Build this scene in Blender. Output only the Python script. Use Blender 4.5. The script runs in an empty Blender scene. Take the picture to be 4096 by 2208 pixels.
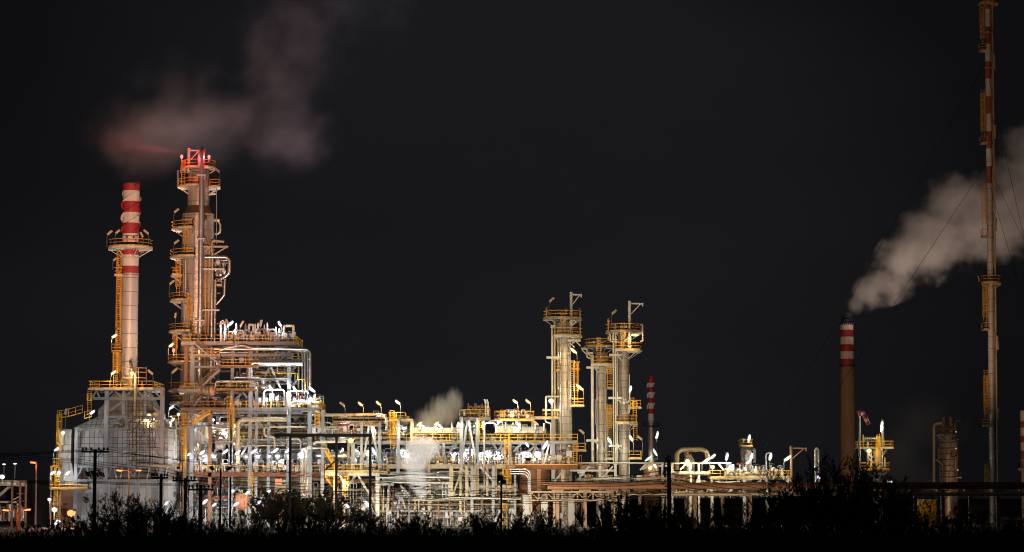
# night photograph of an oil refinery: lit process units, three slim columns, chimneys and a flare stack behind a dark hedge
VOL=True; HAZE=0; DENOISE=True
SKY0=(.0043,.0044,.0050); SKY1=(.0096,.0096,.0117)
# unseen spots without fixtures, added to wash stacks, columns and smoke: (px, distance, height, aim(px,py,Y), kW, colour, cone)
FILL_SPOTS=[
 (560,235,3.,(775,880,395),640,(1.,.45,.26),19),
 (380,240,3.,(519,1080,380),270,(1.,.67,.50),15),
 (420,300,3.,(480,1760,372),42,(.98,.99,1.),56),
 (690,310,3.,(775,1530,381),46,(1.,.34,.12),24),
 (1040,290,3.,(1080,1640,381),18,(.93,.97,1.),34),
 (1760,290,3.,(1800,1880,379),34,(1.,.89,.66),50),
 (2330,240,3.,(2390,1480,384),300,(1.,.74,.46),19),
 (3900,378,2.,(3950,640,430),66,(1.,.60,.38),66),
 (3250,760,3.,(3390,1560,1000),430,(1.,.64,.40),40),
 (2600,500,3.,(2604,1560,640),170,(1.,.76,.64),22),
 (3900,930,8.,(3800,930,1012),680,(1.,.74,.61),58),
 (470,392,25.,(560,520,410),190,(1.,.48,.38),60),
 (1150,386,30.,(1145,540,410),200,(1.,.50,.56),30),
 (1250,396,10.,(1200,100,410),190,(.85,.85,1.),60),
 (718,405,62.2,(600,592,405.5),24,(1.,.08,.16),17),
 (3720,470,4.,(3790,1830,520),6,(1.,.54,.24),50),
 (4060,480,4.,(4107,1750,540),26,(1.,.58,.40),50),
 (3000,330,4.,(2950,1890,402),18,(1.,.74,.52),50),
 (3560,440,8.,(3630,1740,480),13,(1.,.74,.52),70),
 (10,322,2.,(30,1995,338),.8,(1.,.38,.12),80),
]
# unseen low spots added behind the hedge to brighten the lower racks: (px, kW, colour)
LOW_FILLS=[(760,2.0,(1.,.84,.58)),(890,2.0,(1.,.95,.84)),(1010,1.7,(1.,.66,.42)),(1150,2.,(1.,.95,.82)),(1310,2.2,(1.,.80,.5)),(1450,3.2,(1.,.86,.66)),(1600,4.4,(.90,.93,1.)),(1740,3.6,(1.,.92,.74)),(1880,3.4,(1.,.90,.66)),(2020,3.4,(1.,.86,.62)),(2170,3.,(1.,.72,.60)),(2330,1.4,(1.,.80,.66)),(2500,.7,(1.,.70,.55)),(2700,.6,(1.,.72,.5)),(2900,.7,(1.,.80,.55)),(3080,.6,(1.,.76,.5))]
import bpy, bmesh, math, random
from mathutils import Vector as V, Matrix, noise as mnoise
from math import radians, pi, sin, cos, tan, atan2, sqrt
R = random.Random(11)
scene = bpy.context.scene
COL = scene.collection
# ------------------------------------------------------------------ camera model
F = 9700.0; TH = radians(5.2); CAMZ = 4.7
def W(px, py, Y):
    """world point at distance Y that appears at photo pixel (px, py) of the 4096x2208 photograph"""
    u = (px-2048)/F; v = (1104-py)/F
    t = Y/(cos(TH)-v*sin(TH))
    return V((t*u, Y, CAMZ+t*(sin(TH)+v*cos(TH))))
def WX(px, py, Y): return W(px, py, Y).x
def WZ(py, Y): return W(2048, py, Y).z
def S(Y): return Y/(F*cos(TH))
# ------------------------------------------------------------------ objects
ORG = {}
def tag(o, label=None, cat=None, group=None, kind=None):
    if label: o['label'] = label
    if cat: o['category'] = cat
    if group: o['group'] = group
    if kind: o['kind'] = kind
    return o
def thing(name, label, cat, loc, group=None):
    o = bpy.data.objects.new(name, None); COL.objects.link(o)
    o.empty_display_size = .3
    o.location = loc; ORG[o.name] = V(loc)
    return tag(o, label, cat, group)
class MB:
    def __init__(s): s.v=[]; s.f=[]; s.sm=[]; s.mi=[]; s.m=0
    def quad(s, a, b, c, d, smooth=False):
        n=len(s.v); s.v += [tuple(a),tuple(b),tuple(c),tuple(d)]; s.f.append((n,n+1,n+2,n+3)); s.sm.append(smooth); s.mi.append(s.m)
    def tri(s, a, b, c):
        n=len(s.v); s.v += [tuple(a),tuple(b),tuple(c)]; s.f.append((n,n+1,n+2)); s.sm.append(False); s.mi.append(s.m)
    def poly(s, vs, faces, smooth=False):
        n=len(s.v); s.v += [tuple(p) for p in vs]
        for f in faces: s.f.append(tuple(n+i for i in f)); s.sm.append(smooth); s.mi.append(s.m)
    def box(s, x0,x1,y0,y1,z0,z1):
        vs=[(x0,y0,z0),(x1,y0,z0),(x1,y1,z0),(x0,y1,z0),(x0,y0,z1),(x1,y0,z1),(x1,y1,z1),(x0,y1,z1)]
        s.poly(vs,[(0,3,2,1),(4,5,6,7),(0,1,5,4),(1,2,6,5),(2,3,7,6),(3,0,4,7)])
    def pbox(s, px0,px1,py0,py1,Y,dep):
        a=W(px0,py1,Y); b=W(px1,py0,Y); c=W((px0+px1)/2,(py0+py1)/2,Y)
        s.box(min(a.x,b.x),max(a.x,b.x),Y,Y+dep,min(a.z,b.z),max(a.z,b.z))
    def prism(s, front, back):
        n=len(front); fs=[tuple(range(n-1,-1,-1)), tuple(range(n,2*n))]
        for i in range(n): j=(i+1)%n; fs.append((i,j,n+j,n+i))
        s.poly(list(front)+list(back), fs)
    def bar(s, a, b, w=.07, h=None):
        a=V(a); b=V(b); h=h or w; d=(b-a)
        if d.length<1e-6: return
        d.normalize(); up=V((0,0,1)) if abs(d.z)<.95 else V((0,1,0))
        x=d.cross(up).normalized()*w/2; y=x.cross(d).normalized()*h/2
        vs=[a-x-y,a+x-y,a+x+y,a-x+y,b-x-y,b+x-y,b+x+y,b-x+y]
        s.poly(vs,[(0,3,2,1),(4,5,6,7),(0,1,5,4),(1,2,6,5),(2,3,7,6),(3,0,4,7)])
    def ibeam(s, a, b, w=.35, h=.4, t=.05):
        """I section: web and two flanges, h is the depth between flanges"""
        a=V(a); b=V(b); d=(b-a).normalized(); up=V((0,0,1)) if abs(d.z)<.95 else V((0,-1,0))
        x=d.cross(up).normalized(); y=x.cross(d).normalized()
        for k in (-1,1):
            o=y*(k*(h/2-t/2)); s._ob(a+o,b+o,x,y,w,t)
        s._ob(a,b,x,y,t,h-2*t-.004)
    def _ob(s,a,b,x,y,w,h):
        x=x*w/2; y=y*h/2
        vs=[a-x-y,a+x-y,a+x+y,a-x+y,b-x-y,b+x-y,b+x+y,b-x+y]
        s.poly(vs,[(0,3,2,1),(4,5,6,7),(0,1,5,4),(1,2,6,5),(2,3,7,6),(3,0,4,7)])
    def cyl(s, cx,cy,z0,z1,r0,r1=None,seg=24,caps=True):
        r1=r0 if r1 is None else r1
        A=[(cx+r0*cos(2*pi*i/seg),cy+r0*sin(2*pi*i/seg),z0) for i in range(seg)]
        B=[(cx+r1*cos(2*pi*i/seg),cy+r1*sin(2*pi*i/seg),z1) for i in range(seg)]
        s.poly(A+B,[(i,(i+1)%seg,seg+(i+1)%seg,seg+i) for i in range(seg)],True)
        if caps:
            s.poly(A,[tuple(range(seg-1,-1,-1))]); s.poly(B,[tuple(range(seg))])
    def lathe(s, cx,cy,prof,seg=28):
        """prof: list of (r,z); smooth side surface, capped at both ends"""
        n=len(prof); vs=[]
        for r,z in prof: vs += [(cx+r*cos(2*pi*i/seg),cy+r*sin(2*pi*i/seg),z) for i in range(seg)]
        fs=[]
        for k in range(n-1):
            for i in range(seg): j=(i+1)%seg; fs.append((k*seg+i,k*seg+j,(k+1)*seg+j,(k+1)*seg+i))
        s.poly(vs,fs,True)
        s.poly(vs[:seg],[tuple(range(seg-1,-1,-1))]); s.poly(vs[-seg:],[tuple(range(seg))])
    def tube(s, pts, r, seg=10, bend=None, caps=True):
        pts=[V(p) for p in pts]
        if bend and len(pts)>2: pts=rounded(pts,bend)
        rings=[]; d0=None; x=None
        n=len(pts)
        for i,p in enumerate(pts):
            d=(pts[min(i+1,n-1)]-pts[max(i-1,0)])
            if d.length<1e-9: d=V((0,0,1))
            d.normalize()
            if x is None:
                up=V((0,0,1)) if abs(d.z)<.9 else V((0,1,0)); x=d.cross(up).normalized()
            else:
                x=(x-d*x.dot(d)).normalized()
            y=d.cross(x)
            rr=r[i] if isinstance(r,(list,tuple)) else r
            rings.append([p+x*(rr*cos(2*pi*k/seg))+y*(rr*sin(2*pi*k/seg)) for k in range(seg)])
        vs=[q for g in rings for q in g]; fs=[]
        for i in range(n-1):
            for k in range(seg): j=(k+1)%seg; fs.append((i*seg+k,i*seg+j,(i+1)*seg+j,(i+1)*seg+k))
        s.poly(vs,fs,True)
        if caps:
            s.poly(rings[0],[tuple(range(seg-1,-1,-1))]); s.poly(rings[-1],[tuple(range(seg))])
    def ball(s, c, r, seg=10, rings=6, sc=(1,1,1)):
        c=V(c); vs=[]; fs=[]
        for i in range(rings+1):
            t=pi*i/rings
            for k in range(seg):
                vs.append((c.x+sc[0]*r*sin(t)*cos(2*pi*k/seg),c.y+sc[1]*r*sin(t)*sin(2*pi*k/seg),c.z+sc[2]*r*cos(t)))
        for i in range(rings):
            for k in range(seg): j=(k+1)%seg; fs.append((i*seg+k,(i+1)*seg+k,(i+1)*seg+j,i*seg+j))
        s.poly(vs,fs,True)
    def capsule(s, a, b, r, seg=10):
        a=V(a); b=V(b); d=(b-a).normalized()
        pts=[];rr=[]
        for k in range(5): t=pi/2*k/4; pts.append(a-d*r*cos(t)); rr.append(max(r*sin(t),r*.05))
        for k in range(5): t=pi/2*k/4; pts.append(b+d*r*sin(t)); rr.append(max(r*cos(t),r*.05))
        s.tube(pts,rr,seg)
    def ring(s, c, axis, R_, r, seg=14, sub=5):
        c=V(c); axis=V(axis).normalized(); up=V((0,0,1)) if abs(axis.z)<.9 else V((0,1,0))
        x=axis.cross(up).normalized(); y=axis.cross(x)
        vs=[];fs=[]
        for i in range(seg):
            a=2*pi*i/seg; dd=x*cos(a)+y*sin(a)
            for k in range(sub):
                b=2*pi*k/sub; vs.append(c+dd*(R_+r*cos(b))+axis*(r*sin(b)))
        for i in range(seg):
            for k in range(sub):
                j=(i+1)%seg; l=(k+1)%sub; fs.append((i*sub+k,j*sub+k,j*sub+l,i*sub+l))
        s.poly(vs,fs,True)
    # ---- plant details
    def rail(s, pts, h=1.1, w=.075, step=1.6, toe=True):
        pts=[V(p) for p in pts]; u=V((0,0,1))
        for a,b in zip(pts,pts[1:]):
            L=(b-a).length
            if L<.05: continue
            n=max(1,round(L/step))
            for i in range(n+1):
                p=a.lerp(b,i/n); s.bar(p,p+u*h,w)
            s.bar(a+u*h,b+u*h,w*1.05); s.bar(a+u*h*.52,b+u*h*.52,w*.85)
            if toe: s.bar(a+u*.08,b+u*.08,.025,.15)
    def ladder(s, x, y, z0, z1, cage=True, w=.5, face=-1, t=.06):
        for k in (-1,1): s.bar((x+k*w/2,y,z0),(x+k*w/2,y,z1),t)
        z=z0+.2
        while z<z1: s.bar((x-w/2,y,z),(x+w/2,y,z),t*.6); z+=.34
        if cage:
            rr=.42; z=z0+2.2; pr=None
            an=[pi*(i/6) for i in range(7)]
            pp=[(x+rr*cos(a),y+face*rr*1.5*sin(a)) for a in an]
            zs=[]
            while z<=z1: zs.append(z); z+=1.1
            if zs:
                for z in zs:
                    for p,q in zip(pp,pp[1:]): s.bar((p[0],p[1],z),(q[0],q[1],z),.05,.06)
                for p in pp: s.bar((p[0],p[1],zs[0]),(p[0],p[1],zs[-1]),.045)
    def stair(s, a, b, w=.9, yoff=0):
        """stair flight running from low point a to high point b, width w along y"""
        a=V(a); b=V(b)
        for k in (0,1):
            o=V((0,k*w,0)); s.bar(a+o,b+o,.08,.28)
        n=max(3,int((b.z-a.z)/.22))
        for i in range(n):
            p=a.lerp(b,(i+.5)/n); s.box(p.x-.14,p.x+.14,p.y+.05,p.y+w-.05,p.z-.02,p.z+.02)
    def build(s, name, mats, parent=None, label=None, cat=None, group=None, kind=None):
        if not isinstance(mats,(list,tuple)): mats=[mats]
        if parent is None:
            xs=[p[0] for p in s.v]; ys=[p[1] for p in s.v]; zs=[p[2] for p in s.v]
            org=V(((min(xs)+max(xs))/2,(min(ys)+max(ys))/2,min(zs)))
        else: org=ORG[parent.name]
        me=bpy.data.meshes.new(name)
        me.from_pydata([(p[0]-org.x,p[1]-org.y,p[2]-org.z) for p in s.v],[],s.f)
        me.polygons.foreach_set('use_smooth',s.sm)
        if len(mats)>1: me.polygons.foreach_set('material_index',s.mi)
        for m in mats: me.materials.append(m)
        me.update()
        o=bpy.data.objects.new(name,me); COL.objects.link(o)
        if parent is None: o.location=org
        else: o.parent=parent
        ORG[o.name]=org
        return tag(o,label,cat,group,kind)
def rounded(pts, rad, n=5):
    out=[pts[0]]
    for i in range(1,len(pts)-1):
        p=pts[i]; a=(pts[i-1]-p); b=(pts[i+1]-p)
        la,lb=a.length,b.length; r=min(rad,la*.48,lb*.48)
        if r<1e-4: out.append(p); continue
        p0=p+a.normalized()*r; p1=p+b.normalized()*r
        for k in range(n+1):
            t=k/n; out.append(p0*(1-t)**2+p*2*t*(1-t)+p1*t*t)
    out.append(pts[-1]); return out
# ------------------------------------------------------------------ materials
M={}
def nodes(name):
    m=bpy.data.materials.new(name); m.use_nodes=True; nt=m.node_tree
    return m,nt,nt.nodes,nt.links,nt.nodes['Principled BSDF']
def surf(name, col, rough=.5, metal=0., var=.25, vs=.6, rust=0., rustcol=(.16,.06,.025), streak=True, grid=None, rings=None, bump=.0, gridcol=.25):
    m,nt,N,L,b=nodes(name)
    tc=N.new('ShaderNodeTexCoord')
    mp=N.new('ShaderNodeMapping'); mp.inputs['Scale'].default_value=(1,1,.18 if streak else 1); L.new(tc.outputs['Object'],mp.inputs[0])
    n1=N.new('ShaderNodeTexNoise'); n1.inputs['Scale'].default_value=vs; n1.inputs['Detail'].default_value=6; n1.inputs['Roughness'].default_value=.65
    L.new(mp.outputs[0],n1.inputs['Vector'])
    mr=N.new('ShaderNodeMapRange'); mr.inputs[1].default_value=.3; mr.inputs[2].default_value=.7; mr.inputs[3].default_value=1-var; mr.inputs[4].default_value=1.0
    L.new(n1.outputs['Fac'],mr.inputs[0])
    mul=N.new('ShaderNodeMix'); mul.data_type='RGBA'; mul.blend_type='MULTIPLY'; mul.inputs[0].default_value=1
    mul.inputs[6].default_value=(*col,1); L.new(mr.outputs[0],mul.inputs[7])
    out=mul.outputs[2]
    if rust>0:
        n2=N.new('ShaderNodeTexNoise'); n2.inputs['Scale'].default_value=vs*1.7; n2.inputs['Detail'].default_value=8; n2.inputs['Roughness'].default_value=.7
        L.new(mp.outputs[0],n2.inputs['Vector'])
        r2=N.new('ShaderNodeMapRange'); r2.inputs[1].default_value=.62-rust*.3; r2.inputs[2].default_value=.72-rust*.25; r2.clamp=True
        L.new(n2.outputs['Fac'],r2.inputs[0])
        mx=N.new('ShaderNodeMix'); mx.data_type='RGBA'; L.new(r2.outputs[0],mx.inputs[0]); L.new(out,mx.inputs[6]); mx.inputs[7].default_value=(*rustcol,1)
        out=mx.outputs[2]
    if grid or rings:
        sx=N.new('ShaderNodeSeparateXYZ'); L.new(tc.outputs['Object'],sx.inputs[0])
        def line(src,per,w):
            d=N.new('ShaderNodeMath'); d.operation='DIVIDE'; L.new(src,d.inputs[0]); d.inputs[1].default_value=per
            fr=N.new('ShaderNodeMath'); fr.operation='FRACT'; L.new(d.outputs[0],fr.inputs[0])
            lt=N.new('ShaderNodeMath'); lt.operation='LESS_THAN'; L.new(fr.outputs[0],lt.inputs[0]); lt.inputs[1].default_value=w/per
            return lt.outputs[0]
        if grid:
            l1=line(sx.outputs[0],grid[0],grid[2]); l2=line(sx.outputs[2],grid[1],grid[2])
            def cell(src,per):
                d=N.new('ShaderNodeMath'); d.operation='DIVIDE'; L.new(src,d.inputs[0]); d.inputs[1].default_value=per
                f=N.new('ShaderNodeMath'); f.operation='FLOOR'; L.new(d.outputs[0],f.inputs[0]); return f.outputs[0]
            cb=N.new('ShaderNodeCombineXYZ'); L.new(cell(sx.outputs[0],grid[0]),cb.inputs[0]); L.new(cell(sx.outputs[2],grid[1]),cb.inputs[1])
            wn=N.new('ShaderNodeTexWhiteNoise'); wn.noise_dimensions='3D'; L.new(cb.outputs[0],wn.inputs['Vector'])
            wr=N.new('ShaderNodeMapRange'); wr.inputs[3].default_value=.72; wr.inputs[4].default_value=1.05; L.new(wn.outputs['Value'],wr.inputs[0])
            mv=N.new('ShaderNodeMix'); mv.data_type='RGBA'; mv.blend_type='MULTIPLY'; mv.inputs[0].default_value=1; L.new(out,mv.inputs[6]); L.new(wr.outputs[0],mv.inputs[7]); out=mv.outputs[2]
        else:
            l2=line(sx.outputs[2],rings[0],rings[1])
            at=N.new('ShaderNodeMath'); at.operation='ARCTAN2'; L.new(sx.outputs[1],at.inputs[0]); L.new(sx.outputs[0],at.inputs[1])
            l1=line(at.outputs[0],rings[2],rings[3])
        mxx=N.new('ShaderNodeMath'); mxx.operation='MAXIMUM'; L.new(l1,mxx.inputs[0]); L.new(l2,mxx.inputs[1])
        mg=N.new('ShaderNodeMix'); mg.data_type='RGBA'; mg.blend_type='MULTIPLY'
        L.new(mxx.outputs[0],mg.inputs[0]); L.new(out,mg.inputs[6]); mg.inputs[7].default_value=(gridcol,gridcol,gridcol,1)
        out=mg.outputs[2]
    L.new(out,b.inputs['Base Color'])
    b.inputs['Metallic'].default_value=metal
    rr=N.new('ShaderNodeMapRange'); rr.inputs[3].default_value=rough*.8; rr.inputs[4].default_value=min(1,rough*1.3); L.new(n1.outputs['Fac'],rr.inputs[0]); L.new(rr.outputs[0],b.inputs['Roughness'])
    if bump:
        bp=N.new('ShaderNodeBump'); bp.inputs['Strength'].default_value=bump; bp.inputs['Distance'].default_value=.1
        n3=N.new('ShaderNodeTexNoise'); n3.inputs['Scale'].default_value=1.3; n3.inputs['Detail'].default_value=3; L.new(tc.outputs['Object'],n3.inputs['Vector'])
        L.new(n3.outputs['Fac'],bp.inputs['Height']); L.new(bp.outputs[0],b.inputs['Normal'])
    M[name]=m; return m
surf('clad',(.58,.50,.42),.40,.45,.42,.9,.25,(.20,.12,.07),rings=(2.4,.07,pi/3,.02),bump=.5)
surf('clad_dull',(.50,.46,.41),.5,.35,.4,.8,.2,(.22,.12,.06),rings=(1.15,.06,pi/4,.02),bump=.3)
surf('clad_pipe',(.63,.60,.57),.33,.8,.3,.8,.06,bump=.35)
surf('silver',(.66,.66,.67),.32,.8,.25,.7,bump=.3)
surf('galv',(.30,.31,.32),.5,.25,.35,.8,.15,(.2,.09,.04))
surf('steel_grey',(.30,.31,.32),.55,.1,.3,.7,.12,(.19,.09,.05))
surf('white_paint',(.60,.60,.59),.5,0,.25,.6,.06)
surf('pale_insul',(.54,.52,.44),.6,.1,.25,.6,.05)
surf('tan',(.44,.35,.22),.5,.2,.3,.6,.2)
surf('yellow',(.78,.38,.01),.5,0,.3,1.2,.05)
surf('red_paint',(.38,.025,.035),.6,0,.45,.5,.12,(.16,.03,.03))
surf('white_band',(.66,.60,.53),.6,0,.35,.5,.15,(.4,.3,.22))
surf('stack_grey',(.58,.53,.48),.5,.3,.3,.4,.1,(.3,.2,.13),rings=(2.2,.09,pi/2,.015))
surf('red_faded',(.30,.07,.045),.6,0,.25,.6,0)
surf('rust',(.23,.095,.05),.8,0,.5,1.2,.2,(.1,.04,.02),streak=False)
surf('rust_light',(.34,.17,.085),.7,0,.4,.8,.2)
surf('concrete',(.33,.235,.15),.85,0,.5,.12,.35,(.2,.13,.08))
surf('dark',(.03,.03,.03),.6,.1,.3,1)
surf('cone_dark',(.10,.055,.03),.7,.1,.4,1)
surf('backlit_steel',(.02,.015,.013),.7,0,.3,1)  # near-black base colour stands in for the gantry's unlit, backlit side
surf('timber',(.012,.010,.010),.9,0,.3,2)
surf('panel',(.46,.46,.46),.5,.15,.28,.45,.16,(.24,.2,.16),grid=(.72,.98,.075),gridcol=.16)
surf('panel_lower',(.42,.42,.42),.55,.1,.3,.4,.14,(.24,.2,.16),grid=(.9,2.0,.06),gridcol=.3)
surf('panel_dark',(.24,.21,.18),.6,.1,.4,.5,.3,(.15,.1,.06),grid=(1.25,9,.07),gridcol=.4)
surf('orange_tank',(.62,.24,.11),.55,0,.25,.5,.05)
surf('grating',(.30,.28,.26),.7,.2,.3,1.,.1)
surf('fence_red',(.42,.03,.03),.5,0,.2,1.)
surf('pole_grey',(.13,.125,.115),.6,.1,.3,1.)
surf('wire',(.008,.008,.008),.7)
surf('ground',(.03,.028,.024),.95,0,.5,.08,streak=False)
surf('gravel',(.16,.15,.14),.95,0,.4,.3,streak=False)
surf('fabric_white',(.75,.7,.68),.8,0,.1,1.); surf('fabric_red',(.55,.05,.07),.8,0,.1,1.)
def leafmat(name,col):
    m,nt,N,L,b=nodes(name)
    oi=N.new('ShaderNodeTexCoord'); nz=N.new('ShaderNodeTexNoise'); nz.inputs['Scale'].default_value=1.5; L.new(oi.outputs['Object'],nz.inputs['Vector'])
    cr=N.new('ShaderNodeMix'); cr.data_type='RGBA'; L.new(nz.outputs['Fac'],cr.inputs[0])
    cr.inputs[6].default_value=(*[c*.5 for c in col],1); cr.inputs[7].default_value=(*[c*1.5 for c in col],1)
    tr=N.new('ShaderNodeBsdfTranslucent'); L.new(cr.outputs[2],tr.inputs[0]); ms=N.new('ShaderNodeMixShader'); ms.inputs[0].default_value=.45
    L.new(b.outputs[0],ms.inputs[1]); L.new(tr.outputs[0],ms.inputs[2]); L.new(ms.outputs[0],N['Material Output'].inputs[0])
    L.new(cr.outputs[2],b.inputs['Base Color']); b.inputs['Roughness'].default_value=.7
    b.inputs['Specular IOR Level'].default_value=.25
    M[name]=m
leafmat('leaf',(.045,.05,.03)); leafmat('leaf_olive',(.06,.055,.028)); leafmat('stem',(.035,.028,.02))
def emis(name,col,st):
    m=bpy.data.materials.new(name); m.use_nodes=True; nt=m.node_tree; nt.nodes.clear()
    o=nt.nodes.new('ShaderNodeOutputMaterial'); e=nt.nodes.new('ShaderNodeEmission'); e.inputs[0].default_value=(*col,1); e.inputs[1].default_value=st
    nt.links.new(e.outputs[0],o.inputs[0]); M[name]=m
    m.cycles.emission_sampling='NONE'
# glow colour (on the lamp itself), light colour, light power
KIND={'cool':((.90,.92,1.),(.84,.89,1.),1.),'white':((1.,.99,.92),(1.,.97,.85),1.),'warm':((1.,.82,.42),(1.,.68,.30),1.),
      'sodium':((1.,.74,.34),(1.,.52,.16),1.),'green':((.97,1.,.72),(.96,.96,.74),1.),'yellow':((1.,.95,.32),(1.,.82,.25),1.),
      'orange':((1.,.35,.12),(1.,.25,.06),1.),'violet':((.75,.6,1.),(.8,.75,1.),1.),'red':((1.,.30,.22),(1.,.05,.08),1.),'dim':((.72,.70,.9),(.8,.8,1.),1.),'lime':((.65,.75,.05),(.7,.8,.1),1.)}
for k,(g,l,p) in KIND.items(): emis('glow_'+k,g,{'lime':.55,'dim':.5,'orange':2.,'red':1.6,'violet':1.6,'warm':1.5,'sodium':1.4,'green':1.5,'yellow':1.5}.get(k,1.5))
# ------------------------------------------------------------------ building blocks
def pipe(label, pts, rpx, mat='clad_pipe', bend=None, name='pipe', cat='pipe', group=None, fl=None, seg=10):
    """one pipe run through photo points (px,py,Y); fl = spacing of flange rings in metres"""
    P=[W(*p) for p in pts]; r=rpx*S(pts[0][2])
    m=MB(); m.tube(P,r,seg,bend if bend is not None else r*3)
    if fl:
        for a,b in zip(P,P[1:]):
            d=(b-a); L=d.length; n=int(L/fl)
            if n<1: continue
            for i in range(1,n+1):
                c=a.lerp(b,i/(n+1)); d1=d.normalized(); m.tube([c-d1*.06,c+d1*.06],r*1.18,seg)
    return m.build(name,M[mat],None,label,cat,group)
def ring_plat(root, cx,cy,z,rin,rout,a0,a1,railing=True,h=1.1,mats=('pale_insul','yellow'),seg=None,brk=True,th=.22,brin=None):
    n=seg or max(4,int((a1-a0)/18)); m=MB()
    A=[radians(a0+(a1-a0)*i/n) for i in range(n+1)]
    o=[V((cx+rout*cos(a),cy+rout*sin(a),z)) for a in A]; i_=[V((cx+rin*cos(a),cy+rin*sin(a),z)) for a in A]
    dz=V((0,0,-th))
    for k in range(n):
        m.quad(i_[k],o[k],o[k+1],i_[k+1]); m.quad(i_[k]+dz,i_[k+1]+dz,o[k+1]+dz,o[k]+dz); m.quad(o[k]+dz,o[k+1]+dz,o[k+1],o[k])
    if a1-a0<359:
        m.quad(i_[0]+dz,o[0]+dz,o[0],i_[0]); m.quad(i_[n],o[n],o[n]+dz,i_[n]+dz)
    if brk:
        rin=brin or rin; nb=max(2,int((a1-a0)/52))
        for k in range(nb+1):
            a=radians(a0+4+(a1-a0-8)*k/nb); c=V((cos(a),sin(a),0)); b=V((cx,cy,z-th-.09))
            m.bar(b+c*rin,b+c*(rout-.05),.09,.14); m.bar(b+c*(rin+.02)-V((0,0,min(1.1,(rout-rin)*.6))),b+c*(rin+(rout-rin)*.8)-V((0,0,.08)),.07,.09)
    p=m.build('platform',M[mats[0]],root)
    if railing:
        q=MB(); pts=[V((cx+(rout-.06)*cos(a),cy+(rout-.06)*sin(a),z)) for a in A]
        if a1-a0<359: pts=[i_[0]+(o[0]-i_[0])*.15]+pts+[i_[n]+(o[n]-i_[n])*.15]
        q.rail(pts,h); q.build('railing',M[mats[1]],p)
    return p
def rect_plat(root, x0,x1,y0,y1,z,sides='FLR',h=1.1,mats=('galv','yellow'),th=.2,name='platform',step=1.6):
    m=MB(); m.box(x0,x1,y0,y1,z-th,z)
    p=m.build(name,M[mats[0]],root)
    q=MB(); e=.06; A=(x0+e,y0+e,z);B=(x1-e,y0+e,z);Cc=(x1-e,y1-e,z);D=(x0+e,y1-e,z)
    for s_,(a,b) in {'F':(A,B),'R':(B,Cc),'B':(Cc,D),'L':(D,A)}.items():
        if s_ in sides: q.rail([a,b],h,step=step)
    if q.v: q.build('railing',M[mats[1]],p)
    return p
def pplat(root, px0,px1,py,Y,dep,sides='FLR',**k):
    return rect_plat(root,WX(px0,py,Y),WX(px1,py,Y),Y,Y+dep,WZ(py,Y),sides,**k)
def pladder(root, px,py0,py1,Y,cage=True,mat='yellow',w=.55,name='ladder'):
    m=MB(); c=W(px,(py0+py1)/2,Y); m.ladder(c.x,Y,WZ(py1,Y),WZ(py0,Y),cage,w); return m.build(name,M[mat],root)
def davit(root, px,py_base,py_top,arm_px,Y,mat='white_paint',r=.17,name='davit_crane'):
    m=MB(); b=W(px,py_base,Y); t=V((b.x,Y,WZ(py_top,Y))); m.tube([b,t],r,8)
    k=S(Y); ax=b.x+(arm_px-px)*k; z1=t.z-.4; m.bar((b.x,Y,z1),(ax,Y,z1-.05),.18,.22); m.bar((b.x,Y,z1-1.9),(b.x+(ax-b.x)*.82,Y,z1-.12),.12,.14); m.bar((ax,Y,z1+.1),(ax,Y,z1-.45),.2,.2)
    return m.build(name,M[mat],root)
# ------------------------------------------------------------------ lamps
PROTO={}
def lamp_meshes(kind,tilt,pole,size):
    key=(kind,tilt,pole,size)
    if key in PROTO: return PROTO[key]
    off=kind=='off'; d=[]
    a={'R':radians(40),'L':radians(140),'V':radians(80),'H':0,'B':0,'r':radians(62),'l':radians(118)}[tilt]
    L=.92*size; rr=.185*size**.5
    if tilt=='B': L=.56*size; rr=.24*size
    if tilt=='H': L=1.0*size; rr=.16*size
    dv=V((cos(a),0,sin(a))); c=V((0,0,pole)); A=c-dv*L/2; B=c+dv*L/2
    if pole>0:
        m=MB(); low=A if tilt in 'RLVrl' else c-V((0,0,rr)); x=low.x-(0.12 if tilt in 'Rr' else -.12 if tilt in 'Ll' else 0)
        m.tube([(x,.05,0),(x,.05,low.z-.3),(low.x,.05,low.z)],.045,6,bend=.3); d.append(('pole',m,'pole_grey'))
    nrm=V((-dv.z,0,dv.x)); nrm=nrm if nrm.z>0 else -nrm
    m=MB(); o=nrm*(rr*.75)+V((0,.08,0))
    m._ob(A+o,B+o,V((0,1,0)),nrm,rr*1.7,rr*.7 if not off else rr*1.1)
    d.append(('housing',m,'pole_grey' if not off else 'tan'))
    m=MB()
    if off: m.capsule(A-nrm*.02,B-nrm*.02,rr*.45,8)
    else:
        n=9; pts=[A.lerp(B,.5-.5*cos(pi*i/(n-1))) for i in range(n)]; rw=rr*1.12
        m.tube(pts,[max(.01,rw*max(.0,1-(2*((p-A).length/max(1e-6,(B-A).length))-1)**2)**.5) for p in pts],12,caps=False)
    d.append(('diffuser',m,'tan' if off else 'glow_'+kind))
    PROTO[key]=[]
    for nm,m,mt in d:
        me=bpy.data.meshes.new(nm); me.from_pydata(m.v,[],m.f); me.polygons.foreach_set('use_smooth',m.sm); me.materials.append(M[mt]); PROTO[key].append((nm,me))
    return PROTO[key]
LIGHTS={}
GROUPL='lamps on the plant platforms and decks'
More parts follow.
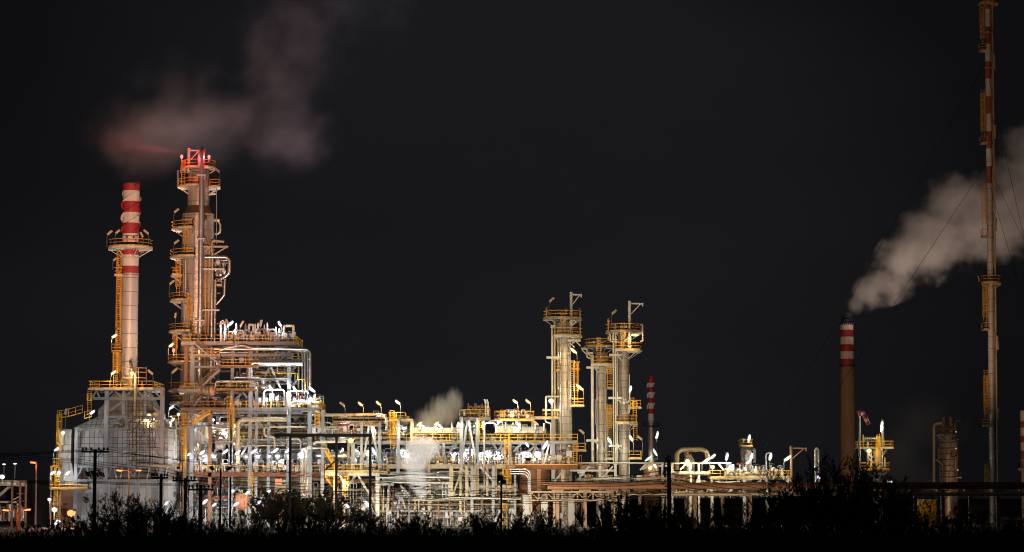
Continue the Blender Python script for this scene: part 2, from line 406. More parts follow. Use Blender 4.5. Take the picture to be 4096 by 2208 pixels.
def lamp(px,py,Y,kind,tilt,power,pole,label,size=1.,group=GROUPL,name='plant_lamp',cat='lamp'):
    c=W(px,py,Y); o=thing(name,label,cat,(c.x,c.y,c.z-pole),group)
    for nm,me in lamp_meshes(kind,tilt,pole,size):
        p=bpy.data.objects.new(nm,me); COL.objects.link(p); p.parent=o
    if kind!='off' and power>0:
        key=(kind,power)
        if key not in LIGHTS:
            l=bpy.data.lights.new('bulb','POINT'); l.color=KIND[kind][1]; l.energy=power*PW; l.shadow_soft_size=.12; LIGHTS[key]=l
        b=bpy.data.objects.new('bulb',LIGHTS[key]); COL.objects.link(b); b.parent=o; b.location=(0,-.5,pole-.4)
    return o
PW=300.
def beacon(px,py,Y,label,power=1.):
    c=W(px,py,Y); o=thing('warning_beacon',label,'beacon',(c.x,c.y,c.z-.9),'red aircraft warning beacons')
    m=MB(); m.tube([(c.x,c.y,c.z-.9),(c.x,c.y,c.z-.25)],.05,6); m.build('pole',M['galv'],o)
    m=MB(); m.cyl(c.x,c.y,c.z-.25,c.z-.15,.16,seg=10); m.build('base',M['dark'],o)
    m=MB(); m.capsule((c.x,c.y,c.z-.1),(c.x,c.y,c.z+.12),.22,10); m.build('lens',M['glow_red'],o)
    l=bpy.data.lights.new('bulb','POINT'); l.color=KIND['red'][1]; l.energy=power*PW; l.shadow_soft_size=.12
    b=bpy.data.objects.new('bulb',l); COL.objects.link(b); b.parent=o; b.location=(0,-.35,.9)
    return o
# ------------------------------------------------------------------ equipment
def drum(label,px0,px1,pyc,rpx,Y,mat='clad_pipe',name='horizontal_drum',cat='vessel',nz=3,saddle=True,group=None):
    k=S(Y); a=W(px0,pyc,Y); b=W(px1,pyc,Y); r=rpx*k; c=(a+b)/2
    o=thing(name,label,cat,(c.x,c.y,c.z-r),group)
    z=c.z; h=r*.35; pts=[];rr=[]
    for i in range(6): t=pi/2*i/5; pts.append(V((a.x+h-h*cos(t),Y,z))); rr.append(max(.01,r*sin(t)))
    for i in range(6): t=pi/2*i/5; pts.append(V((b.x-h+h*sin(t),Y,z))); rr.append(max(.01,r*cos(t)))
    m=MB(); m.tube(pts,rr,24); m.build('shell',M[mat],o)
    m=MB()
    n=max(2,int((b.x-a.x)/1.6))
    for i in range(n+1): x=a.x+h*1.2+(b.x-a.x-2.4*h)*i/n; m.ring((x,Y,z),(1,0,0),r+.01,.035,24,5)
    m.build('band',M['galv'],o)
    if saddle:
        for f in (.2,.8):
            m=MB(); x=a.x+(b.x-a.x)*f; m.box(x-.15,x+.15,Y-r*.7,Y+r*.7,z-r*1.35,z-r*.72); m.build('saddle',M['steel_grey'],o)
    for i in range(nz):
        x=a.x+(b.x-a.x)*(.18+.64*(i+.5)/nz); m=MB(); m.cyl(x,Y,z+r*.9,z+r*1.25,.14,seg=10); m.cyl(x,Y,z+r*1.25,z+r*1.25+.09,.23,seg=10); m.build('nozzle',M['clad_pipe'],o)
    return o
def exchanger(label,px,py,rpx,Y,ln=5,mat='clad_pipe',dome=.35,skew=0.,cover='silver'):
    """shell-and-tube exchanger lying along the view, its bolted channel cover facing the yard"""
    k=S(Y); c=W(px,py,Y); r=rpx*k; o=thing('heat_exchanger',label,'heat exchanger',(c.x,c.y,c.z-r*1.3),'heat exchangers')
    d=V((sin(skew),cos(skew),0))
    m=MB(); m.tube([c+d*.3,c+d*ln],r*.82,20); m.build('shell',M[mat],o)
    m=MB(); m.tube([c+d*.02,c+d*.16],r,20); m.tube([c+d*.2,c+d*.34],r,20); 
    m.build('flange',M['galv'],o)
    m=MB(); pts=[c+d*(-r*dome*cos(pi/2*i/5)) for i in range(6)]; m.tube(pts,[max(.02,r*.86*sin(pi/2*i/5)) for i in range(6)],20); cv=m.build('channel_cover',M[cover],o)
    m=MB(); x=d.cross(V((0,0,1)))
    for i in range(14): a=2*pi*i/14; q=c+x*(cos(a)*r*.93)+V((0,0,sin(a)*r*.93)); m.tube([q-d*.06,q+d*.02],.05,5)
    m.build('bolt_ring',M['galv'],cv)
    m=MB(); q=c+d*.9; m.tube([q+V((0,0,r*.7)),q+V((0,0,r*1.6))],r*.22,10); m.tube([q+V((0,0,r*1.6)),q+V((0,0,r*1.7))],r*.36,10); m.build('nozzle',M[mat],o)
    for t in (.8,ln*.75):
        m=MB(); q=c+d*t; m.box(q.x-r*.7,q.x+r*.7,q.y-.12,q.y+.12,c.z-r*1.5,c.z-r*.6); m.build('saddle',M['steel_grey'],o)
    return o
def valve_mb(c, s=1., axis='z'):
    m=MB(); c=V(c); m.ball(c,.2*s,8,6,(1,1,1.2))
    m.cyl(c.x,c.y,c.z+.1*s,c.z+.55*s,.06*s,seg=6); 
    return m
def wheel_mb(c,s=1.):
    m=MB(); c=V(c); m.ring((c.x,c.y-.02,c.z+.58*s),(0,.35,1),.24*s,.035*s,10,4); return m
CLUT=['silver','clad_pipe','galv','white_paint','pale_insul','clad_pipe','silver']
def manifold(label,px0,px1,py,hpx,Y,n=12,dep=3.,mats=None,nv=4,boxes=1,big=1.,headers=2,seed=0,name='valve_manifold',group='valve and pipe manifolds'):
    """a row of small vertical branches with headers, valves and junction boxes standing on a deck (deck at photo row py)"""
    r=random.Random(seed*77+int(px0)*3+int(py)); mats=mats or CLUT
    a=W(px0,py,Y); b=W(px1,py,Y); k=S(Y); H=hpx*k; L=b.x-a.x; z=a.z
    o=thing(name,label,'pipe manifold',((a.x+b.x)/2,Y+dep/2,z),group)
    hz=[]; n=min(95,int(n*1.9)); nv=int(nv*1.4); boxes+=1
    for i in range(headers):
        zz=z+H*(.18+.6*(i+r.random()*.6)/max(1,headers)); yy=Y+dep*r.random(); rr=(.08+.10*r.random())*big
        x0=a.x+L*r.random()*.15; x1=b.x-L*r.random()*.15
        m=MB(); pts=[(x0,yy,z),(x0,yy,zz),(x1,yy,zz)]
        if r.random()<.5: pts.append((x1,yy,z))
        m.tube(pts,rr,8,bend=rr*3); 
        for q in range(int(L/1.5)): x=x0+(x1-x0)*r.random(); m.tube([(x-.05,yy,zz),(x+.05,yy,zz)],rr*1.5,8)
        m.build('header_pipe',M[r.choice(mats)],o); hz.append((yy,zz,x0,x1))
    for i in range(n):
        x=a.x+L*(i+r.random()*.9)/n; yy=Y+dep*r.random(); h=H*(.3+.65*r.random()**1.2); rr=(.03+.085*r.random()**2.4)*big
        m=MB(); t=r.random()
        if t<.35: pts=[(x,yy,z),(x,yy,z+h)]
        elif t<.75:
            x2=x+(r.random()-.5)*L*.35; pts=[(x,yy,z),(x,yy,z+h),(x2,yy,z+h)]
            if r.random()<.6: pts.append((x2,yy,z+h*r.random()*.5))
        else: pts=[(x,yy,z),(x,yy,z+h),(x,yy+dep*.5,z+h)]
        m.tube(pts,rr,7,bend=rr*3.5)
        if t<.35: m.cyl(x,yy,z+h,z+h+.06,rr*1.9,seg=8); m.cyl(x,yy,z+h*.5,z+h*.5+.06,rr*1.7,seg=8)
        m.build('branch_pipe',M[r.choice(mats)],o)
    for i in range(nv):
        c=(a.x+L*r.random(),Y-.05+dep*.4*r.random(),z+H*(.15+.45*r.random())); sc=(.8+.7*r.random())*big
        v=valve_mb(c,sc).build('valve',M[r.choice(['galv','silver','rust_light','steel_grey'])],o)
        wheel_mb(c,sc).build('handwheel',M[r.choice(['galv','red_paint','dark'])],v)
    for i in range(boxes):
        x=a.x+L*r.random(); w=.2+.25*r.random(); zz=z+H*(.1+.5*r.random()); m=MB(); m.box(x-w,x+w,Y-.1,Y+.15,zz,zz+w*2.2*r.uniform(.7,1.3)); m.box(x-.04,x+.04,Y+.02,Y+.1,z,zz); m.build('junction_box',M['white_paint'],o)
    return o
def pipebank(label,px0,px1,rows,Y,rp=(2,6),mats=None,seed=0,jog=.25,name='pipe_bank',group='banks of parallel pipes'):
    """parallel horizontal pipes lying on the rack, one part per pipe; rows = photo rows"""
    r=random.Random(seed+int(px0)); mats=mats or CLUT
    k=S(Y); cx=WX((px0+px1)/2,rows[0],Y); o=thing(name,label,'pipes',(cx,Y,min(WZ(q,Y) for q in rows)),group)
    for q in rows:
        Yq=Y+r.random()*3; rr=r.uniform(*rp)*k; x0=px0+r.random()*(px1-px0)*jog; x1=px1-r.random()*(px1-px0)*jog
        a=W(x0,q,Yq); b=W(x1,q,Yq); b.z=a.z
        pts=[a,b]
        if r.random()<.5: pts.append(b+V((0,0,r.choice((-1,1))*r.uniform(.6,2.))))
        if r.random()<.5: pts.insert(0,a+V((0,0,r.choice((-1,1))*r.uniform(.6,2.))))
        m=MB(); m.tube(pts,rr,9,bend=rr*3)
        L=b.x-a.x
        for i in range(int(L/3)): x=a.x+L*r.random(); m.tube([(x-.05,Yq,a.z),(x+.05,Yq,a.z)],rr*1.3,9)
        m.build('pipe',M[r.choice(mats)],o)
    return o
def relief(root,x,y,z,h,mat='white_paint',s=1.):
    """pressure relief valve: flanged stub, body, bonnet and pointed cap"""
    m=MB(); m.lathe(x,y,[(.09*s,z),(.09*s,z+h*.35),(.2*s,z+h*.36),(.2*s,z+h*.42),(.15*s,z+h*.45),(.17*s,z+h*.62),(.2*s,z+h*.64),(.2*s,z+h*.68),(.11*s,z+h*.7),(.11*s,z+h*.88),(.03*s,z+h)],10)
    return m.build('relief_valve',M[mat],root)
def ftruss(root,pts,mat='steel_grey',w=.3,name='brace'):
    for a,b in pts:
        m=MB(); m.ibeam(a,b,w,w); m.build(name,M[mat],root)
def pbar(root,p,q,Y,w=.3,mat='steel_grey',name='brace',i=True,Y2=None):
    m=MB(); a=W(p[0],p[1],Y); b=W(q[0],q[1],Y2 or Y)
    (m.ibeam(a,b,w,w) if i else m.bar(a,b,w)); return m.build(name,M[mat],root)
def pcol(root,px,py0,py1,Y,w=.42,mat='steel_grey',name='column'):
    m=MB(); x=WX(px,(py0+(py1 or 2100))/2,Y); z0=WZ(py1,Y) if py1 else 0; m.ibeam((x,Y,z0),(x,Y,WZ(py0,Y)),w,w); return m.build(name,M[mat],root)
# ================================================================== fired heater and its chimney
YH=372.; k=S(YH)
H=thing('fired_heater','grey panelled fired heater casing standing beneath the red and white banded chimney','fired heater',(WX(487,1900,YH),YH+6,0))
m=MB(); m.pbox(301,673,1714,1862,YH,13); m.build('casing',M['panel'],H)
m=MB(); m.pbox(301,673,1921,2110,YH+.6,12); m.build('lower_casing',M['panel_lower'],H)
m=MB()
fr=[W(301,1863,YH+.02),W(673,1863,YH+.02),W(673,1920,YH+1.6),W(301,1920,YH+1.6)]
bk=[p+V((0,9,0)) for p in fr]; m.prism([V(p) for p in fr][::-1],bk[::-1]); m.build('hopper',M['panel_dark'],H)
for i in range(11):
    px=310+i*36; m=MB(); m.bar(W(px,1863,YH-.1),W(px+14 if i<5 else px-10,1920,YH+1.5),.16,.22); m.build('hopper_rib',M['rust_light' if i%3==0 else 'white_paint'],H)
m=MB(); f1=[W(290,1713,YH+.3),W(683,1713,YH+.3),W(655,1672,YH+3.5),W(405,1660,YH+3.5)]
b1=[V((p.x,YH+12.8-(p.y-YH-.3),p.z)) for p in f1]
m.quad(*f1); m.quad(f1[1],b1[1],b1[2],f1[2]); m.quad(f1[3],f1[2],b1[2],b1[3]); m.quad(b1[0],f1[0],f1[3],b1[3]); m.quad(b1[1],b1[0],b1[3],b1[2])
rf=m.build('roof',M['panel'],H)
m=MB(); Yc=YH+4
m.prism([W(p[0],p[1],Yc) for p in [(392,1700),(392,1640),(420,1612),(455,1572),(590,1572),(612,1616),(640,1652),(640,1700)]][::-1],[W(p[0],p[1],Yc)+V((0,6,0)) for p in [(392,1700),(392,1640),(420,1612),(455,1572),(590,1572),(612,1616),(640,1652),(640,1700)]][::-1])
m.build('convection_box',M['panel_dark'],H)
m=MB(); m.pbox(231,286,1716,1852,YH+1,8); m.build('side_duct',M['clad_dull'],H)
m=MB(); fr=[W(231,1853,YH+1),W(286,1853,YH+1),W(300,1940,YH+1),W(240,1940,YH+1)]; m.prism(fr[::-1],[p+V((0,7,0)) for p in fr[::-1]]); m.build('duct_hopper',M['pale_insul'],H)
m=MB(); m.pbox(236,300,1942,2110,YH+1.5,7); m.build('duct_base',M['rust_light'],H)
for px,py0,Yq,w in ((303,1712,YH-.4,.5),(424,1553,YH-.6,.6),(494,1562,YH-.2,.42),(580,1562,YH-.2,.42),(647,1551,YH-.6,.6)):
    pcol(H,px,py0,None if px in(303,424,647) else 1668,Yq,w,'galv')
for px0,px1,py,w in ((424,647,1557,.45),(372,647,1594,.4),(424,647,1668,.4),(303,673,1716,.4),(303,673,1796,.3),(303,673,1866,.3),(303,673,1922,.35)):
    m=MB(); m.ibeam(W(px0,py,YH-.75),W(px1,py,YH-.75),.3,w); m.build('beam',M['galv'],H)
for p,q in (((424,1592),(455,1560)),((458,1560),(488,1592)),((494,1592),(530,1560)),((547,1560),(578,1592)),((583,1592),(612,1560)),((612,1560),(644,1592)),
            ((424,1655),(492,1605)),((580,1605),(646,1655)),((424,1672),(488,1700)),((494,1670),(530,1700)),((424,1700),(492,1668)),((580,1668),(646,1702)),((547,1700),(580,1670)),((600,1690),(646,1668)),
            ((300,1778),(322,1718)),((400,1718),(420,1780)),((428,1780),(445,1720)),((625,1720),(645,1790)),((652,1780),(668,1720)),((402,1798),(421,1850)),((303,1850),(325,1800)),((625,1800),(645,1850)),
            ((305,1915),(330,1866)),((400,1868),(422,1915)),((428,1915),(448,1866)),((512,1868),(530,1905)),((535,1905),(552,1868)),((625,1870),(645,1915)),((372,1590),(385,1560)),((385,1560),(400,1592)),((300,2000),(340,1958))):
    pbar(H,p,q,YH-.55,.22,'galv')
pplat(H,352,612,1553,YH-1.2,12,'FLRB',mats=('pale_insul','yellow'))
pladder(H,358,1553,1660,YH-.6); pladder(H,462,1405,1552,YH+2)
m=MB(); 
m.rail([W(237,1672,YH+1),W(273,1668,YH+1),W(274,1668,YH+1)],1.1); m.rail([W(274,1668,YH+.6),W(330,1652,YH+2)],1.2); m.rail([W(338,1676,YH+.4),W(366,1668,YH+.6)],1.1)
m.build('railing',M['yellow'],rf)
pplat(H,225,243,1800,YH-.5,4,'FL'); pplat(H,207,240,1863,YH-1,5,'FLR',mats=('rust_light','yellow')); pplat(H,199,355,1953,YH-2.6,2,'FLR',mats=('rust_light','yellow')); pplat(H,204,250,2014,YH-2,4,'FL',mats=('rust_light','rust_light'))
pladder(H,236,1640,1860,YH-.2); pladder(H,214,1863,1953,YH-1.2); pladder(H,228,1863,2100,YH-1.4); pladder(H,222,1953,2080,YH-2.4,False)
for px in (203,240): pcol(H,px,1953,None,YH-2.2,.22,'rust_light')
for px in (202,238): pcol(H,px,1863,1953,YH-.8,.2,'rust_light')
m=MB(); m.pbox(238,255,1728,1780,YH-.2,1.); m.build('gauge_board',M['white_paint'],H)
for px in (340,400,465,540,605): m=MB(); m.pbox(px,px+11,1995,2012,YH+.45,.14); m.build('burner_door',M['rust_light'],H)
# chimney
YC=YH+8.; c0=W(519,1200,YC); kc=S(YC); rC=33*kc
CH=thing('banded_chimney','steel chimney with crisp red and white bands, grey lower shaft and yellow ring platform','chimney',(c0.x,YC,WZ(1562,YC)))
m=MB(); zz=lambda py: WZ(py,YC)
bands=[(735,764,1),(764,807,0),(807,851,1),(851,893,0),(893,936,1),(936,982,0),(982,1021,1),(1021,1065,0),(1065,1101,1),(1101,1562,2)]
for a,b,i in bands:
    m.m=i; m.cyl(c0.x,YC,zz(b),zz(a),rC+ (0 if i<2 else .02),seg=40,caps=(i==2 or a==735))
shell=m.build('shaft',[M['white_band'],M['red_paint'],M['stack_grey']],CH)
m=MB(); m.lathe(c0.x,YC,[(rC*1.02,zz(737)),(rC*1.03,zz(730)),(rC*.9,zz(727)),(rC*.88,zz(727)-.02)],40); m.build('cap',M['dark'],CH)
for ph in (20,140,260):
    m=MB(); n=60; A=[];B=[]
    for i in range(n+1):
        t=i/n; a=radians(ph+t*430); py=945-t*185; z=zz(py)
        A.append(V((c0.x+rC*.98*cos(a),YC+rC*.98*sin(a),z))); B.append(V((c0.x+(rC+.30*min(1,6*t,6*(1-t)))*cos(a),YC+(rC+.30*min(1,6*t,6*(1-t)))*sin(a),z)))
    # the fin carries the same bands as the shaft
    for i in range(n):
        py=945-(i+.5)/n*185
        m.m=next(j for a,b,j in bands if a<=py<b)
        e=V((0,0,.04)); m.quad(A[i]-e,B[i]-e,B[i+1]-e,A[i+1]-e); m.quad(A[i]+e,A[i+1]+e,B[i+1]+e,B[i]+e); m.quad(B[i]-e,B[i]+e,B[i+1]+e,B[i+1]-e)
    m.build('helical_strake',[M['white_band'],M['red_paint']],CH)
for py in (1033,1096,1335,1372,1408,1445): m=MB(); m.cyl(c0.x,YC,zz(py)-.08,zz(py)+.08,rC+.1,seg=40); m.build('flange_ring',M['stack_grey'],CH)
ring_plat(CH,c0.x,YC,zz(990),rC+.02,89*kc,0,360,seg=16,mats=('pale_insul','yellow'),th=.35)
pladder(CH,474,1005,1540,YC-.8); 
pplat(CH,456,490,1098,YC-2,2.2,'FLR',mats=('pale_insul','yellow')); pplat(CH,446,486,1404,YC-2.2,2.4,'FLR',mats=('rust_light','yellow'))
for px,py in ((508,948),(535,950),(542,742)): m=MB(); q=W(px,py,YC-rC*.95); m.tube([q,q+V((0,-.2,0))],.16,10); m.build('sample_port',M['dark'],CH)
pipe('reddish elbowed vent pipe running down from the chimney foot over the grey panelled heater',[(520,1447,YC-1.5),(526,1465,YH-2),(542,1500,YH-2),(541,1560,YH-2),(540,1840,YH-2),(550,1858,YH-2),(690,1864,YH-2)],5.5,'tan',bend=.8,fl=4)
SCF=thing('scaffolding','thin dark tube scaffolding tower against the grey heater casing and chimney foot','scaffolding',(WX(560,1700,YH-2.5),YH-2.5,WZ(1862,YH)))
for a,b in (((490,1468),(490,1540)),((520,1470),(520,1540)),((585,1466),(585,1540)),((554,1470),(554,1540)),((516,1600),(516,1862)),((545,1600),(545,1862)),((572,1600),(572,1862)),((598,1690),(598,1862))):
    m=MB(); m.bar(W(*a,YH-2.4),W(*b,YH-2.4),.09); m.build('standard',M['rust' if a[1]<1500 else 'dark'],SCF)
for py in (1470,1487,1510): m=MB(); m.bar(W(488,py,YH-2.5),W(586,py+2,YH-2.5),.08); m.build('ledger',M['rust_light'],SCF)
for py in (1612,1640,1665,1690,1715,1745,1778,1810,1842): m=MB(); m.bar(W(512,py,YH-2.5),W(600,py+1,YH-2.5),.08); m.build('ledger',M['dark'],SCF)
for px in (505,530,558,585,610): m=MB(); m.bar(W(px,1605,YH-3.4),W(px,1862,YH-3.4),.07); m.build('standard',M['galv' if px%2 else 'dark'],SCF)
for py in (1626,1653,1703,1730,1762,1795,1826,1855): m=MB(); m.bar(W(500,py,YH-3.5),W(614,py+1,YH-3.5),.06); m.build('ledger',M['galv' if py%2 else 'dark'],SCF)
for a,b in (((516,1690),(572,1660)),((545,1780),(598,1700)),((516,1862),(560,1790)),((572,1715),(602,1800)),((598,1680),(620,1790)),((516,1740),(550,1700))): m=MB(); m.bar(W(*a,YH-2.6),W(*b,YH-2.6),.07); m.build('diagonal',M['dark'],SCF)
# ================================================================== tall fractionating column
YT=395.; kt=S(YT); ct=W(789,1200,YT); zt=lambda py: WZ(py,YT)
T=thing('fractionating_column','tallest process column, metal clad with a dark cone collar, red beacons on its top platform','process column',(ct.x,YT,0))
rL,rU=64.5*kt,43.5*kt
m=MB(); m.lathe(ct.x,YT,[(rL,0),(rL,zt(858))],48); m.build('lower_shell',M['clad'],T)
m=MB(); m.lathe(ct.x,YT,[(rL+.04,zt(858)),(rU+.04,zt(825))],48); m.build('reducer',M['cone_dark'],T)
m=MB(); m.lathe(ct.x,YT,[(rU,zt(825)),(rU,zt(690)),(rU*.92,zt(682)),(rU*.7,zt(676)),(rU*.3,zt(672.5)),(.05,zt(672))],48); m.build('upper_shell',M['clad'],T)
for py in (1000,1180,1300,1420,1540,1660,1780): m=MB(); m.cyl(ct.x,YT,zt(py),zt(py)+.12,rL+.07,seg=48); m.build('stiffener_ring',M['clad_dull'],T)
RUST=('rust_light','yellow')
for py,ro,a0,a1 in ((672,68,0,360),(747,84,150,277),(747,88,-20,45),(917,106,150,265),(1030,111,150,270),(1100,107,165,205),(1203,110,150,248),(1327,113,150,264),(1450,116,150,282),(1561,113,150,258),(1612,108,165,232),(1692,112,150,240),(1750,112,150,240)):
    up=py<830; ring_plat(T,ct.x,YT,zt(py),(rU if up else rL) if py>680 else .5,ro*kt,a0,a1,mats=('pale_insul','yellow'),seg=16 if py<680 else None,brin=rU if py<680 else None)
for px,a,b in ((745,880,1028),(713,1030,1200),(757,1170,1325),(700,1330,1450),(733,640,745)): pladder(T,px,a,b,YT-2.9 if px>720 else YT-1.2)
m=MB()
for px,py in ((822,1395),(744,905),(818,873),(728,1425)): q=W(px,py,YT-rL*.93); m.tube([q,q+V((0,-.5,0))],.35,14); m.tube([q+V((0,-.5,0)),q+V((0,-.6,0))],.45,14)
m.build('manway',M['dark'],T)
davit(T,754,690,592,802,YT-1,r=.26,name='davit_crane')
m=MB()
for px in (709,712,715): m.bar(W(px,683,YT-2.8),W(px,745,YT-2.8),.06)
m.bar(W(709,683,YT-2.8),W(722,683,YT-2.8),.06); m.bar(W(722,683,YT-2.8),W(745,683,YT-2.8),.06)
m.build('conduit',M['galv'],T)
YO=YT-3.4
ox=WX(802,1100,YO)
m=MB(); z0=WZ(1512,YO); m.tube([(ox-.75,YT-.5,zt(668)),(ox-.75,YT-.5,zt(612)),(ox,YT-2,zt(602)),(ox,YO,zt(612)),(ox,YO,z0),(ox+.3,YO+1.2,z0-1.5)],10.5*kt,18,bend=1.)
o=m.build('overhead_pipe',M['silver'],T)
m=MB()
for py in (700,769,830,905,965,1030,1115,1180,1240,1310,1360,1430): z=WZ(py,YO); m.cyl(ox,YO,z,z+.09,10.9*kt,seg=18)
m.build('flange',M['galv'],o)
for py,w in ((702,36),(956,32),(1283,40)): m=MB(); m.bar((ox-w/2*kt,YO-.5,WZ(py,YO)),(ox+w/2*kt,YO-.5,WZ(py,YO)),.2,.25); m.bar((ox+w/2*kt-.1,YO-.4,WZ(py,YO)),(ox+w/2*kt-.1-.6,YO+.4,WZ(py+38,YO)),.12); m.build('pipe_support',M['white_paint'],T)
for px,py0,py1,r,Yq,mt in ((835,970,1520,4.6,YT-2,'tan'),(847,978,1530,6,YT-2.6,'clad_pipe'),(859,1120,1520,5.2,YT-2.2,'clad_pipe'),(776,855,1250,2,YT-2.75,'galv'),(741,1040,1290,2.2,YT-2.5,'white_paint'),(734,1040,1330,1.6,YT-2.3,'galv'),(768,1040,1440,1.3,YT-2.7,'galv'),(822,1040,1500,2.2,YT-2.4,'yellow')):
    m=MB(); x=WX(px,(py0+py1)/2,Yq); m.tube([(x,Yq,WZ(py1,Yq)),(x,Yq,WZ(py0,Yq))],r*kt,10)
    for i in range(1,6): z=WZ(py0+(py1-py0)*i/6,Yq); m.cyl(x,Yq,z,z+.1,r*kt*1.25,seg=10)
    m.build('riser_pipe',M[mt],T)
m=MB(); m.tube([W(866,740,YT-1),W(866,945,YT-1),W(867,990,YT-1)],1.7*kt,6); m.build('riser_pipe',M['galv'],T)
m=MB(); m.bar(W(838,777,YT-1),W(864,776,YT-1),.25); m.build('pipe_support',M['white_paint'],T)
m=MB(); m.tube([W(856,884,YT),W(872,884,YT),W(881,897,YT),W(881,925,YT),W(872,935,YT),W(862,935,YT)],4*kt,10,bend=.4); m.tube([W(858,880,YT-.3),W(878,880,YT-.3)],5*kt,10); m.build('level_bridle',M['tan'],T)
m=MB()
m.bar(W(815,987,YT-3),W(913,987,YT-2.4),.3); m.bar(W(858,1018,YT-2.4),W(904,990,YT-2.4),.22); m.bar(W(817,1005,YT-2.9),W(840,988,YT-2.6),.2); m.build('bracket',M['tan'],T)
for py,px1 in ((1076,898),(1240,878)): m=MB(); m.bar(W(812,py,YT-2.9),W(px1,py+1,YT-2.9),.25,.25); m.build('pipe_support',M['white_paint'],T)
m=MB(); m.tube([W(832,1345,YT-2),W(846,962,YT-1.8)][0:1]+[W(846,985,YT-1.8),W(846,966,YT-1.8),W(896,966,YT-1.8)],5*kt,10,bend=.5); m.build('outlet_pipe',M['tan'],T)
# valve cluster hung on the column
VC=thing('control_valve_station','cluster of silver valves and short pipes inside the pipe loop beside the tallest column','valve station',W(880,1120,YT-1))
r=random.Random(5)
for i in range(9):
    p=W(858+r.random()*36,1042+r.random()*62,YT-1.5+r.random()); v=valve_mb(p,1.5+r.random()).build('valve',M[r.choice(['silver','white_paint','rust_light'])],VC); wheel_mb(p,1.3).build('handwheel',M['galv'],v)
for i in range(7):
    m=MB(); p=W(856+r.random()*30,1040+r.random()*60,YT-1+r.random()); m.tube([p,p+V((r.uniform(.4,1.4),0,0)),p+V((1.2,0,-r.uniform(.5,2)))],.12,8,bend=.25); m.build('branch_pipe',M[r.choice(CLUT)],VC)
m=MB(); p=W(865,1145,YT-1.5); m.box(p.x,p.x+.95,YT-2,YT,p.z,p.z+.2); m.rail([(p.x,YT-2,p.z+.2),(p.x+.95,YT-2,p.z+.2)],1.); m.bar(W(862,1095,YT-1),W(880,1082,YT-1),.12); m.build('platform',M['tan'],VC)
pipe('large silver loop pipe bulging out beside the tallest column above the valve cluster',[(818,1029,YT-2.8),(905,1029,YT-2.4),(918,1040,YT-2.4),(917,1092,YT-2.4),(905,1104,YT-2.4),(893,1112,YT-2.4),(872,1120,YT-2)],7,'clad_pipe',bend=.9,fl=2.)
pipe('silver downcomer bending back at a slant to the tallest column under the loop pipe',[(900,1110,YT-1.8),(897,1180,YT-1.8),(890,1190,YT-1.8),(866,1218,YT-1.8)],5,'clad_pipe',bend=.6)
pipe('short tan pipe elbow jutting out above the loop pipe by the tallest column',[(846,1010,YT-3),(848,968,YT-3),(855,962,YT-3),(897,967,YT-3)],4.8,'tan',bend=.5)
for (py,px1) in ((1173,880),(1294,905),(1317,880)): pipe({1173:'stub nozzle pipe on the tallest column behind the slanted downcomer',1294:'stub nozzle pipe on the tallest column level with the white deck lamp tubes',1317:'stub nozzle pipe on the tallest column just over the top deck railing'}[py],[(840,py,YT),(px1,py,YT-1)],3.2,'tan')
# ================================================================== multi-storey process structure beside the tall column
YS=381.; DS=14.; ks=S(YS); zs=lambda py: WZ(py,YS)
PS=thing('process_structure','multi-storey steel process structure packed with pipes, standing against the tallest column','steel structure',(WX(1000,1900,YS),YS+7,0))
DECKS=[(1369,725,1182),(1634,725,1278),(1892,758,1315)]
for py,a,b in DECKS:
    m=MB(); m.pbox(a,b,py,py+3,YS+.1,DS-.2); d=m.build('deck',M['grating'],PS)
    q=MB(); x0=WX(a,py,YS);x1=WX(b,py,YS); z=zs(py)
    q.rail([(x0+.1,YS+DS,z),(x0+.1,YS+.1,z),(x1-.1,YS+.1,z),(x1-.1,YS+DS,z)],1.15,step=1.3); q.build('railing',M['yellow'],d)
for px,py0,w in ((741,1385,.5),(768,1385,.6),(927,1385,.5),(1001,1390,.6),(1155,1400,.6),(1025,1560,.45),(840,1640,.55),(921,1640,.5),(1074,1640,.5),(1239,1590,.7)): pcol(PS,px,py0,None,YS+.35,w,'rust_light' if px in(741,840) else 'galv')
for px,py0 in ((800,1385),(870,1385),(1060,1385),(1155,1395),(1226,1590),(1001,1385)): pcol(PS,px,py0,None,YS+DS-.6,.5,'galv')
for py,a,b,h,mt in ((1374,725,1182,.55,'galv'),(1640,725,1278,.6,'galv'),(1648,718,1210,.5,'galv'),(1898,758,1315,.75,'rust'),(1468,768,900,.35,'galv'),(1421,880,1170,.5,'galv'),(1702,762,930,.3,'galv'),(1768,860,930,.4,'galv'),(1560,740,1030,.35,'galv'),(1517,1000,1155,.4,'galv'),(1760,930,1240,.4,'galv')):
    m=MB(); m.ibeam(W(a,py,YS+.1),W(b,py,YS+.1),.3,h); m.build('beam',M[mt],PS)
    m=MB(); m.ibeam(W(a,py,YS+.1)+V((0,DS-.5,0)),W(b,py,YS+.1)+V((0,DS-.5,0)),.3,h); m.build('beam',M['galv'],PS)
for px in (768,840,927,1001,1074,1155):
    for py in (1374,1640):
        if px>1150 and py==1374: continue
        m=MB(); c=W(px,py+4,YS); m.ibeam((c.x,YS+.5,c.z),(c.x,YS+DS-.8,c.z),.3,.45); m.build('cross_beam',M['galv'],PS)
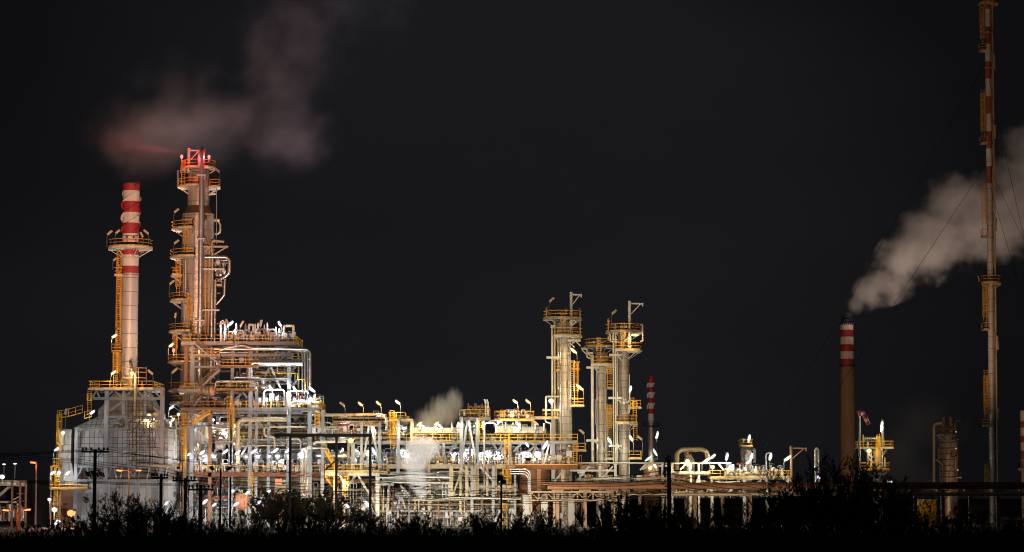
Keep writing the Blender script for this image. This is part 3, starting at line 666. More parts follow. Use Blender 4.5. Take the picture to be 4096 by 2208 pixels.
for p,q,mt in (((1030,1395),(1020,1440),'galv'),((1060,1400),(1028,1440),'rust_light'),((1105,1400),(1138,1440),'galv'),((1078,1470),(1050,1530),'galv'),((1084,1470),(1125,1560),'white_paint'),((1005,1505),(1032,1460),'dark'),((1185,1465),(1150,1500),'galv'),((1190,1520),(1165,1545),'galv'),
     ((768,1545),(740,1570),'galv'),((755,1655),(770,1675),'galv'),((1004,1645),(965,1705),'galv'),((1010,1645),(1032,1680),'galv'),((1035,1685),(1075,1745),'galv'),((1000,1765),(955,1838),'white_paint'),((1006,1765),(1025,1800),'galv'),((902,1768),(925,1790),'galv'),
     ((1280,1610),(1230,1660),'white_paint'),((965,1575),(925,1620),'galv'),((970,1570),(990,1590),'galv'),((790,1722),(832,1760),'white_paint'),((850,1968),(884,1900),'rust'),((884,1900),(918,1975),'rust'),((918,1985),(948,1950),'galv'),((980,1990),(948,1950),'galv'),((1239,1900),(1200,1960),'galv')):
    pbar(PS,p,q,YS+.4,.3,mt)
m=MB(); m.ibeam(W(845,1992,YS+.3),W(918,1992,YS+.3),.3,.5); m.build('beam',M['rust'],PS)
# landings, stairs and walkways of the structure
pplat(PS,885,1030,1465,YS-1.6,2.4,'FLR',mats=('rust_light','yellow')); pplat(PS,862,1028,1558,YS-1.4,2.2,'FLR',mats=('rust_light','yellow')); pplat(PS,1165,1210,1440,YS+2,4,'FR')
pplat(PS,725,905,1634,YS-2.2,2.4,'FLR',mats=('rust_light','rust_light')); pplat(PS,1245,1280,1625,YS-1,3,'FLR'); pplat(PS,900,935,1369,YS-1.4,1.5,'FLR'); pplat(PS,722,762,1700,YS-1.6,2,'FLR',mats=('rust_light','yellow'))
pplat(PS,668,718,1880,YS-2,3,'FLR'); pplat(PS,672,715,1745,YS-1.5,3,'FLR'); pplat(PS,676,716,1692,YS-1.2,3,'FL'); pplat(PS,676,700,1825,YS-1.3,2,'FLR',mats=('galv','yellow'))
for a,b,mt in (((888,1465),(785,1380),'galv'),((790,1560),(878,1478),'galv'),((768,1695),(838,1652),'yellow'),((762,1640),(800,1590),'galv'),((1298,1800),(1345,1885),'yellow'),((1300,1905),(1350,1975),'yellow')):
    m=MB(); A=W(*a,YS-1.2); B=W(*b,YS-1.2); m.stair(A,B) ; st=m.build('stair',M[mt],PS)
    q=MB(); q.rail([A,B],1.,step=1.1,toe=False); q.rail([A+V((0,.9,0)),B+V((0,.9,0))],1.,step=1.1,toe=False); q.build('stair_railing',M['rust_light' if mt=='galv' else 'yellow'],st)
for px,a,b,mt in ((918,1560,1700,'yellow'),(926,1620,1770,'yellow'),(1003,1885,1990,'yellow'),(735,1640,1880,'yellow'),(1270,1640,1760,'yellow'),(990,1395,1465,'yellow'),(693,1755,1878,'yellow')): pladder(PS,px,a,b,YS-.9,mat=mt)
for a,b,py,dy in ((1000,1160,1517,3),(930,1235,1760,2.5),(1030,1165,1440,2),(770,880,1421,-1.2),(735,860,1561,-1),(960,1100,1700,4)):
    pplat(PS,a,b,py,YS+dy,1.2,'F')
# tan portal frames and relief valves on the roof deck
for px0,px1,p0,p1,mt in ((1136,1174,1304,1378,'tan'),(996,1014,1300,1369,'white_paint'),(884,900,1290,1369,'white_paint')):
    m=MB(); 
    for px in (px0,px1): m.ibeam(W(px,p1,YS+3),W(px,p0,YS+3),.35,.35)
    m.ibeam(W(px0-3,p0,YS+3),W(px1+3,p0,YS+3),.35,.35); m.build('portal_frame',M[mt],PS)
RV=thing('relief_valve_row','row of pointed white relief valves and brown pipe loops standing along the roof deck','relief valves',(WX(1040,1369,YS),YS+3,zs(1369)))
for px,top,Yq,s_ in ((945,1292,2,1.5),(982,1294,3,1.5),(1020,1294,3.5,1.2),(1031,1290,2.5,1.5),(1057,1298,4,1.1),(1068,1290,3,1.5),(1103,1306,3,1.),(1117,1312,2,1.1),(960,1320,5,1.),(1005,1322,5,1.),(1083,1318,5,1.),(1130,1330,2,1.)):
    c=W(px,1369,YS+Yq); relief(RV,c.x,c.y,c.z,WZ(top,YS+Yq)-c.z,'white_paint',s_)
for x0,x1,top,mt in ((1031,1062,1317,'rust_light'),(1074,1100,1317,'clad_pipe')):
    m=MB(); m.tube([W(x0,1369,YS+1.5),W(x0,top,YS+1.5),W(x1,top,YS+1.5),W(x1,1358,YS+1.5)],4.2*ks,12,bend=.5)
    for f in (.25,.7): c=W(x0,top+ (1369-top)*f,YS+1.5); m.cyl(c.x,c.y,c.z,c.z+.09,5.6*ks,seg=12)
    m.build('loop_pipe',M[mt],RV)
m=MB(); m.tube([W(1062,1352,YS+1.5),W(1066,1366,YS+1.5),W(1094,1366,YS+1.5),W(1100,1350,YS+1.5)],4.2*ks,12,bend=.4); m.build('loop_pipe',M['clad_pipe'],RV)
for a,b,mt in ((915,930,'rust_light'),(933,955,'rust_light'),(940,975,'white_paint'),(958,967,'rust_light')):
    m=MB(); t=1318+ (a%7)*2; m.tube([W(a,1369,YS+2),W(a,t,YS+2),W(b,t,YS+2),W(b,1369,YS+2)],.12,9,bend=.4); m.build('loop_pipe',M[mt],RV)
m=MB(); m.tube([W(886,1330,YS+1),W(886,1288,YS+1),W(890,1279,YS+1),W(896,1284,YS+1),W(897,1296,YS+1)],.07,7,bend=.35); m.build('gooseneck_vent',M['white_paint'],RV)
# decks full of small pipework
manifold('dense rust-lit valve manifold on the roof deck beside the tallest column',905,1000,1369,48,YS+1,24,8,['rust_light','silver','clad_pipe','galv'],8,2,1.1,4,1)
manifold('dense white pipe manifold on the roof deck under the pointed relief valves',1000,1130,1369,48,YS+1,34,9,None,9,3,1.1,5,2)
manifold('small manifold inside the tan portal frame at the end of the roof deck',1130,1182,1369,45,YS+2,12,6,None,3,1,1.1,2,3)
manifold('rusty valve manifold behind the mid landing below the stair',890,1030,1465,42,YS+1,22,6,['rust_light','galv','clad_pipe','rust'],8,2,1.2,3,4)
manifold('bright manifold hung under the roof deck near its middle',1030,1160,1440,42,YS+4,22,6,['silver','white_paint','clad_pipe'],5,2,1.3,3,5)
manifold('cluster of orange-lit small pipes on the main deck by the tallest column',735,905,1634,62,YS+.6,34,7,['rust_light','galv','clad_pipe','white_paint','rust'],14,2,1.2,4,6)
manifold('bright white row of small pipes along the middle of the main deck',925,1080,1634,60,YS+.6,46,9,None,16,4,1.2,5,7)
manifold('crowded silver valve row on the main deck under the slanted lamp tube',1080,1175,1634,70,YS+.6,34,9,None,10,3,1.2,4,8)
manifold('white insulated valves and red fitting at the outer end of the main deck',1172,1278,1634,58,YS+.6,26,8,['white_paint','pale_insul','silver','galv'],9,2,1.4,4,9)
manifold('manifold on the mid platform beside the silver drum',862,1028,1558,30,YS+.2,18,5,['silver','galv','rust_light','pale_insul'],6,1,1.2,3,10)
manifold('bright crowded valves on the lower deck by the tall column foot',775,860,1892,85,YS+.5,24,7,['silver','white_paint','clad_pipe','tan'],8,3,1.3,4,11)
manifold('crowded small-bore pipes on the lower deck beneath the exchanger row near its start',860,960,1892,52,YS+.5,34,6,None,12,3,1.2,4,12)
manifold('crowded small-bore pipes on the lower deck beneath the middle exchangers',960,1080,1892,52,YS+.5,40,6,None,14,4,1.2,4,13)
manifold('crowded small-bore pipes on the lower deck beneath the last exchangers',1080,1200,1892,52,YS+.5,40,6,None,14,4,1.2,4,14)
manifold('small-bore pipes at the outer end of the lower deck',1200,1315,1892,60,YS+.5,30,6,None,10,3,1.2,4,15)
manifold('yellow-lit pipe tangle under the main deck behind the long tan pipe',960,1150,1760,85,YS+6,36,6,['tan','clad_pipe','galv','pale_insul'],8,3,1.5,6,16)
manifold('pipe tangle under the main deck beside the tallest column',770,960,1770,90,YS+5,34,6,['silver','white_paint','clad_pipe','galv'],8,3,1.5,6,17)
manifold('pipe tangle under the outer half of the main deck',1120,1300,1770,110,YS+4,38,7,['tan','clad_pipe','galv','pale_insul'],8,3,1.5,6,18)
manifold('ground pumps and pipes under the lower deck at the tall column foot',700,850,2108,180,YS+2,34,9,['clad_pipe','white_paint','rust_light','galv'],8,4,1.6,6,19)
manifold('ground pipework under the lower deck beside the orange vessel',850,1000,2108,190,YS+3,34,9,['clad_pipe','white_paint','tan','galv'],10,4,1.6,6,20)
manifold('ground pipework and orange machines under the middle of the lower deck',1000,1160,2108,190,YS+2,40,9,['clad_pipe','tan','orange_tank','galv'],12,4,1.6,6,21)
manifold('ground pipework under the outer end of the lower deck',1160,1320,2108,190,YS+2,40,9,['clad_pipe','pale_insul','tan','galv'],10,4,1.6,6,22)
pipebank('bank of rust-lit and silver pipes crossing under the roof deck',850,1190,[1385,1392,1402,1410,1420,1432,1445],YS+6,(3,7),['clad_pipe','rust_light','silver','galv'],1)
pipebank('bank of bright pipes crossing the structure behind the big elbowed duct',930,1200,[1478,1486,1493,1501,1508,1516,1526,1535],YS+5,(3,7),['silver','clad_pipe','white_paint'],2)
pipebank('bank of pipes crossing behind the main deck valves',800,1250,[1572,1580,1592,1602,1612,1620],YS+9,(3,6),None,3)
pipebank('bank of yellowish pipes slung beneath the main deck',850,1300,[1660,1668,1694,1700,1716,1726,1738,1748,1756],YS+7,(3,8),['tan','clad_pipe','pale_insul','galv'],4)
pipebank('bank of silver pipes running above the exchanger row',930,1320,[1765,1772,1780,1790,1797,1806],YS+5,(3,8),['silver','clad_pipe','pale_insul'],5)
pipebank('bank of orange-tinted pipes hung beneath the lower deck',780,1330,[1908,1916,1925,1934,1945,1955],YS+5,(3,9),['clad_pipe','tan','rust_light','pale_insul'],6)
pipebank('low pipe bank just above the ground behind the tree line',700,1320,[1985,2000,2015,2030,2050,2070],YS+4,(3,9),['clad_pipe','tan','galv','pale_insul'],7)
# large individual pipes
pipe('long silver loop pipe over the roof edge dropping down the outer side of the structure',[(880,1402,YS-.3),(905,1392,YS-.3),(975,1380,YS-.5),(1000,1392,YS-.5),(1228,1397,YS-.5),(1240,1408,YS-.5),(1240,1560,YS-.5)],5.2,'clad_pipe',bend=.7,fl=3)
for i,(px,top,mt) in enumerate(((1194,1404,'tan'),(1209,1402,'clad_pipe'),(1219,1400,'silver'),(1230,1402,'clad_pipe'))):
    pipe(['tan','dull silver','bright silver','pale thin'][i]+' riser pipe among the four verticals at the outer side of the structure',[(px-45,top-2+i,YS+1.5),(px,top-2+i,YS+1.5),(px,1640,YS+1.5)],3.6,mt,bend=.8,fl=3.5,group='riser pipes at the outer side')
pipe('fat polished duct with an elbow dropping at its inner end, across the upper structure',[(1210,1452,YS-.4),(1012,1452,YS-.4),(999,1466,YS-.4),(999,1512,YS-.4)],12.5,'silver',bend=1.4,fl=4,name='duct',cat='duct',seg=18)
pipe('dark brown pipe running directly under the fat polished duct',[(1010,1464,YS-.1),(1182,1463,YS-.1)],4.5,'cone_dark')
pipe('fat pipe with an orange-tinted half crossing under the roof deck to the tallest column',[(855,1396,YS-.2),(1100,1397,YS-.2)],7,'clad_pipe',fl=3)
pipe('silver pipe bending down to the drum in mid structure',[(940,1510,YS+.2),(1038,1510,YS+.2),(1052,1520,YS+.2),(1054,1535,YS+.2)],6,'silver',bend=.8,fl=2)
pipe('yellow-painted thin conduit stepping down across the upper structure',[(1109,1470,YS-.8),(1109,1494,YS-.8),(1190,1494,YS-.8),(1190,1518,YS-.8),(1221,1518,YS-.8),(1222,1560,YS-.8)],1.6,'yellow',bend=.2)
pipe('white square loop pipe around the lamp on the main deck',[(1054,1622,YS-.6),(1054,1570,YS-.6),(1062,1560,YS-.6),(1130,1558,YS-.6),(1138,1566,YS-.6),(1138,1622,YS-.6)],3.8,'white_paint',bend=.5)
pipe('silver square loop pipe at the outer end of the main deck',[(1148,1660,YS-.8),(1148,1572,YS-.8),(1152,1564,YS-.8),(1228,1564,YS-.8),(1232,1576,YS-.8)],3.2,'clad_pipe',bend=.4)
pipe('white insulated header lying along the outer main deck',[(1172,1607,YS-.7),(1245,1608,YS-.7),(1276,1611,YS-.7)],5.2,'pale_insul',bend=.5,fl=1.5)
pipe('rust-lit looped pipe beside the mid stair',[(860,1560,YS-.9),(862,1530,YS-.9),(872,1524,YS-.9),(1018,1524,YS-.9),(1023,1534,YS-.9),(1023,1560,YS-.9)],3.4,'clad_pipe',bend=.4)
pipe('long tan pipe under the main deck with an elbow dropping past the exchangers',[(1147,1678,YS-.5),(966,1678,YS-.5),(951,1692,YS-.5),(951,1885,YS-.5)],8.8,'tan',bend=1.3,fl=4,seg=16)
pipe('tan pipe with a drop elbow running below the long tan pipe',[(1226,1708,YS-.6),(1064,1708,YS-.6),(1057,1714,YS-.6),(1057,1745,YS-.6),(1090,1747,YS-.6),(1098,1756,YS-.6),(1098,1800,YS-.6)],4.2,'tan',bend=.5,fl=4)
pipe('olive pipe crossing under the main deck',[(945,1733,YS+1.5),(1225,1733,YS+1.5)],5.5,'tan',fl=4)
pipe('dark pipe crossing above the olive pipe under the main deck',[(960,1721,YS+1.2),(1220,1720,YS+1.2)],4.2,'cone_dark',fl=5)
pipe('pale pipe crossing just above the exchanger row',[(955,1759,YS+1),(1080,1759,YS+1)],5,'pale_insul',fl=4)
pipe('pale pipe with a drop at the end above the middle exchangers',[(995,1782,YS-.4),(1130,1782,YS-.4),(1140,1772,YS-.4),(1145,1756,YS-.4),(1195,1755,YS-.4),(1203,1765,YS-.4),(1203,1800,YS-.4)],3.4,'tan',bend=.4)
for i in range(5): pipe(['first','second','third','fourth','fifth'][i]+' of five thin nested pipes dropping past the lower deck, counted from the exchangers',[(1245,1795-i*2,YS-2),(1206+i*6,1795-i*3,YS-2),(1204+i*6,1806,YS-2),(1204+i*6,2040,YS-2)],2.0,'tan' if i%2 else 'clad_pipe',bend=.4,group='nested bundle of thin pipes')
pipe('white U-shaped pipe at the foot of the tallest column',[(695,1765,YS-2.2),(697,1845,YS-2.2),(701,1853,YS-2.2),(710,1853,YS-2.2),(713,1845,YS-2.2)],4.2,'white_paint',bend=.5)
pipe('white vertical pipe with a flange beside the U-shaped pipe',[(703,1680,YS-1.8),(703,1830,YS-1.8),(703,1880,YS-1.8)],3,'white_paint',fl=1.5)
pipe('brown curved inlet pipe arching over the green-lit drum',[(868,1765,YS-.3),(868,1748,YS-.3),(880,1742,YS-.3),(893,1745,YS-.3),(898,1758,YS-.3)],5,'rust',bend=.7)
# vessels and exchangers inside
drum('silver horizontal drum in the middle of the structure behind the slanted lamp tube',1024,1102,1548,17,YS+2.5)
drum('dark greenish horizontal drum on the lower storey under the curved brown pipe',860,902,1783,16,YS+1,'clad_dull')
drum('grey horizontal drum behind the elbow of the long tan pipe',915,990,1785,16,YS+2.5,'clad_pipe')
drum('long silver drum on the lower deck past the last exchanger',1258,1400,1822,16,YS+1.5,'silver')
drum('white horizontal drum on the lower deck by the tall column foot',778,835,1740,34,YS+4,'white_paint',nz=2)
for i,(px,ry,ln,lab) in enumerate(((811,20,4,'narrow rust-coloured flanged head on the main deck next to the stair foot'),(843,24,4,'taller rust-coloured flanged head on the main deck beside the narrow one'))):
    c=W(px,1562 if i else 1560,YS-.8); o=thing('flanged_vessel_head',lab,'vessel head',(c.x,c.y,c.z-1),'rust-coloured flanged heads')
    d=V((.93,-.36,0)); r_=ry*ks
    m=MB(); m.tube([c,c+d*.14],r_,22); m.tube([c+d*.2,c+d*.32],r_,22); m.build('flange',M['rust_light'],o)
    m=MB(); m.tube([c+d*.3,c+d*.5,c+d*.6],[r_*.85,r_*.6,.1],20); m.build('cover',M['orange_tank'],o)
    m=MB(); m.tube([c-d*ln,c],r_*.8,20); m.build('shell',M['clad_dull'],o)
    m=MB(); m.tube([c-d*.4-V((0,0,r_*.7)),c-d*.4-V((0,0,2.9))],.2,8); m.build('support_leg',M['rust_light'],o)
for i,(px,py,r_,lab) in enumerate(((820,1824,17,'heat exchanger with a white-lit cover behind the first pair of slanted lamps'),(853,1822,15,'heat exchanger whose cover shows between two steel columns by the tall column foot'),(981,1826,15,'small heat exchanger right beside the drop of the long tan pipe'),(1028,1825,17,'heat exchanger under the third slanted lamp past the long tan pipe'),(1074,1827,13,'narrow heat exchanger in the middle of the exchanger row'),(1108,1825,17,'large heat exchanger below the pale pipe drop'),(1151,1826,17,'large heat exchanger under the last but one slanted lamp'),(1199,1824,15,'last heat exchanger of the row beside the nested thin pipes'))):
    exchanger(lab,px,py,r_,YS+.2,5,'silver' if i%2 else 'clad_pipe',skew=.45 if i>1 else .2)
O=drum('orange painted horizontal vessel on the ground beneath the lower deck',938,998,2008,36,YS+.5,'orange_tank',nz=1)
m=MB(); m.pbox(896,922,1995,2108,YS-.5,3)
for px,py,w,h,lab in ((1114,1915,14,22,'orange machine housing on the ground behind the tallest bush'),):
    o=thing('pump_housing',lab,'pump',W(px,py+h,YS-1)); m=MB(); m.pbox(px-w,px+w,py,py+h,YS-1,1.2); m.build('casing',M['orange_tank'],o); m=MB(); m.tube([W(px+w,py+h*.5,YS-.5),W(px+w*2,py+h*.5,YS-.5)],.3,12); m.build('motor',M['galv'],o); m=MB(); m.pbox(px-w*1.2,px+w*2.2,py+h,py+h+200,YS-1.1,1.4); m.build('plinth',M['concrete'],o)
# ================================================================== central pipe rack
YR=379.; kr=S(YR); zr=lambda py: WZ(py,YR)
PR=thing('pipe_rack','long steel pipe rack with yellow walkways between the process structure and the slim columns','pipe rack',(WX(1800,1900,YR),YR+7,0))
def rdeck(root,px0,px1,py,Y,dep,sides='FLR',mat='galv',h=1.15,th=.25): return pplat(root,px0,px1,py,Y,dep,sides,mats=(mat,'yellow'),th=th,h=h,step=1.35)
rdeck(PR,1330,1548,1687,YR+3,4,'F','steel_grey'); rdeck(PR,1553,1620,1679,YR+1,5,'FLR','tan'); rdeck(PR,1420,2312,1766,YR+.5,9,'F','galv',th=.35); rdeck(PR,1300,1550,1888,YR-1,8,'FR','tan'); rdeck(PR,1548,2062,1861,YR,9,'F','steel_grey',th=.35); rdeck(PR,2062,2312,1860,YR-.6,9,'FR','rust',th=.7)
rdeck(PR,1839,1961,1671,YR+1.5,6,'FLRB','galv',h=1.3,th=.4); rdeck(PR,1976,2138,1678,YR+2,6,'FLRB','tan',h=1.3); rdeck(PR,1740,1775,1856,YR-.8,2,'FLR','steel_grey'); rdeck(PR,1788,1806,1856,YR-.8,2,'FLR','steel_grey')
for px,py0,py1,Yq,w,mt in ((1345,1690,1770,YR+3,.4,'tan'),(1395,1690,1890,YR+3,.4,'tan'),(1412,1770,1890,YR,.55,'steel_grey'),(1446,1690,1890,YR,.42,'galv'),(1519,1690,1890,YR,.45,'galv'),(1593,1682,1890,YR-.3,.5,'galv'),(1648,1682,1766,YR-.2,.45,'tan'),
    (1846,1672,1870,YR,.55,'galv'),(1909,1672,1870,YR,.5,'galv'),(1880,1740,1870,YR+2,.4,'galv'),(1775,1772,1860,YR,.4,'steel_grey'),(2040,1770,1860,YR+.5,.42,'galv'),(2052,1690,1700,YR+2,.3,'galv'),(2130,1680,1735,YR+3,.4,'tan'),(2170,1770,1860,YR+1,.45,'galv'),(2212,1670,1990,YR+1,.5,'galv'),
    (1341,1890,2110,YR,.55,'tan'),(1376,1890,2110,YR-.8,.5,'tan'),(1510,1890,2110,YR-1,.6,'pale_insul'),(1290,1640,2110,YR+1,.5,'galv'),
    (1718,1870,2110,YR+2,.4,'tan'),(1805,1862,2000,YR-.3,.6,'tan'),(1842,1862,2050,YR,.35,'tan'),(1867,1862,1995,YR-.4,.5,'tan'),(1888,1862,2050,YR-.3,.45,'galv'),(1898,1862,1995,YR,.4,'tan'),(1910,1862,1990,YR+1,.42,'tan'),(1973,1862,2060,YR-.4,.45,'galv'),(1981,1862,2000,YR+.6,.5,'tan'),(1949,1862,1985,YR,.35,'tan'),(2060,1900,2060,YR,.35,'galv'),(2155,1875,1965,YR-.5,.6,'rust_light'),(2250,1862,1960,YR,.5,'tan')):
    pcol(PR,px,py0,py1,Yq,w,mt)
for p,q,Yq,mt in (((1476,1700),(1456,1830),YR-.2,'galv'),((1486,1710),(1512,1825),YR-.2,'galv'),((1870,1680),(1846,1845),YR-.1,'galv'),((1874,1680),(1905,1850),YR-.1,'white_paint'),((1740,1772),(1705,1858),YR,'steel_grey'),((1738,1772),(1772,1860),YR,'steel_grey'),((1815,1772),(1778,1858),YR,'steel_grey'),((1770,1790),(1740,1775),YR,'steel_grey'),((1836,1766),(1805,1800),YR-.5,'galv'),
    ((1968,1768),(1990,1805),YR-.3,'steel_grey'),((2008,1772),(1998,1800),YR-.3,'steel_grey'),((2030,1780),(2048,1855),YR,'galv'),((2085,1775),(2055,1805),YR,'galv'),((2122,1800),(2150,1772),YR,'galv'),((2155,1800),(2125,1772),YR,'galv'),((2120,1860),(2145,1780),YR+.4,'galv'),((2196,1775),(2175,1860),YR+.2,'white_paint'),((2030,1860),(2010,1790),YR+.4,'galv'),
    ((1420,1905),(1382,1960),YR-.6,'pale_insul'),((1434,1905),(1498,2010),YR-.6,'pale_insul'),((1580,1890),(1610,1920),YR,'galv'),((1600,1940),(1640,1985),YR,'galv'),((1700,1860),(1735,1920),YR,'galv'),((1757,1943),(1798,1990),YR,'galv'),((1810,1985),(1842,1895),YR-.5,'tan'),((1842,1870),(1900,1925),YR-.4,'pale_insul'),((1868,1930),(1885,1985),YR-.3,'galv'),((1922,1868),(1970,1922),YR-.5,'white_paint'),((2218,1925),(2258,1880),YR-.2,'galv'),((1545,2030),(1555,1985),YR,'tan'),((1680,1990),(1720,1965),YR-1,'tan'),((1590,2035),(1602,1985),YR,'galv'),((1605,1985),(1622,2035),YR,'galv')):
    pbar(PR,p,q,Yq,.3,mt)
for px0,px1,py,Yq,h,mt in ((1590,1652,1682,YR-.3,.5,'tan'),(1330,1548,1690,YR+3,.35,'steel_grey'),(1320,1520,1700,YR+2,.4,'tan'),(1300,1515,1893,YR-.9,.9,'pale_insul'),(1548,2062,1866,YR,.7,'tan'),(1838,1962,1676,YR+1.4,.5,'galv'),(2115,2225,1671,YR+2.5,.5,'tan'),(1420,2312,1770,YR+.4,.4,'galv'),(1720,1830,1790,YR-.1,.35,'steel_grey'),(1510,1720,1928,YR,.4,'galv'),(1510,1575,1935,YR,.5,'pale_insul'),(1696,1800,1932,YR-.5,.35,'pale_insul'),(2155,2320,1936,YR-.4,.6,'rust_light'),(1510,1700,1910,YR+1,.3,'galv')):
    m=MB(); m.ibeam(W(px0,py,Yq),W(px1,py,Yq),.3,h); m.build('beam',M[mt],PR)
for px,a,b,Yq in ((1570,1640,1796,YR-.4),(1580,1655,1796,YR-.2),(2027,1735,1870,YR-.4),(2020,1862,1990,YR-.8),(2034,1862,1990,YR-.8),(2018,2010,2100,YR-1),(1925,1660,1768,YR),(2010,1640,1680,YR+1),(2300,1780,1862,YR-1),(1385,1895,1990,YR-1.2)): pladder(PR,px,a,b,Yq)
m=MB()
for px0,px1,py in ((1494,1514,1644),(1559,1573,1642),(2020,2061,1640),(2086,2100,1640)): m.tube([W(px0,py+22,YR+2),W(px0,py,YR+2),W(px1,py,YR+2),W(px1,py+22,YR+2)],.06,6,bend=.15)
m.build('hatch_guard',M['galv'],PR)
# relief valves on the small tower
R2=thing('relief_valve_row','orange-lit relief valves and two vent stacks on the yellow railed tower in mid rack','relief valves',(WX(1900,1671,YR),YR+3,zr(1671)))
for px,top in ((1873,1612),(1899,1611),(1904,1612),(1928,1611)): c=W(px,1671,YR+3); relief(R2,c.x,c.y,c.z,WZ(top,YR+3)-c.z,'rust_light',1.1)
for px,top in ((1942,1600),(1951,1601)): m=MB(); m.tube([W(px,1671,YR+2.5),W(px,top+8,YR+2.5),W(px-3,top+3,YR+2.5),W(px-4,top-3,YR+2.5)],.13,8,bend=.2); m.build('vent_stack',M['white_paint'],R2)
for a,b,t in ((1874,1892,1626),(1905,1930,1625),(1930,1956,1624)): m=MB(); m.tube([W(a,1640,YR+3),W(a,t,YR+3),W(b,t,YR+3),W(b,1671,YR+3)],.14,8,bend=.4); m.build('loop_pipe',M['rust_light'],R2)
# air coolers
def air_cooler(label,px0,px1,py0,py1,Y,dep,mat,bays):
    o=thing('air_cooler',label,'air cooler',W((px0+px1)/2,py1,Y),'finned air coolers on the rack')
    m=MB(); m.pbox(px0,px1,py0,py1,Y,dep); m.build('header_box',M[mat],o)
    m=MB()
    for i in range(bays+1): px=px0+(px1-px0)*i/bays; m.pbox(px-.8,px+.8,py0-1.5,py1+1,Y-.12,.12)
    m.pbox(px0-2,px1+2,py0-1.5,py0+1,Y-.14,.14); m.build('flange_strip',M['galv'],o)
    m=MB()
    n=int((px1-px0)/7)
    for i in range(n): px=px0+5+i*7; c=W(px,py0-2,Y+.2); m.ball(c,.13,6,4)
    m.build('plug_row',M['white_paint'],o)
    r=random.Random(int(px0))
    for i in range(max(1,bays//2)):
        px=px0+(px1-px0)*(i+.5)/max(1,bays//2); m=MB(); c=W(px,(py0+py1)/2,Y); m.tube([c,c+V((0,-.5,0)),c+V((0,-.5,1.2))],.16,8,bend=.2); m.build('nozzle',M['clad_pipe'],o)
    return o
air_cooler('long pinkish air cooler header lit by slanted lamps near the drifting beige steam',1648,1840,1714,1732,YR+1.2,7,'tan',6)
air_cooler('tan air cooler box behind the yellow walkway beside the first slanted lamp',1985,2060,1707,1732,YR+2.2,6,'tan',2)
air_cooler('pale grey air cooler box with a stepped end next to the slimmest column group',2050,2172,1711,1731,YR+1.4,6,'pale_insul',4)
air_cooler('upper grey air cooler bundle set back above the pale boxes',1975,2110,1700,1708,YR+4,5,'galv',4)
air_cooler('thin pale end box stepping down past the pale grey cooler',2168,2184,1716,1732,YR+1.6,4,'pale_insul',1)
# pipes
pipe('fat tan pipe leaving the structure along the top of the rack',[(1255,1661,YR+2),(1505,1658,YR+2)],6.2,'tan',fl=7,seg=14)
pipe('silver elbow pipe ending the fat tan pipe and dropping beside the yellow ladder',[(1503,1665,YR+1.8),(1532,1663,YR+1.8),(1547,1675,YR+1.8),(1547,1722,YR+1.8)],6,'clad_pipe',bend=.9)
pipe('thin silver bypass pipe bent above the silver elbow',[(1503,1655,YR+1.5),(1530,1656,YR+1.5),(1542,1668,YR+1.5),(1543,1690,YR+1.5)],3.5,'white_paint',bend=.6)
pipe('tan pipe running below the fat tan pipe from the structure edge',[(1250,1709,YR+1),(1372,1709,YR+1)],4.5,'tan',fl=4)
pipe('pale pipe under the tan pipe at the structure edge',[(1250,1718,YR+1.2),(1370,1716,YR+1.2)],3.5,'pale_insul',fl=4)
pipe('silver pipe with a lamp above it, stepping down at the structure edge',[(1268,1690,YR+2),(1318,1690,YR+2),(1330,1700,YR+2),(1340,1720,YR+2)],3.5,'silver',bend=.4)
pipe('yellow-lit pipe with a drop end under the black gantry',[(1254,1778,YR),(1262,1768,YR),(1385,1766,YR)],5.2,'pale_insul',bend=.7,fl=3)
pipe('grey pipe curving down under the yellow-lit pipe',[(1250,1792,YR+.3),(1305,1792,YR+.3),(1318,1802,YR+.3)],4,'clad_pipe',bend=.7)
pipe('long grey pipe on the lower rack above the large grey drum',[(1510,1910,YR-.6),(1800,1910,YR-.6)],4,'white_paint',fl=5)
pipe('upper of the two pale horizontal pipes meeting the white steam jet',[(1570,1930,YR-.5),(1700,1929,YR-.5),(1796,1933,YR-.5),(1796,1990,YR-.5)],3.6,'pale_insul',bend=.5,fl=5)
pipe('silver pipe with a hooked bend behind the rack legs',[(1900,1886,YR+2),(1755,1886,YR+2),(1746,1895,YR+2),(1760,1925,YR+2)],5.2,'silver',bend=.9,fl=4)
for i in range(3): pipe(['outermost','middle','innermost'][i]+' of the three nested silver pipes bending down by the rust-brown tank',[(2040,1877+i*9,YR-1.2),(2108-i*6,1877+i*9,YR-1.2),(2121-i*4,1892+i*8,YR-1.2),(2121-i*4,1990,YR-1.2)],2.3,'silver',bend=1.2,group='three nested silver pipes')
pipe('orange-tinted long thin pipe with a vertical leg beside the orange ladder',[(1937,1865,YR-1.4),(1937,1952,YR-1.4),(1944,1959,YR-1.4),(2070,1960,YR-1.4)],2.3,'tan',bend=.4)
pipe('tall thin pink pipe rising in front of the air coolers and the small tower',[(1937,1870,YR-.8),(1937,1700,YR-.8),(1942,1692,YR-.8),(1976,1692,YR-.8),(1983,1700,YR-.8),(1983,1732,YR-.8)],3.2,'pale_insul',bend=.6)
pipe('pale looped pipe over the small tower side',[(1950,1690,YR+1),(1960,1683,YR+1),(2000,1682,YR+1)],3,'pale_insul',bend=.4)
pipe('pale long pipe low on the rack just above the hedge',[(1690,2000,YR-1.2),(1755,2000,YR-1.2),(1800,1993,YR-1.2),(2085,1995,YR-1.2)],4.6,'pale_insul',bend=.6,fl=6)
pipe('pink low pipe below the pale long pipe on its inner stretch',[(1650,2000,YR-1.6),(1850,2000,YR-1.6)],3.5,'tan',fl=6)
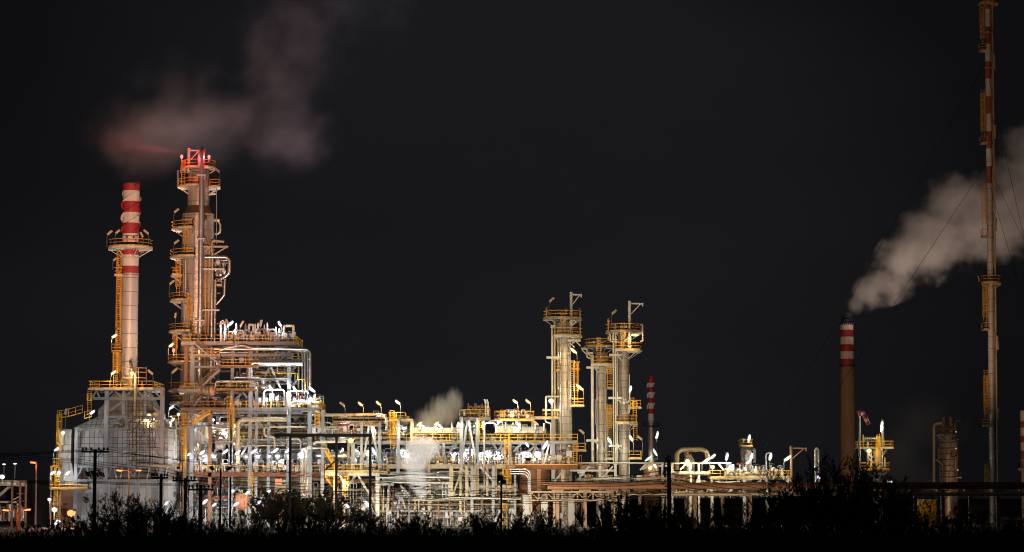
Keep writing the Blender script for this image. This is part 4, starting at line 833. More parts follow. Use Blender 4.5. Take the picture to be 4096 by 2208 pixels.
pipe('grey downpipe hooked beneath the access platform by the slim columns',[(2180,1668,YR+1.2),(2183,1690,YR+1.2),(2202,1692,YR+1.2),(2204,1700,YR+1.2),(2204,1860,YR+1.2)],3.2,'white_paint',bend=.4)
for i,(px,a,b,rr,mt) in enumerate(((1534,1955,2050,3.2,'tan'),(1552,1955,2060,2.2,'pale_insul'),(1572,1960,2045,2.2,'rust'),(1660,1990,2045,3.2,'tan'),(1675,1990,2045,3,'tan'),(1770,1935,1990,1.7,'pale_insul'),(1784,1935,2000,1.7,'white_paint'),(1754,2000,2070,2.6,'rust_light'),(1798,2000,2070,2.6,'rust_light'),(1858,2000,2050,2.6,'tan'))):
    pipe('vertical pipe stub, '+['pale tan, beside the thick rack leg','thin and pale, next to the pale tan stub','rust brown, past the thin pale stub','pink, first of a pair below the steam jet','pink, second of the pair below the steam jet','grey, left one of two under the pale pipes','white, right one of two under the pale pipes','orange-red, first below the low pink pipe','orange-red, second below the low pink pipe','tan, third below the low pink pipe'][i],[(px,a,YR-1),(px,b,YR-1)],rr,mt,fl=1.5,group='vertical pipe stubs under the rack')
drum('large grey horizontal drum lying low behind the rack legs',1900,2072,1945,15,YR+2,'clad_dull',nz=4)
drum('long silver drum low behind the rack near the white steam jet',1700,1800,1950,14,YR+4,'clad_dull',nz=3)
drum('reddish insulated pipe vessel under the tan beam with the two warm lamps',1290,1500,1924,9,YR+2,'rust_light',nz=3)
drum('grey tank with a domed end behind the low pink pipe',1578,1640,1978,12,YR+3,'pale_insul',nz=1)
TK=thing('storage_tank','rust-brown tank wall behind the three nested silver pipes','tank',(WX(2140,1920,YR+4),YR+6,0)); c=W(2138,1930,YR+6)
m=MB(); m.cyl(c.x,YR+6,.0,WZ(1876,YR+4),2.4,seg=36); m.build('shell',M['rust_light'],TK); m=MB(); m.lathe(c.x,YR+6,[(2.5,WZ(1876,YR+4)),(2.5,WZ(1874,YR+4)),(.2,WZ(1870,YR+4))],36); m.build('roof',M['rust'],TK)
# clutter on the rack
manifold('pump row glowing orange under the fat tan pipe',1250,1330,1738,30,YR+1,20,6,['tan','pale_insul','silver'],6,2,1.5,3,31)
manifold('pump row glowing orange between the two tall grey rack columns',1350,1445,1742,38,YR+1,26,6,['tan','pale_insul','rust_light'],8,3,1.4,4,32)
manifold('dark brown valve row beside the yellow caged ladder',1445,1640,1738,32,YR+3,36,5,['tan','rust_light','clad_dull','pale_insul'],10,3,1.3,4,33)
manifold('bright white small pipes behind the long drum under the black gantry',1260,1420,1888,90,YR+4,36,6,None,10,4,1.4,5,34)
manifold('white-lit bundle of pipes between the gantry legs',1410,1550,1888,110,YR+3,46,6,['white_paint','silver','galv'],10,4,1.2,5,35)
manifold('small pipes behind the railing at the steam jet',1550,1700,1861,75,YR+4,40,5,['white_paint','silver','galv'],8,5,1.2,4,36)
manifold('white-lit pipes between the grey A-frames past the steam jet',1700,1840,1861,70,YR+4,44,5,['white_paint','silver','galv'],10,6,1.2,4,37)
manifold('bright pipes and white boxes under the air coolers beneath the small tower',1840,1970,1861,78,YR+4,44,5,['white_paint','silver','galv'],10,6,1.2,4,38)
manifold('bright pipes and fans under the tan air cooler box',1970,2090,1861,78,YR+4,40,5,['white_paint','silver','galv'],10,5,1.2,4,39)
manifold('bright pipes under the pale grey air cooler box',2090,2200,1861,76,YR+4,36,5,['white_paint','silver','galv'],10,5,1.2,4,40)
manifold('rust-tinted valves on the railed deck next to the first slim column',2195,2290,1860,55,YR+1,24,4,['rust_light','pale_insul','silver'],8,2,1.2,3,41)
manifold('motors and pipes behind the yellow walkway past the beige steam',1640,1840,1766,32,YR+4,30,4,['galv','clad_dull','silver'],6,3,1.2,3,42)
manifold('pipes behind the yellow walkway under the air cooler boxes',1930,2200,1766,34,YR+5,34,3,['galv','clad_pipe','tan'],6,3,1.3,3,43)
manifold('orange-lit valves on the yellow railed platform at the rack top',1985,2130,1678,30,YR+3,22,4,['rust_light','pale_insul','tan'],8,1,1.2,3,44)
manifold('rusty pipe tangle inside the small railed tower',1845,1955,1672,36,YR+2.5,16,4,['rust_light','tan','galv'],6,1,1.2,2,45)
manifold('pipe tangle hung under the small railed tower',1845,1915,1735,55,YR+3,20,4,['galv','silver','clad_pipe'],4,2,1.5,4,46)
manifold('ground pipework under the tan beam beside the two warm lamps',1330,1530,2108,200,YR+3,44,9,['clad_dull','tan','galv','pale_insul'],10,4,1.7,7,47)
manifold('ground pipework below the white steam jet',1530,1700,2108,200,YR+3,40,9,['clad_dull','tan','galv','rust_light'],8,3,1.7,7,48)
manifold('ground pipework among the rack legs past the steam jet',1700,1880,2108,200,YR+4,44,9,['clad_dull','tan','galv','pale_insul'],8,4,1.7,7,49)
manifold('ground pipework behind the large grey drum',1880,2110,2108,200,YR+4,50,9,['clad_dull','tan','galv','pale_insul'],8,4,1.7,7,50)
manifold('pink-lit ground pipework below the pipe bridge',2100,2320,2108,110,YR+3,40,9,['tan','pale_insul','galv'],8,4,1.7,5,51)
pipebank('bank of pipes on the rack under the fat tan pipe',1290,1660,[1672,1694,1701,1722,1730,1746,1754],YR+5,(3,7),['tan','clad_pipe','pale_insul'],8)
pipebank('bank of pipes crossing the rack behind the long yellow walkway',1560,2200,[1738,1745,1752,1758,1774,1782],YR+8,(3,7),['clad_pipe','galv','tan'],9)
pipebank('bank of bright pipes behind the A-frames and white lamps',1560,2220,[1790,1800,1812,1824,1836,1846],YR+8,(3,7),['silver','white_paint','clad_pipe'],10)
pipebank('bank of grey pipes low on the rack under the railed deck',1520,2100,[1876,1884,1893,1902,1918,1938,1950,1966,1978],YR+6,(3,8),['clad_dull','galv','clad_pipe','pale_insul'],11)
pipebank('lowest bank of pipes just above the hedge under the rack',1330,2120,[1992,2008,2018,2030,2044,2060],YR+3,(3,7),['tan','clad_dull','galv','pale_insul'],12)
# pink pipe bridge
PB=thing('pipe_bridge','low pinkish lattice pipe bridge running above the hedge in front of the slim columns','pipe bridge',(WX(2240,1985,YR-3),YR-3,0))
for py in (1968,2001): 
    for dy in (0,2.2): m=MB(); m.ibeam(W(2120,py,YR-3)+V((0,dy,0)),W(2470,py,YR-3)+V((0,dy,0)),.25,.3); m.build('chord',M['tan'],PB)
for i in range(12):
    px=2124+i*31; m=MB(); m.bar(W(px,1968,YR-3),W(px,2001,YR-3),.22); m.build('post',M['tan'],PB)
    if i<11: m=MB(); a,b=((px,2000),(px+31,1969)) if i%2 else ((px,1969),(px+31,2000)); m.bar(W(*a,YR-2.9),W(*b,YR-2.9),.13); m.build('diagonal',M['tan'],PB)
for px in (2124,2217,2341,2465): m=MB(); c=W(px,2001,YR-2); m.ibeam((c.x,YR-2,0),(c.x,YR-2,c.z),.35,.35); m.build('leg',M['tan'],PB)
for px,w,lab in ((2105,14,'pink-lit equipment cabinet behind the pipe bridge, beside the nested pipes'),(2178,14,'brightest pink-lit equipment cabinet behind the pipe bridge'),(2285,13,'pale equipment cabinet behind the pipe bridge')):
    o=thing('equipment_cabinet',lab,'cabinet',W(px,2108,YR-1),'cabinets behind the pipe bridge'); m=MB(); m.pbox(px-w,px+w,1978,2108,YR-1,1.5); m.build('body',M['pale_insul'],o); m=MB(); m.pbox(px-w*.7,px+w*.7,1990,2100,YR-1.05,.05); m.build('door',M['white_paint'],o)
# black gantry in front of the rack
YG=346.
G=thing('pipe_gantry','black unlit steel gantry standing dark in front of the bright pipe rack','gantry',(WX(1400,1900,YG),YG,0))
for a,b in ((1098,1250),(1250,1487)): m=MB(); m.ibeam(W(a,1741,YG),W(b,1742,YG),.3,.4); m.build('beam',M['backlit_steel'],G)
for px,w in ((1345,.34),(1481,.36),(1160,.36)): pcol(G,px,1745,None,YG+.1,w,'backlit_steel')
m=MB(); m.tube([W(1098,1737,YG+.3),W(1487,1739,YG+.3)],.14,8); m.build('pipe',M['backlit_steel'],G)
pbar(G,(1340,1845),(1300,1880),YG,.2,'backlit_steel')
# ================================================================== three slim columns
def slim(label,pxc,py_top,prof_px,Y):
    c=W(pxc,1650,Y); k=S(Y); o=thing('slim_column',label,'process column',(c.x,Y,0),'slim columns')
    z=lambda py: WZ(py,Y) if py is not None else 0
    m=MB(); pr=[(r*k,z(py)) for r,py in prof_px]; rt,zt_=pr[-1]
    pr+= [(rt*.92,zt_+rt*.28),(rt*.7,zt_+rt*.5),(rt*.35,zt_+rt*.6),(.03,zt_+rt*.63)]
    m.lathe(c.x,Y,pr,40); m.build('shell',M['clad_dull'],o)
    m=MB()
    for py in range(int(py_top)+60,1860,70): rr=next((r for r,p in reversed(prof_px) if p is not None and p>=py),prof_px[0][0]); m.cyl(c.x,Y,z(py),z(py)+.08,rr*k+.05,seg=40)
    m.build('stiffener_ring',M['clad'],o)
    return o,c,k,z
Y1=384.
c1,cc,kk,zz_=slim('widest of the three slim columns, fatter below, next to the pipe rack end',2255,1290,[(33,None),(33,1640),(27.5,1600),(27.5,1300)],Y1)
ring_plat(c1,cc.x-4*kk,Y1,zz_(1274),.4,78*kk,0,360,seg=10,mats=('galv','yellow'),th=.22,brin=27*kk); ring_plat(c1,cc.x,Y1,zz_(1343),27*kk,75*kk,236,382,seg=5,mats=('pale_insul','yellow'),th=.3)
davit(c1,2285,1345,1168,2325,Y1-1.6,r=.24)
pplat(c1,2283,2321,1475,Y1-1.6,2.5,'FLRB',mats=('rust_light','yellow')); pplat(c1,2284,2338,1621,Y1-2,3,'FLRB',mats=('pale_insul','yellow')); pplat(c1,2290,2346,1801,Y1-2,3,'FLR'); pplat(c1,2222,2245,1480,Y1-1.8,2.,'FLR')
for px,a,b,mt in ((2304,1450,1620,'yellow'),(2291,1440,1620,'white_paint'),(2302,1760,1862,'yellow'),(2253,1240,1343,'yellow')): pladder(c1,px,a,b,Y1-1.9 if mt=='yellow' else Y1-1.4,mat=mt,cage=mt=='yellow')
for px,a,b,r,mt in ((2209,1320,2000,4,'pale_insul'),(2219,1275,2000,4.2,'tan'),(2232,1345,1560,3,'clad_pipe'),(2241,1350,1860,3.2,'clad_pipe'),(2321,1242,1358,2.6,'tan'),(2281,1380,1640,1.6,'white_paint'),(2276,1430,1660,1.6,'pale_insul')):
    m=MB(); x=WX(px,1600,Y1-1.5); m.tube([(x,Y1-1.45,zz_(b)),(x,Y1-1.45,zz_(a)),(x,Y1-.9,zz_(a)+.3)],r*kk,10,bend=.3); m.build('riser_pipe',M[mt],c1)
for py,a,b in ((1430,2186,2243),(1640,2170,2238),(1305,2203,2222),(1362,2270,2322),(1368,2288,2298)):
    m=MB(); m.bar(W(a,py,Y1-1.5),W(b,py,Y1-1.5),.3,.35); m.bar(W(b-18,py+4,Y1-1.4),W(b,py+22,Y1-1.2),.16); m.build('bracket',M['pale_insul'],c1)
for a,b in (((2250,1290),(2262,1282)),((2276,1292),(2300,1280)),((2290,1300),(2305,1284))): pbar(c1,a,b,Y1-1.8,.2,'pale_insul',i=False)
m=MB(); 
for px,top in ((2186,1226),(2264,1230)): c=W(px,1274,Y1-2); m.lathe(c.x,c.y,[(.12,c.z),(.12,c.z+1.),(.22,c.z+1.05),(.22,c.z+1.4),(.05,WZ(top,Y1-2))],8)
m.build('vent_cap',M['rust_light'],c1)
manifold('little dark fittings crowded on the top platform of the widest slim column',2200,2290,1274,26,Y1-1,14,3,['clad_dull','rust_light','dark'],4,1,1.,2,61)
m=MB(); m.tube([W(2184,1672,Y1-2.4),W(2184,1586,Y1-2.4),W(2205,1586,Y1-2.4),W(2235,1586,Y1-1.4)],.16,8,bend=.2); m.build('lamp_bracket',M['pale_insul'],c1)
pplat(c1,2170,2232,1670,Y1-3,4,'FL',mats=('pale_insul','yellow'))
c2,cc,kk,zz_=slim('shortest of the three slim columns, standing between the other two',2406,1400,[(22.5,None),(22.5,1420)],Y1+2)
Y2=Y1+2
ring_plat(c2,cc.x-8*kk,Y2,zz_(1386),.4,61*kk,0,360,seg=10,mats=('galv','yellow'),th=.22,brin=22*kk); ring_plat(c2,cc.x,Y2,zz_(1458),22*kk,66*kk,232,385,seg=5,mats=('pale_insul','yellow'),th=.3)
pplat(c2,2427,2455,1552,Y2-1.2,2,'FLR'); pplat(c2,2427,2455,1650,Y2-1.2,2,'FLR'); pplat(c2,2416,2456,1834,Y2-1.6,3,'FLR',mats=('pale_insul','yellow'))
for px,a,b,mt in ((2437,1460,1552,'yellow'),(2437,1615,1768,'yellow'),(2429,1640,1870,'galv'),(2395,1350,1458,'yellow')): pladder(c2,px,a,b,Y2-1.7,mat=mt,cage=mt=='yellow')
for px,a,b,r,mt in ((2370,1422,1860,6.2,'white_paint'),(2381,1600,1700,1.6,'galv'),(2388,1470,1860,2,'clad_pipe'),(2348,1392,1428,2,'pale_insul'),(2421,1470,1870,1.5,'white_paint')):
    m=MB(); x=WX(px,1600,Y2-1.3); m.tube([(x,Y2-1.2,zz_(b)),(x,Y2-1.2,zz_(a))],r*kk,10); m.build('riser_pipe',M[mt],c2)
m=MB(); m.tube([W(2348,1395,Y2-1.5),W(2348,1430,Y2-1.5),W(2366,1434,Y2-1.5)],.13,8,bend=.3); m.build('drain_pipe',M['pale_insul'],c2)
for py,a,b in ((1395,2326,2345),(1470,2345,2397),(1413,2352,2372),(1762,2345,2396)):
    m=MB(); m.bar(W(a,py,Y2-1.3),W(b,py,Y2-1.3),.28,.34); m.bar(W(b-18,py+3,Y2-1.25),W(b,py+22,Y2-1.1),.16); m.build('bracket',M['pale_insul'],c2)
m=MB(); c=W(2421,1424,Y2-1); m.ring((c.x,Y2-22*kk-.1,c.z),(0,1,0),.42,.09,18); c=W(2393,1420,Y2); m.ring((c.x,Y2-22*kk-.05,c.z),(0,1,0),.3,.08,16); m.build('manway',M['rust_light'],c2)
manifold('little dark fittings crowded on the top platform of the shortest slim column',2345,2420,1386,28,Y2-1,14,3,['clad_dull','rust_light','dark'],4,1,1.,2,62)
c3,cc,kk,zz_=slim('last of the three slim columns, with a yellow railed crown and davit arm',2496,1330,[(21.8,None),(21.8,1345)],Y1+1)
Y3=Y1+1
ring_plat(c3,cc.x+2*kk,Y3,zz_(1327),.4,76*kk,0,360,seg=10,mats=('galv','yellow'),th=.22,brin=21*kk); ring_plat(c3,cc.x,Y3,zz_(1400),21*kk,74*kk,240,388,seg=5,mats=('pale_insul','yellow'),th=.3); ring_plat(c3,cc.x+4*kk,Y3,zz_(1690),21*kk,52*kk,175,368,seg=7,mats=('pale_insul','yellow'),th=.3)
davit(c3,2519,1400,1204,2571,Y3-1.5,r=.24)
pplat(c3,2522,2566,1629,Y3-1.5,2.5,'FLR',mats=('pale_insul','yellow')); pplat(c3,2514,2568,1832,Y3-1.8,3,'FLR',mats=('pale_insul','yellow'))
for px,a,b in ((2539,1600,1690),(2541,1690,1763),(2492,1290,1400),(2529,1590,1640)): pladder(c3,px,a,b,Y3-1.7)
for px,a,b,r,mt in ((2454,1330,1860,2.6,'pale_insul'),(2463,1300,1860,3.8,'pale_insul'),(2470,1410,1860,2.2,'clad_pipe'),(2434,1345,1364,2,'pale_insul'),(2569,1296,1336,2.2,'tan'),(2518,1500,1600,1.7,'pale_insul'),(2519,1720,1760,1.5,'clad_pipe')):
    m=MB(); x=WX(px,1600,Y3-1.3); m.tube([(x,Y3-1.25,zz_(b)),(x,Y3-1.25,zz_(a))],r*kk,10); m.build('riser_pipe',M[mt],c3)
for pts in (((2441,1335),(2441,1365),(2470,1365)),((2517,1600),(2517,1608),(2490,1609),(2500,1615)),((2517,1618),(2517,1652),(2490,1655)),((2452,1340),(2452,1358),(2470,1358)),((2560,1300),(2571,1298),(2571,1365),(2560,1366))):
    m=MB(); m.tube([W(p[0],p[1],Y3-1.6) for p in pts],.12,8,bend=.25); m.build('drain_pipe',M['pale_insul'],c3)
for py,a,b in ((1420,2437,2487),(1592,2434,2487),(1783,2437,2487)):
    m=MB(); m.bar(W(a,py,Y3-1.3),W(b,py,Y3-1.3),.28,.36); m.bar(W(b-18,py+3,Y3-1.25),W(b,py+22,Y3-1.1),.16); m.build('bracket',M['pale_insul'],c3)
m=MB(); m.cyl(WX(2514,1365,Y3-1.5),Y3-1.5,zz_(1390),zz_(1350),.22,seg=12); m.tube([W(2498,1364,Y3-1.5),W(2514,1350,Y3-1.5),W(2530,1338,Y3-1.2)],.15,8,bend=.2); m.build('reflux_pipe',M['pale_insul'],c3)
m=MB(); c=W(2434,1277,Y3-2); m.lathe(c.x,c.y,[(.14,zz_(1330)),(.14,zz_(1292)),(.24,zz_(1290)),(.24,zz_(1283)),(.04,zz_(1273))],8); m.build('vent_cap',M['rust_light'],c3)
manifold('little dark fittings crowded on the top platform of the crowned slim column',2455,2512,1327,28,Y3-1,14,3,['clad_dull','rust_light','dark'],4,1,1.,2,63)
pplat(c3,2300,2560,1851,Y3-3,3,'',mats=('pale_insul','yellow')) if False else None
pipe('pale horizontal pipe crossing in front of the three slim columns',[(2290,1852,Y1-3),(2690,1853,Y1-3)],3.2,'pale_insul',fl=6)
pipe('rusty pipe under the pale one, ending at the shortest slim column',[(2305,1862,Y1-2.6),(2440,1861,Y1-2.6)],3.,'rust_light',fl=6)
pipe('thin pale pipe low in front of the slim columns above the fat pipeline',[(2310,1914,Y1-3),(2745,1913,Y1-3)],2.7,'white_paint',fl=8)
SB=thing('steel_bent','low white steel bents with diagonal braces carrying pipes in front of the slim columns',  'steel structure',(WX(2400,1900,Y1-2),Y1-2,0))
for px in (2400,2462,2651,2678): pcol(SB,px,1853,None,Y1-2.5,.4,'white_paint')
for p,q in (((2320,1910),(2355,1865)),((2410,1910),(2452,1865)),((2570,1878),(2598,1860)),((2560,1880),(2590,1850)),((2212,1930),(2258,1875))): pbar(SB,p,q,Y1-2.6,.24,'white_paint')
for py,a,b in ((1863,2634,2690),(1882,2280,2460),(1890,2310,2340)): m=MB(); m.bar(W(a,py,Y1-2.4),W(b,py,Y1-2.4),.25,.3); m.build('beam',M['white_paint'],SB)
pplat(SB,2558,2760,1932,Y1-3.4,3,'F')
manifold('small bright pipework at the feet of the slim columns',2300,2480,1935,40,Y1-1.8,26,3,['white_paint','pale_insul','yellow','clad_pipe'],4,2,1.,3,64)
manifold('dim pipework between the slim columns and the far thin chimney',2530,2700,1935,42,Y1-1,26,4,['clad_dull','galv','tan'],4,2,1.,3,65)
drum('pink-lit horizontal drum between the widest and the shortest slim column',2318,2382,1874,11,Y1+3,'pale_insul',nz=2)
for px,lab in ((2322,'small pink valve post beside the widest slim column'),):
    o=thing('valve_post',lab,'valve',W(px,1870,Y1-1)); m=MB(); m.pbox(px-5,px-3,1822,1850,Y1-1,.15); m.pbox(px+3,px+5,1822,1850,Y1-1,.15); m.pbox(px-5,px+5,1820,1823,Y1-1,.15); m.build('yoke',M['rust_light'],o); m=MB(); c=W(px,1858,Y1-1); m.ball(c,.35,10,6); m.build('valve_body',M['tan'],o)
# ================================================================== fat pipeline along the plant edge
for nm,pts,r,mt,lab in (('pipeline',[(2190,1946),(4260,1944)],11.5,'rust_light','fat rust-tinted pipeline running along the hedge to the picture edge'),('pipeline',[(2465,1977),(4260,1976)],7,'tan','thinner pinkish pipeline lying under the fat rust-tinted one'),('pipeline',[(2180,1933),(4260,1931)],2.6,'rust','thin rusty pipe resting along the top of the fat pipeline')):
    pipe(lab,[(p[0],p[1],371 if r>10 else 370) for p in pts],r,mt,fl=12,name='pipeline',cat='pipeline',seg=16,group='pipelines along the hedge')
for i in range(18):
    px=2230+i*110
    if i in (9,10): continue
    o=thing('pipe_sleeper',('steel pipe support %s under the fat pipeline'%(['below the pipe bridge end','by the shortest slim column foot','by the crowned slim column foot','before the black post','at the black post','past the black post','under the arched duct','under the dark column','below the yellow railed rack','','','behind the bush summit','behind the bush flank','below the concrete chimney','below the platform tower','past the bush','beneath the ringed vessel','beneath the flare stack'][i])),'pipe support',(WX(px,1950,371.5),371.5,0),'supports of the fat pipeline')
    m=MB(); x=WX(px,1950,371.5); z=WZ(1958,371.5); m.box(x-.9,x+.9,370.6,372.4,z-.3,z); m.build('saddle',M['concrete'],o); m=MB(); m.box(x-.25,x+.25,371.2,371.8,0,z-.3); m.build('post',M['concrete'],o)
# ================================================================== equipment past the slim columns
YM=402.
MR=thing('pipe_rack','low pipe rack with a yellow railed deck and V braces past the far thin chimney','pipe rack',(WX(2990,1930,YM),YM+2,0))
pplat(MR,2840,3160,1908,YM,5,'FLR',mats=('tan','yellow')); 
for px in (2848,2978,3068,3150): pcol(MR,px,1910,None,YM+.3,.45,'pale_insul')
for p,q in (((3008,1948),(3048,1915)),((3052,1915),(3102,1948)),((2878,1920),(2868,1930)),((2925,1948),(2960,1915)),((2870,1850),(2895,1880)),((2720,1880),(2745,1855))): pbar(MR,p,q,YM+.2,.28,'pale_insul')
m=MB(); m.ibeam(W(2840,1912,YM+.1),W(3160,1912,YM+.1),.3,.5); m.build('beam',M['tan'],MR); m=MB(); m.ibeam(W(2860,1928,YM+.2),W(2960,1928,YM+.2),.3,.3); m.build('beam',M['pale_insul'],MR)
for px in (2650,2690,2762,2796): pcol(MR,px,1855,None,YM+1,.36,'white_paint')
pplat(MR,2560,2800,1934,YM+2,3,'F')
manifold('looped silver pipes standing on the yellow railed deck under the mast lamp',2900,2970,1908,42,YM+.6,16,3,['pale_insul','silver','white_paint'],4,1,1.5,3,71)
manifold('tall silver pipe loops on the deck before the dark column',2970,3040,1908,46,YM+.6,14,3,['silver','white_paint'],4,1,1.6,3,72)
manifold('pale pipe loops on the deck end beside the slanted warm lamp',3050,3130,1908,40,YM+.6,14,3,['pale_insul','silver'],4,1,1.5,3,73)
manifold('pipework under the yellow railed deck past the slim columns',2840,3140,1990,70,YM+1,40,4,['clad_dull','tan','galv','pale_insul'],6,2,1.4,5,74)
manifold('dim pipes below the arched duct',2660,2840,1990,85,YM+1,34,4,['clad_dull','tan','galv','pale_insul'],6,2,1.4,5,75)
pipe('tan arched duct rising and bending over a lit vessel',[(2707,1880,YM+4),(2707,1812,YM+4),(2728,1798,YM+4),(2808,1798,YM+4),(2826,1806,YM+4),(2834,1840,YM+4)],9.5,'tan',bend=1.2,name='duct',cat='duct',seg=14,fl=1.4)
pipe('pale pipe along the top of the low rack past the slim columns',[(2665,1853,YM),(2925,1852,YM)],2.8,'pale_insul',fl=5)
pipe('long silver pipe low behind the black post with the unlit lamp',[(2665,1893,YM+1),(2842,1894,YM+1)],8.5,'clad_dull',fl=5,seg=14)
pipe('pair leg pipe, pale, standing under the mast lamp near the deck end',[(3065,1908,YM+1),(3065,1818,YM+1),(3070,1812,YM+1),(3086,1812,YM+1),(3087,1830,YM+1)],2.6,'white_paint',bend=.4)
LV=thing('reactor_vessel','warm-lit upright vessel under the tan arched duct','vessel',(WX(2756,1880,YM+6),YM+6,0)); c=W(2756,1850,YM+6); kk=S(YM+6)
m=MB(); m.lathe(c.x,YM+6,[(20*kk,0),(22*kk,WZ(1850,YM+6)),(20*kk,WZ(1835,YM+6)),(12*kk,WZ(1826,YM+6)),(.05,WZ(1823,YM+6))],28); m.build('shell',M['tan'],LV)
m=MB(); m.cyl(c.x-.5,YM+5,WZ(1826,YM+6),WZ(1800,YM+6),.4,seg=12); m.build('outlet_pipe',M['tan'],LV); pplat(LV,2744,2768,1820,YM+4.5,2,'FLR',mats=('rust_light','rust_light'))
DV=thing('slender_tower','dark insulated short tower with a small railed top behind the low rack','process column',(WX(2985,1850,YM+10),YM+10,0)); c=W(2985,1850,YM+10); kk=S(YM+10)
m=MB(); m.lathe(c.x,YM+10,[(22*kk,0),(22*kk,WZ(1795,YM+10)),(18*kk,WZ(1786,YM+10)),(.1,WZ(1780,YM+10))],28); m.build('shell',M['clad_dull'],DV)
pplat(DV,2964,3012,1783,YM+8,4,'FLR',mats=('rust_light','yellow')); pladder(DV,2972,1785,1870,YM+8.6,mat='dark'); m=MB(); m.tube([W(3010,1795,YM+9),W(3018,1800,YM+9),W(3018,1850,YM+9)],.25,8,bend=.4); m.build('riser_pipe',M['clad_dull'],DV)
GP=thing('gallows_post','rust-pink gallows post with a short arm behind the big bush','post',(WX(3166,1850,YM),YM,0)); davit(GP,3166,1990,1783,3226,YM,mat='rust_light',r=.22,name='post')
VP=thing('vent_pipe','pale vent pipe poking up out of the big bush beside the gallows post','pipe',(WX(3265,1850,YM),YM,0)); m=MB(); x=WX(3262,1850,YM); m.tube([(x,YM,0),(x,YM,WZ(1800,YM)),(x+.25,YM,WZ(1792,YM))],.2,8); m.tube([(x+.5,YM,0),(x+.5,YM,WZ(1800,YM)),(x+.25,YM,WZ(1792,YM))],.16,8); m.build('pipe',M['pale_insul'],VP)
# far thin chimney
YF=640.; c=W(2604,1700,YF); kf=S(YF); zf=lambda py: WZ(py,YF)
FC=thing('far_chimney','thin distant red and white chimney with a dark platform behind the slim columns','chimney',(c.x,YF,0))
m=MB()
for a,b,i in ((1505,1532,1),(1532,1549,0),(1549,1569,1),(1569,1592,0),(1592,1612,1),(1612,1635,0),(1635,1655,1),(1655,1690,0),(1690,2080,2)):
    m.m=i; m.cyl(c.x,YF,zf(b) if b<2000 else 0,zf(a),12*kf,seg=24,caps=(a==1505))
m.build('shaft',[M['white_band'],M['red_paint'],M['clad_dull']],FC)
m=MB()
for ph in (0,120,240):
    n=40; A=[];B=[]
    for i in range(n+1):
        t=i/n; a=radians(ph+t*400); z=zf(1650-140*t); rr=12*kf; A.append(V((c.x+rr*.97*cos(a),YF+rr*.97*sin(a),z))); B.append(V((c.x+(rr+.3)*cos(a),YF+(rr+.3)*sin(a),z)))
    for i in range(n): 
        py=1650-140*(i+.5)/n; m.m=1 if (py<1532 or 1549<=py<1569 or 1592<=py<1612 or 1635<=py) else 0; e=V((0,0,.06)); m.quad(A[i]+e,A[i+1]+e,B[i+1]+e,B[i]+e); m.quad(A[i]-e,B[i]-e,B[i+1]-e,A[i+1]-e); m.quad(B[i]-e,B[i]+e,B[i+1]+e,B[i+1]-e)
m.build('helical_strake',[M['white_band'],M['red_paint']],FC)
ring_plat(FC,c.x,YF,zf(1706),12*kf,32*kf,0,360,seg=14,mats=('dark','dark'),h=1.3)
m=MB(); m.lathe(c.x,YF,[(36*kf,0),(36*kf,zf(1935)),(30*kf,zf(1856)),(12.2*kf,zf(1850))],20); m.build('base',M['rust_light'],FC)
pladder(FC,2620,1710,1850,YF-.8,mat='dark')
for py in (1770,1835): pplat(FC,2613,2628,py,YF-1,2,'FR',mats=('dark','dark'))
# concrete chimney
YB=1000.; c=W(3390,1560,YB); kb=S(YB); zb=lambda py: WZ(py,YB)
BC=thing('concrete_chimney','tall tapering concrete chimney with red and white bands near its smoking top','chimney',(c.x,YB,0))
def rb(py): return (25.5+(py-1293)*(31.5-25.5)/(1810-1293))*kb
m=MB()
for a,b,i in ((1293,1320,0),(1320,1348,1),(1348,1378,0),(1378,1406,1),(1406,1436,0),(1436,1463,1)): m.m=i; m.cyl(c.x,YB,zb(b),zb(a),rb(b),rb(a),seg=40,caps=(a==1293))
m.m=2; m.cyl(c.x,YB,0,zb(1463),rb(2030),rb(1463),seg=40,caps=False)
m.build('shaft',[M['white_band'],M['red_paint'],M['concrete']],BC)
m=MB(); m.lathe(c.x,YB,[(24*kb,zb(1293)),(22*kb,zb(1280)),(22*kb,zb(1277)),(20*kb,zb(1276)),(19*kb,zb(1264))],30); m.build('cap',M['dark'],BC)
m=MB()
for py in (1464,1294): m.cyl(c.x,YB,zb(py)-.3,zb(py)+.3,rb(py)+.35,seg=40)
m.build('gallery_ring',M['dark'],BC)
m=MB()
for i in range(10): a=pi+pi*(i+.5)/10; m.bar((c.x+rb(1300)*1.02*cos(a),YB+rb(1300)*1.02*sin(a),zb(1294)),(c.x+rb(1300)*1.02*cos(a),YB+rb(1300)*1.02*sin(a),zb(1302)),.35)
m.build('bracket',M['dark'],BC)
# wind sock
YW=412.
WS=thing('wind_sock','drooping red and white striped wind sock on a slim pale pole beside the concrete chimney','wind sock',(WX(3437,1800,YW),YW,0))
m=MB(); m.tube([W(3437,1980,YW),W(3439,1664,YW)],.16,8); m.build('pole',M['white_paint'],WS)
m=MB(); P=rounded([W(3431,1654,YW),W(3446,1646,YW-.2),W(3459,1664,YW-.3),W(3468,1684,YW-.2),W(3474,1697,YW)],.6,6); n=len(P); kq=S(YW)
for i in range(n-1): m.m=int(i/(n-1)*5)%2; m.tube([P[i],P[i+1]],[kq*(10.5-3*i/n),kq*(10.5-3*(i+1)/n)],16,caps=False)
m.build('sock',[M['fabric_red'],M['fabric_white']],WS)
m=MB(); m.ring(W(3431,1654,YW),(1,-.2,.5),10.6*kq,.05,16); m.bar(W(3439,1666,YW),W(3433,1660,YW),.08); m.build('hoop',M['galv'],WS)
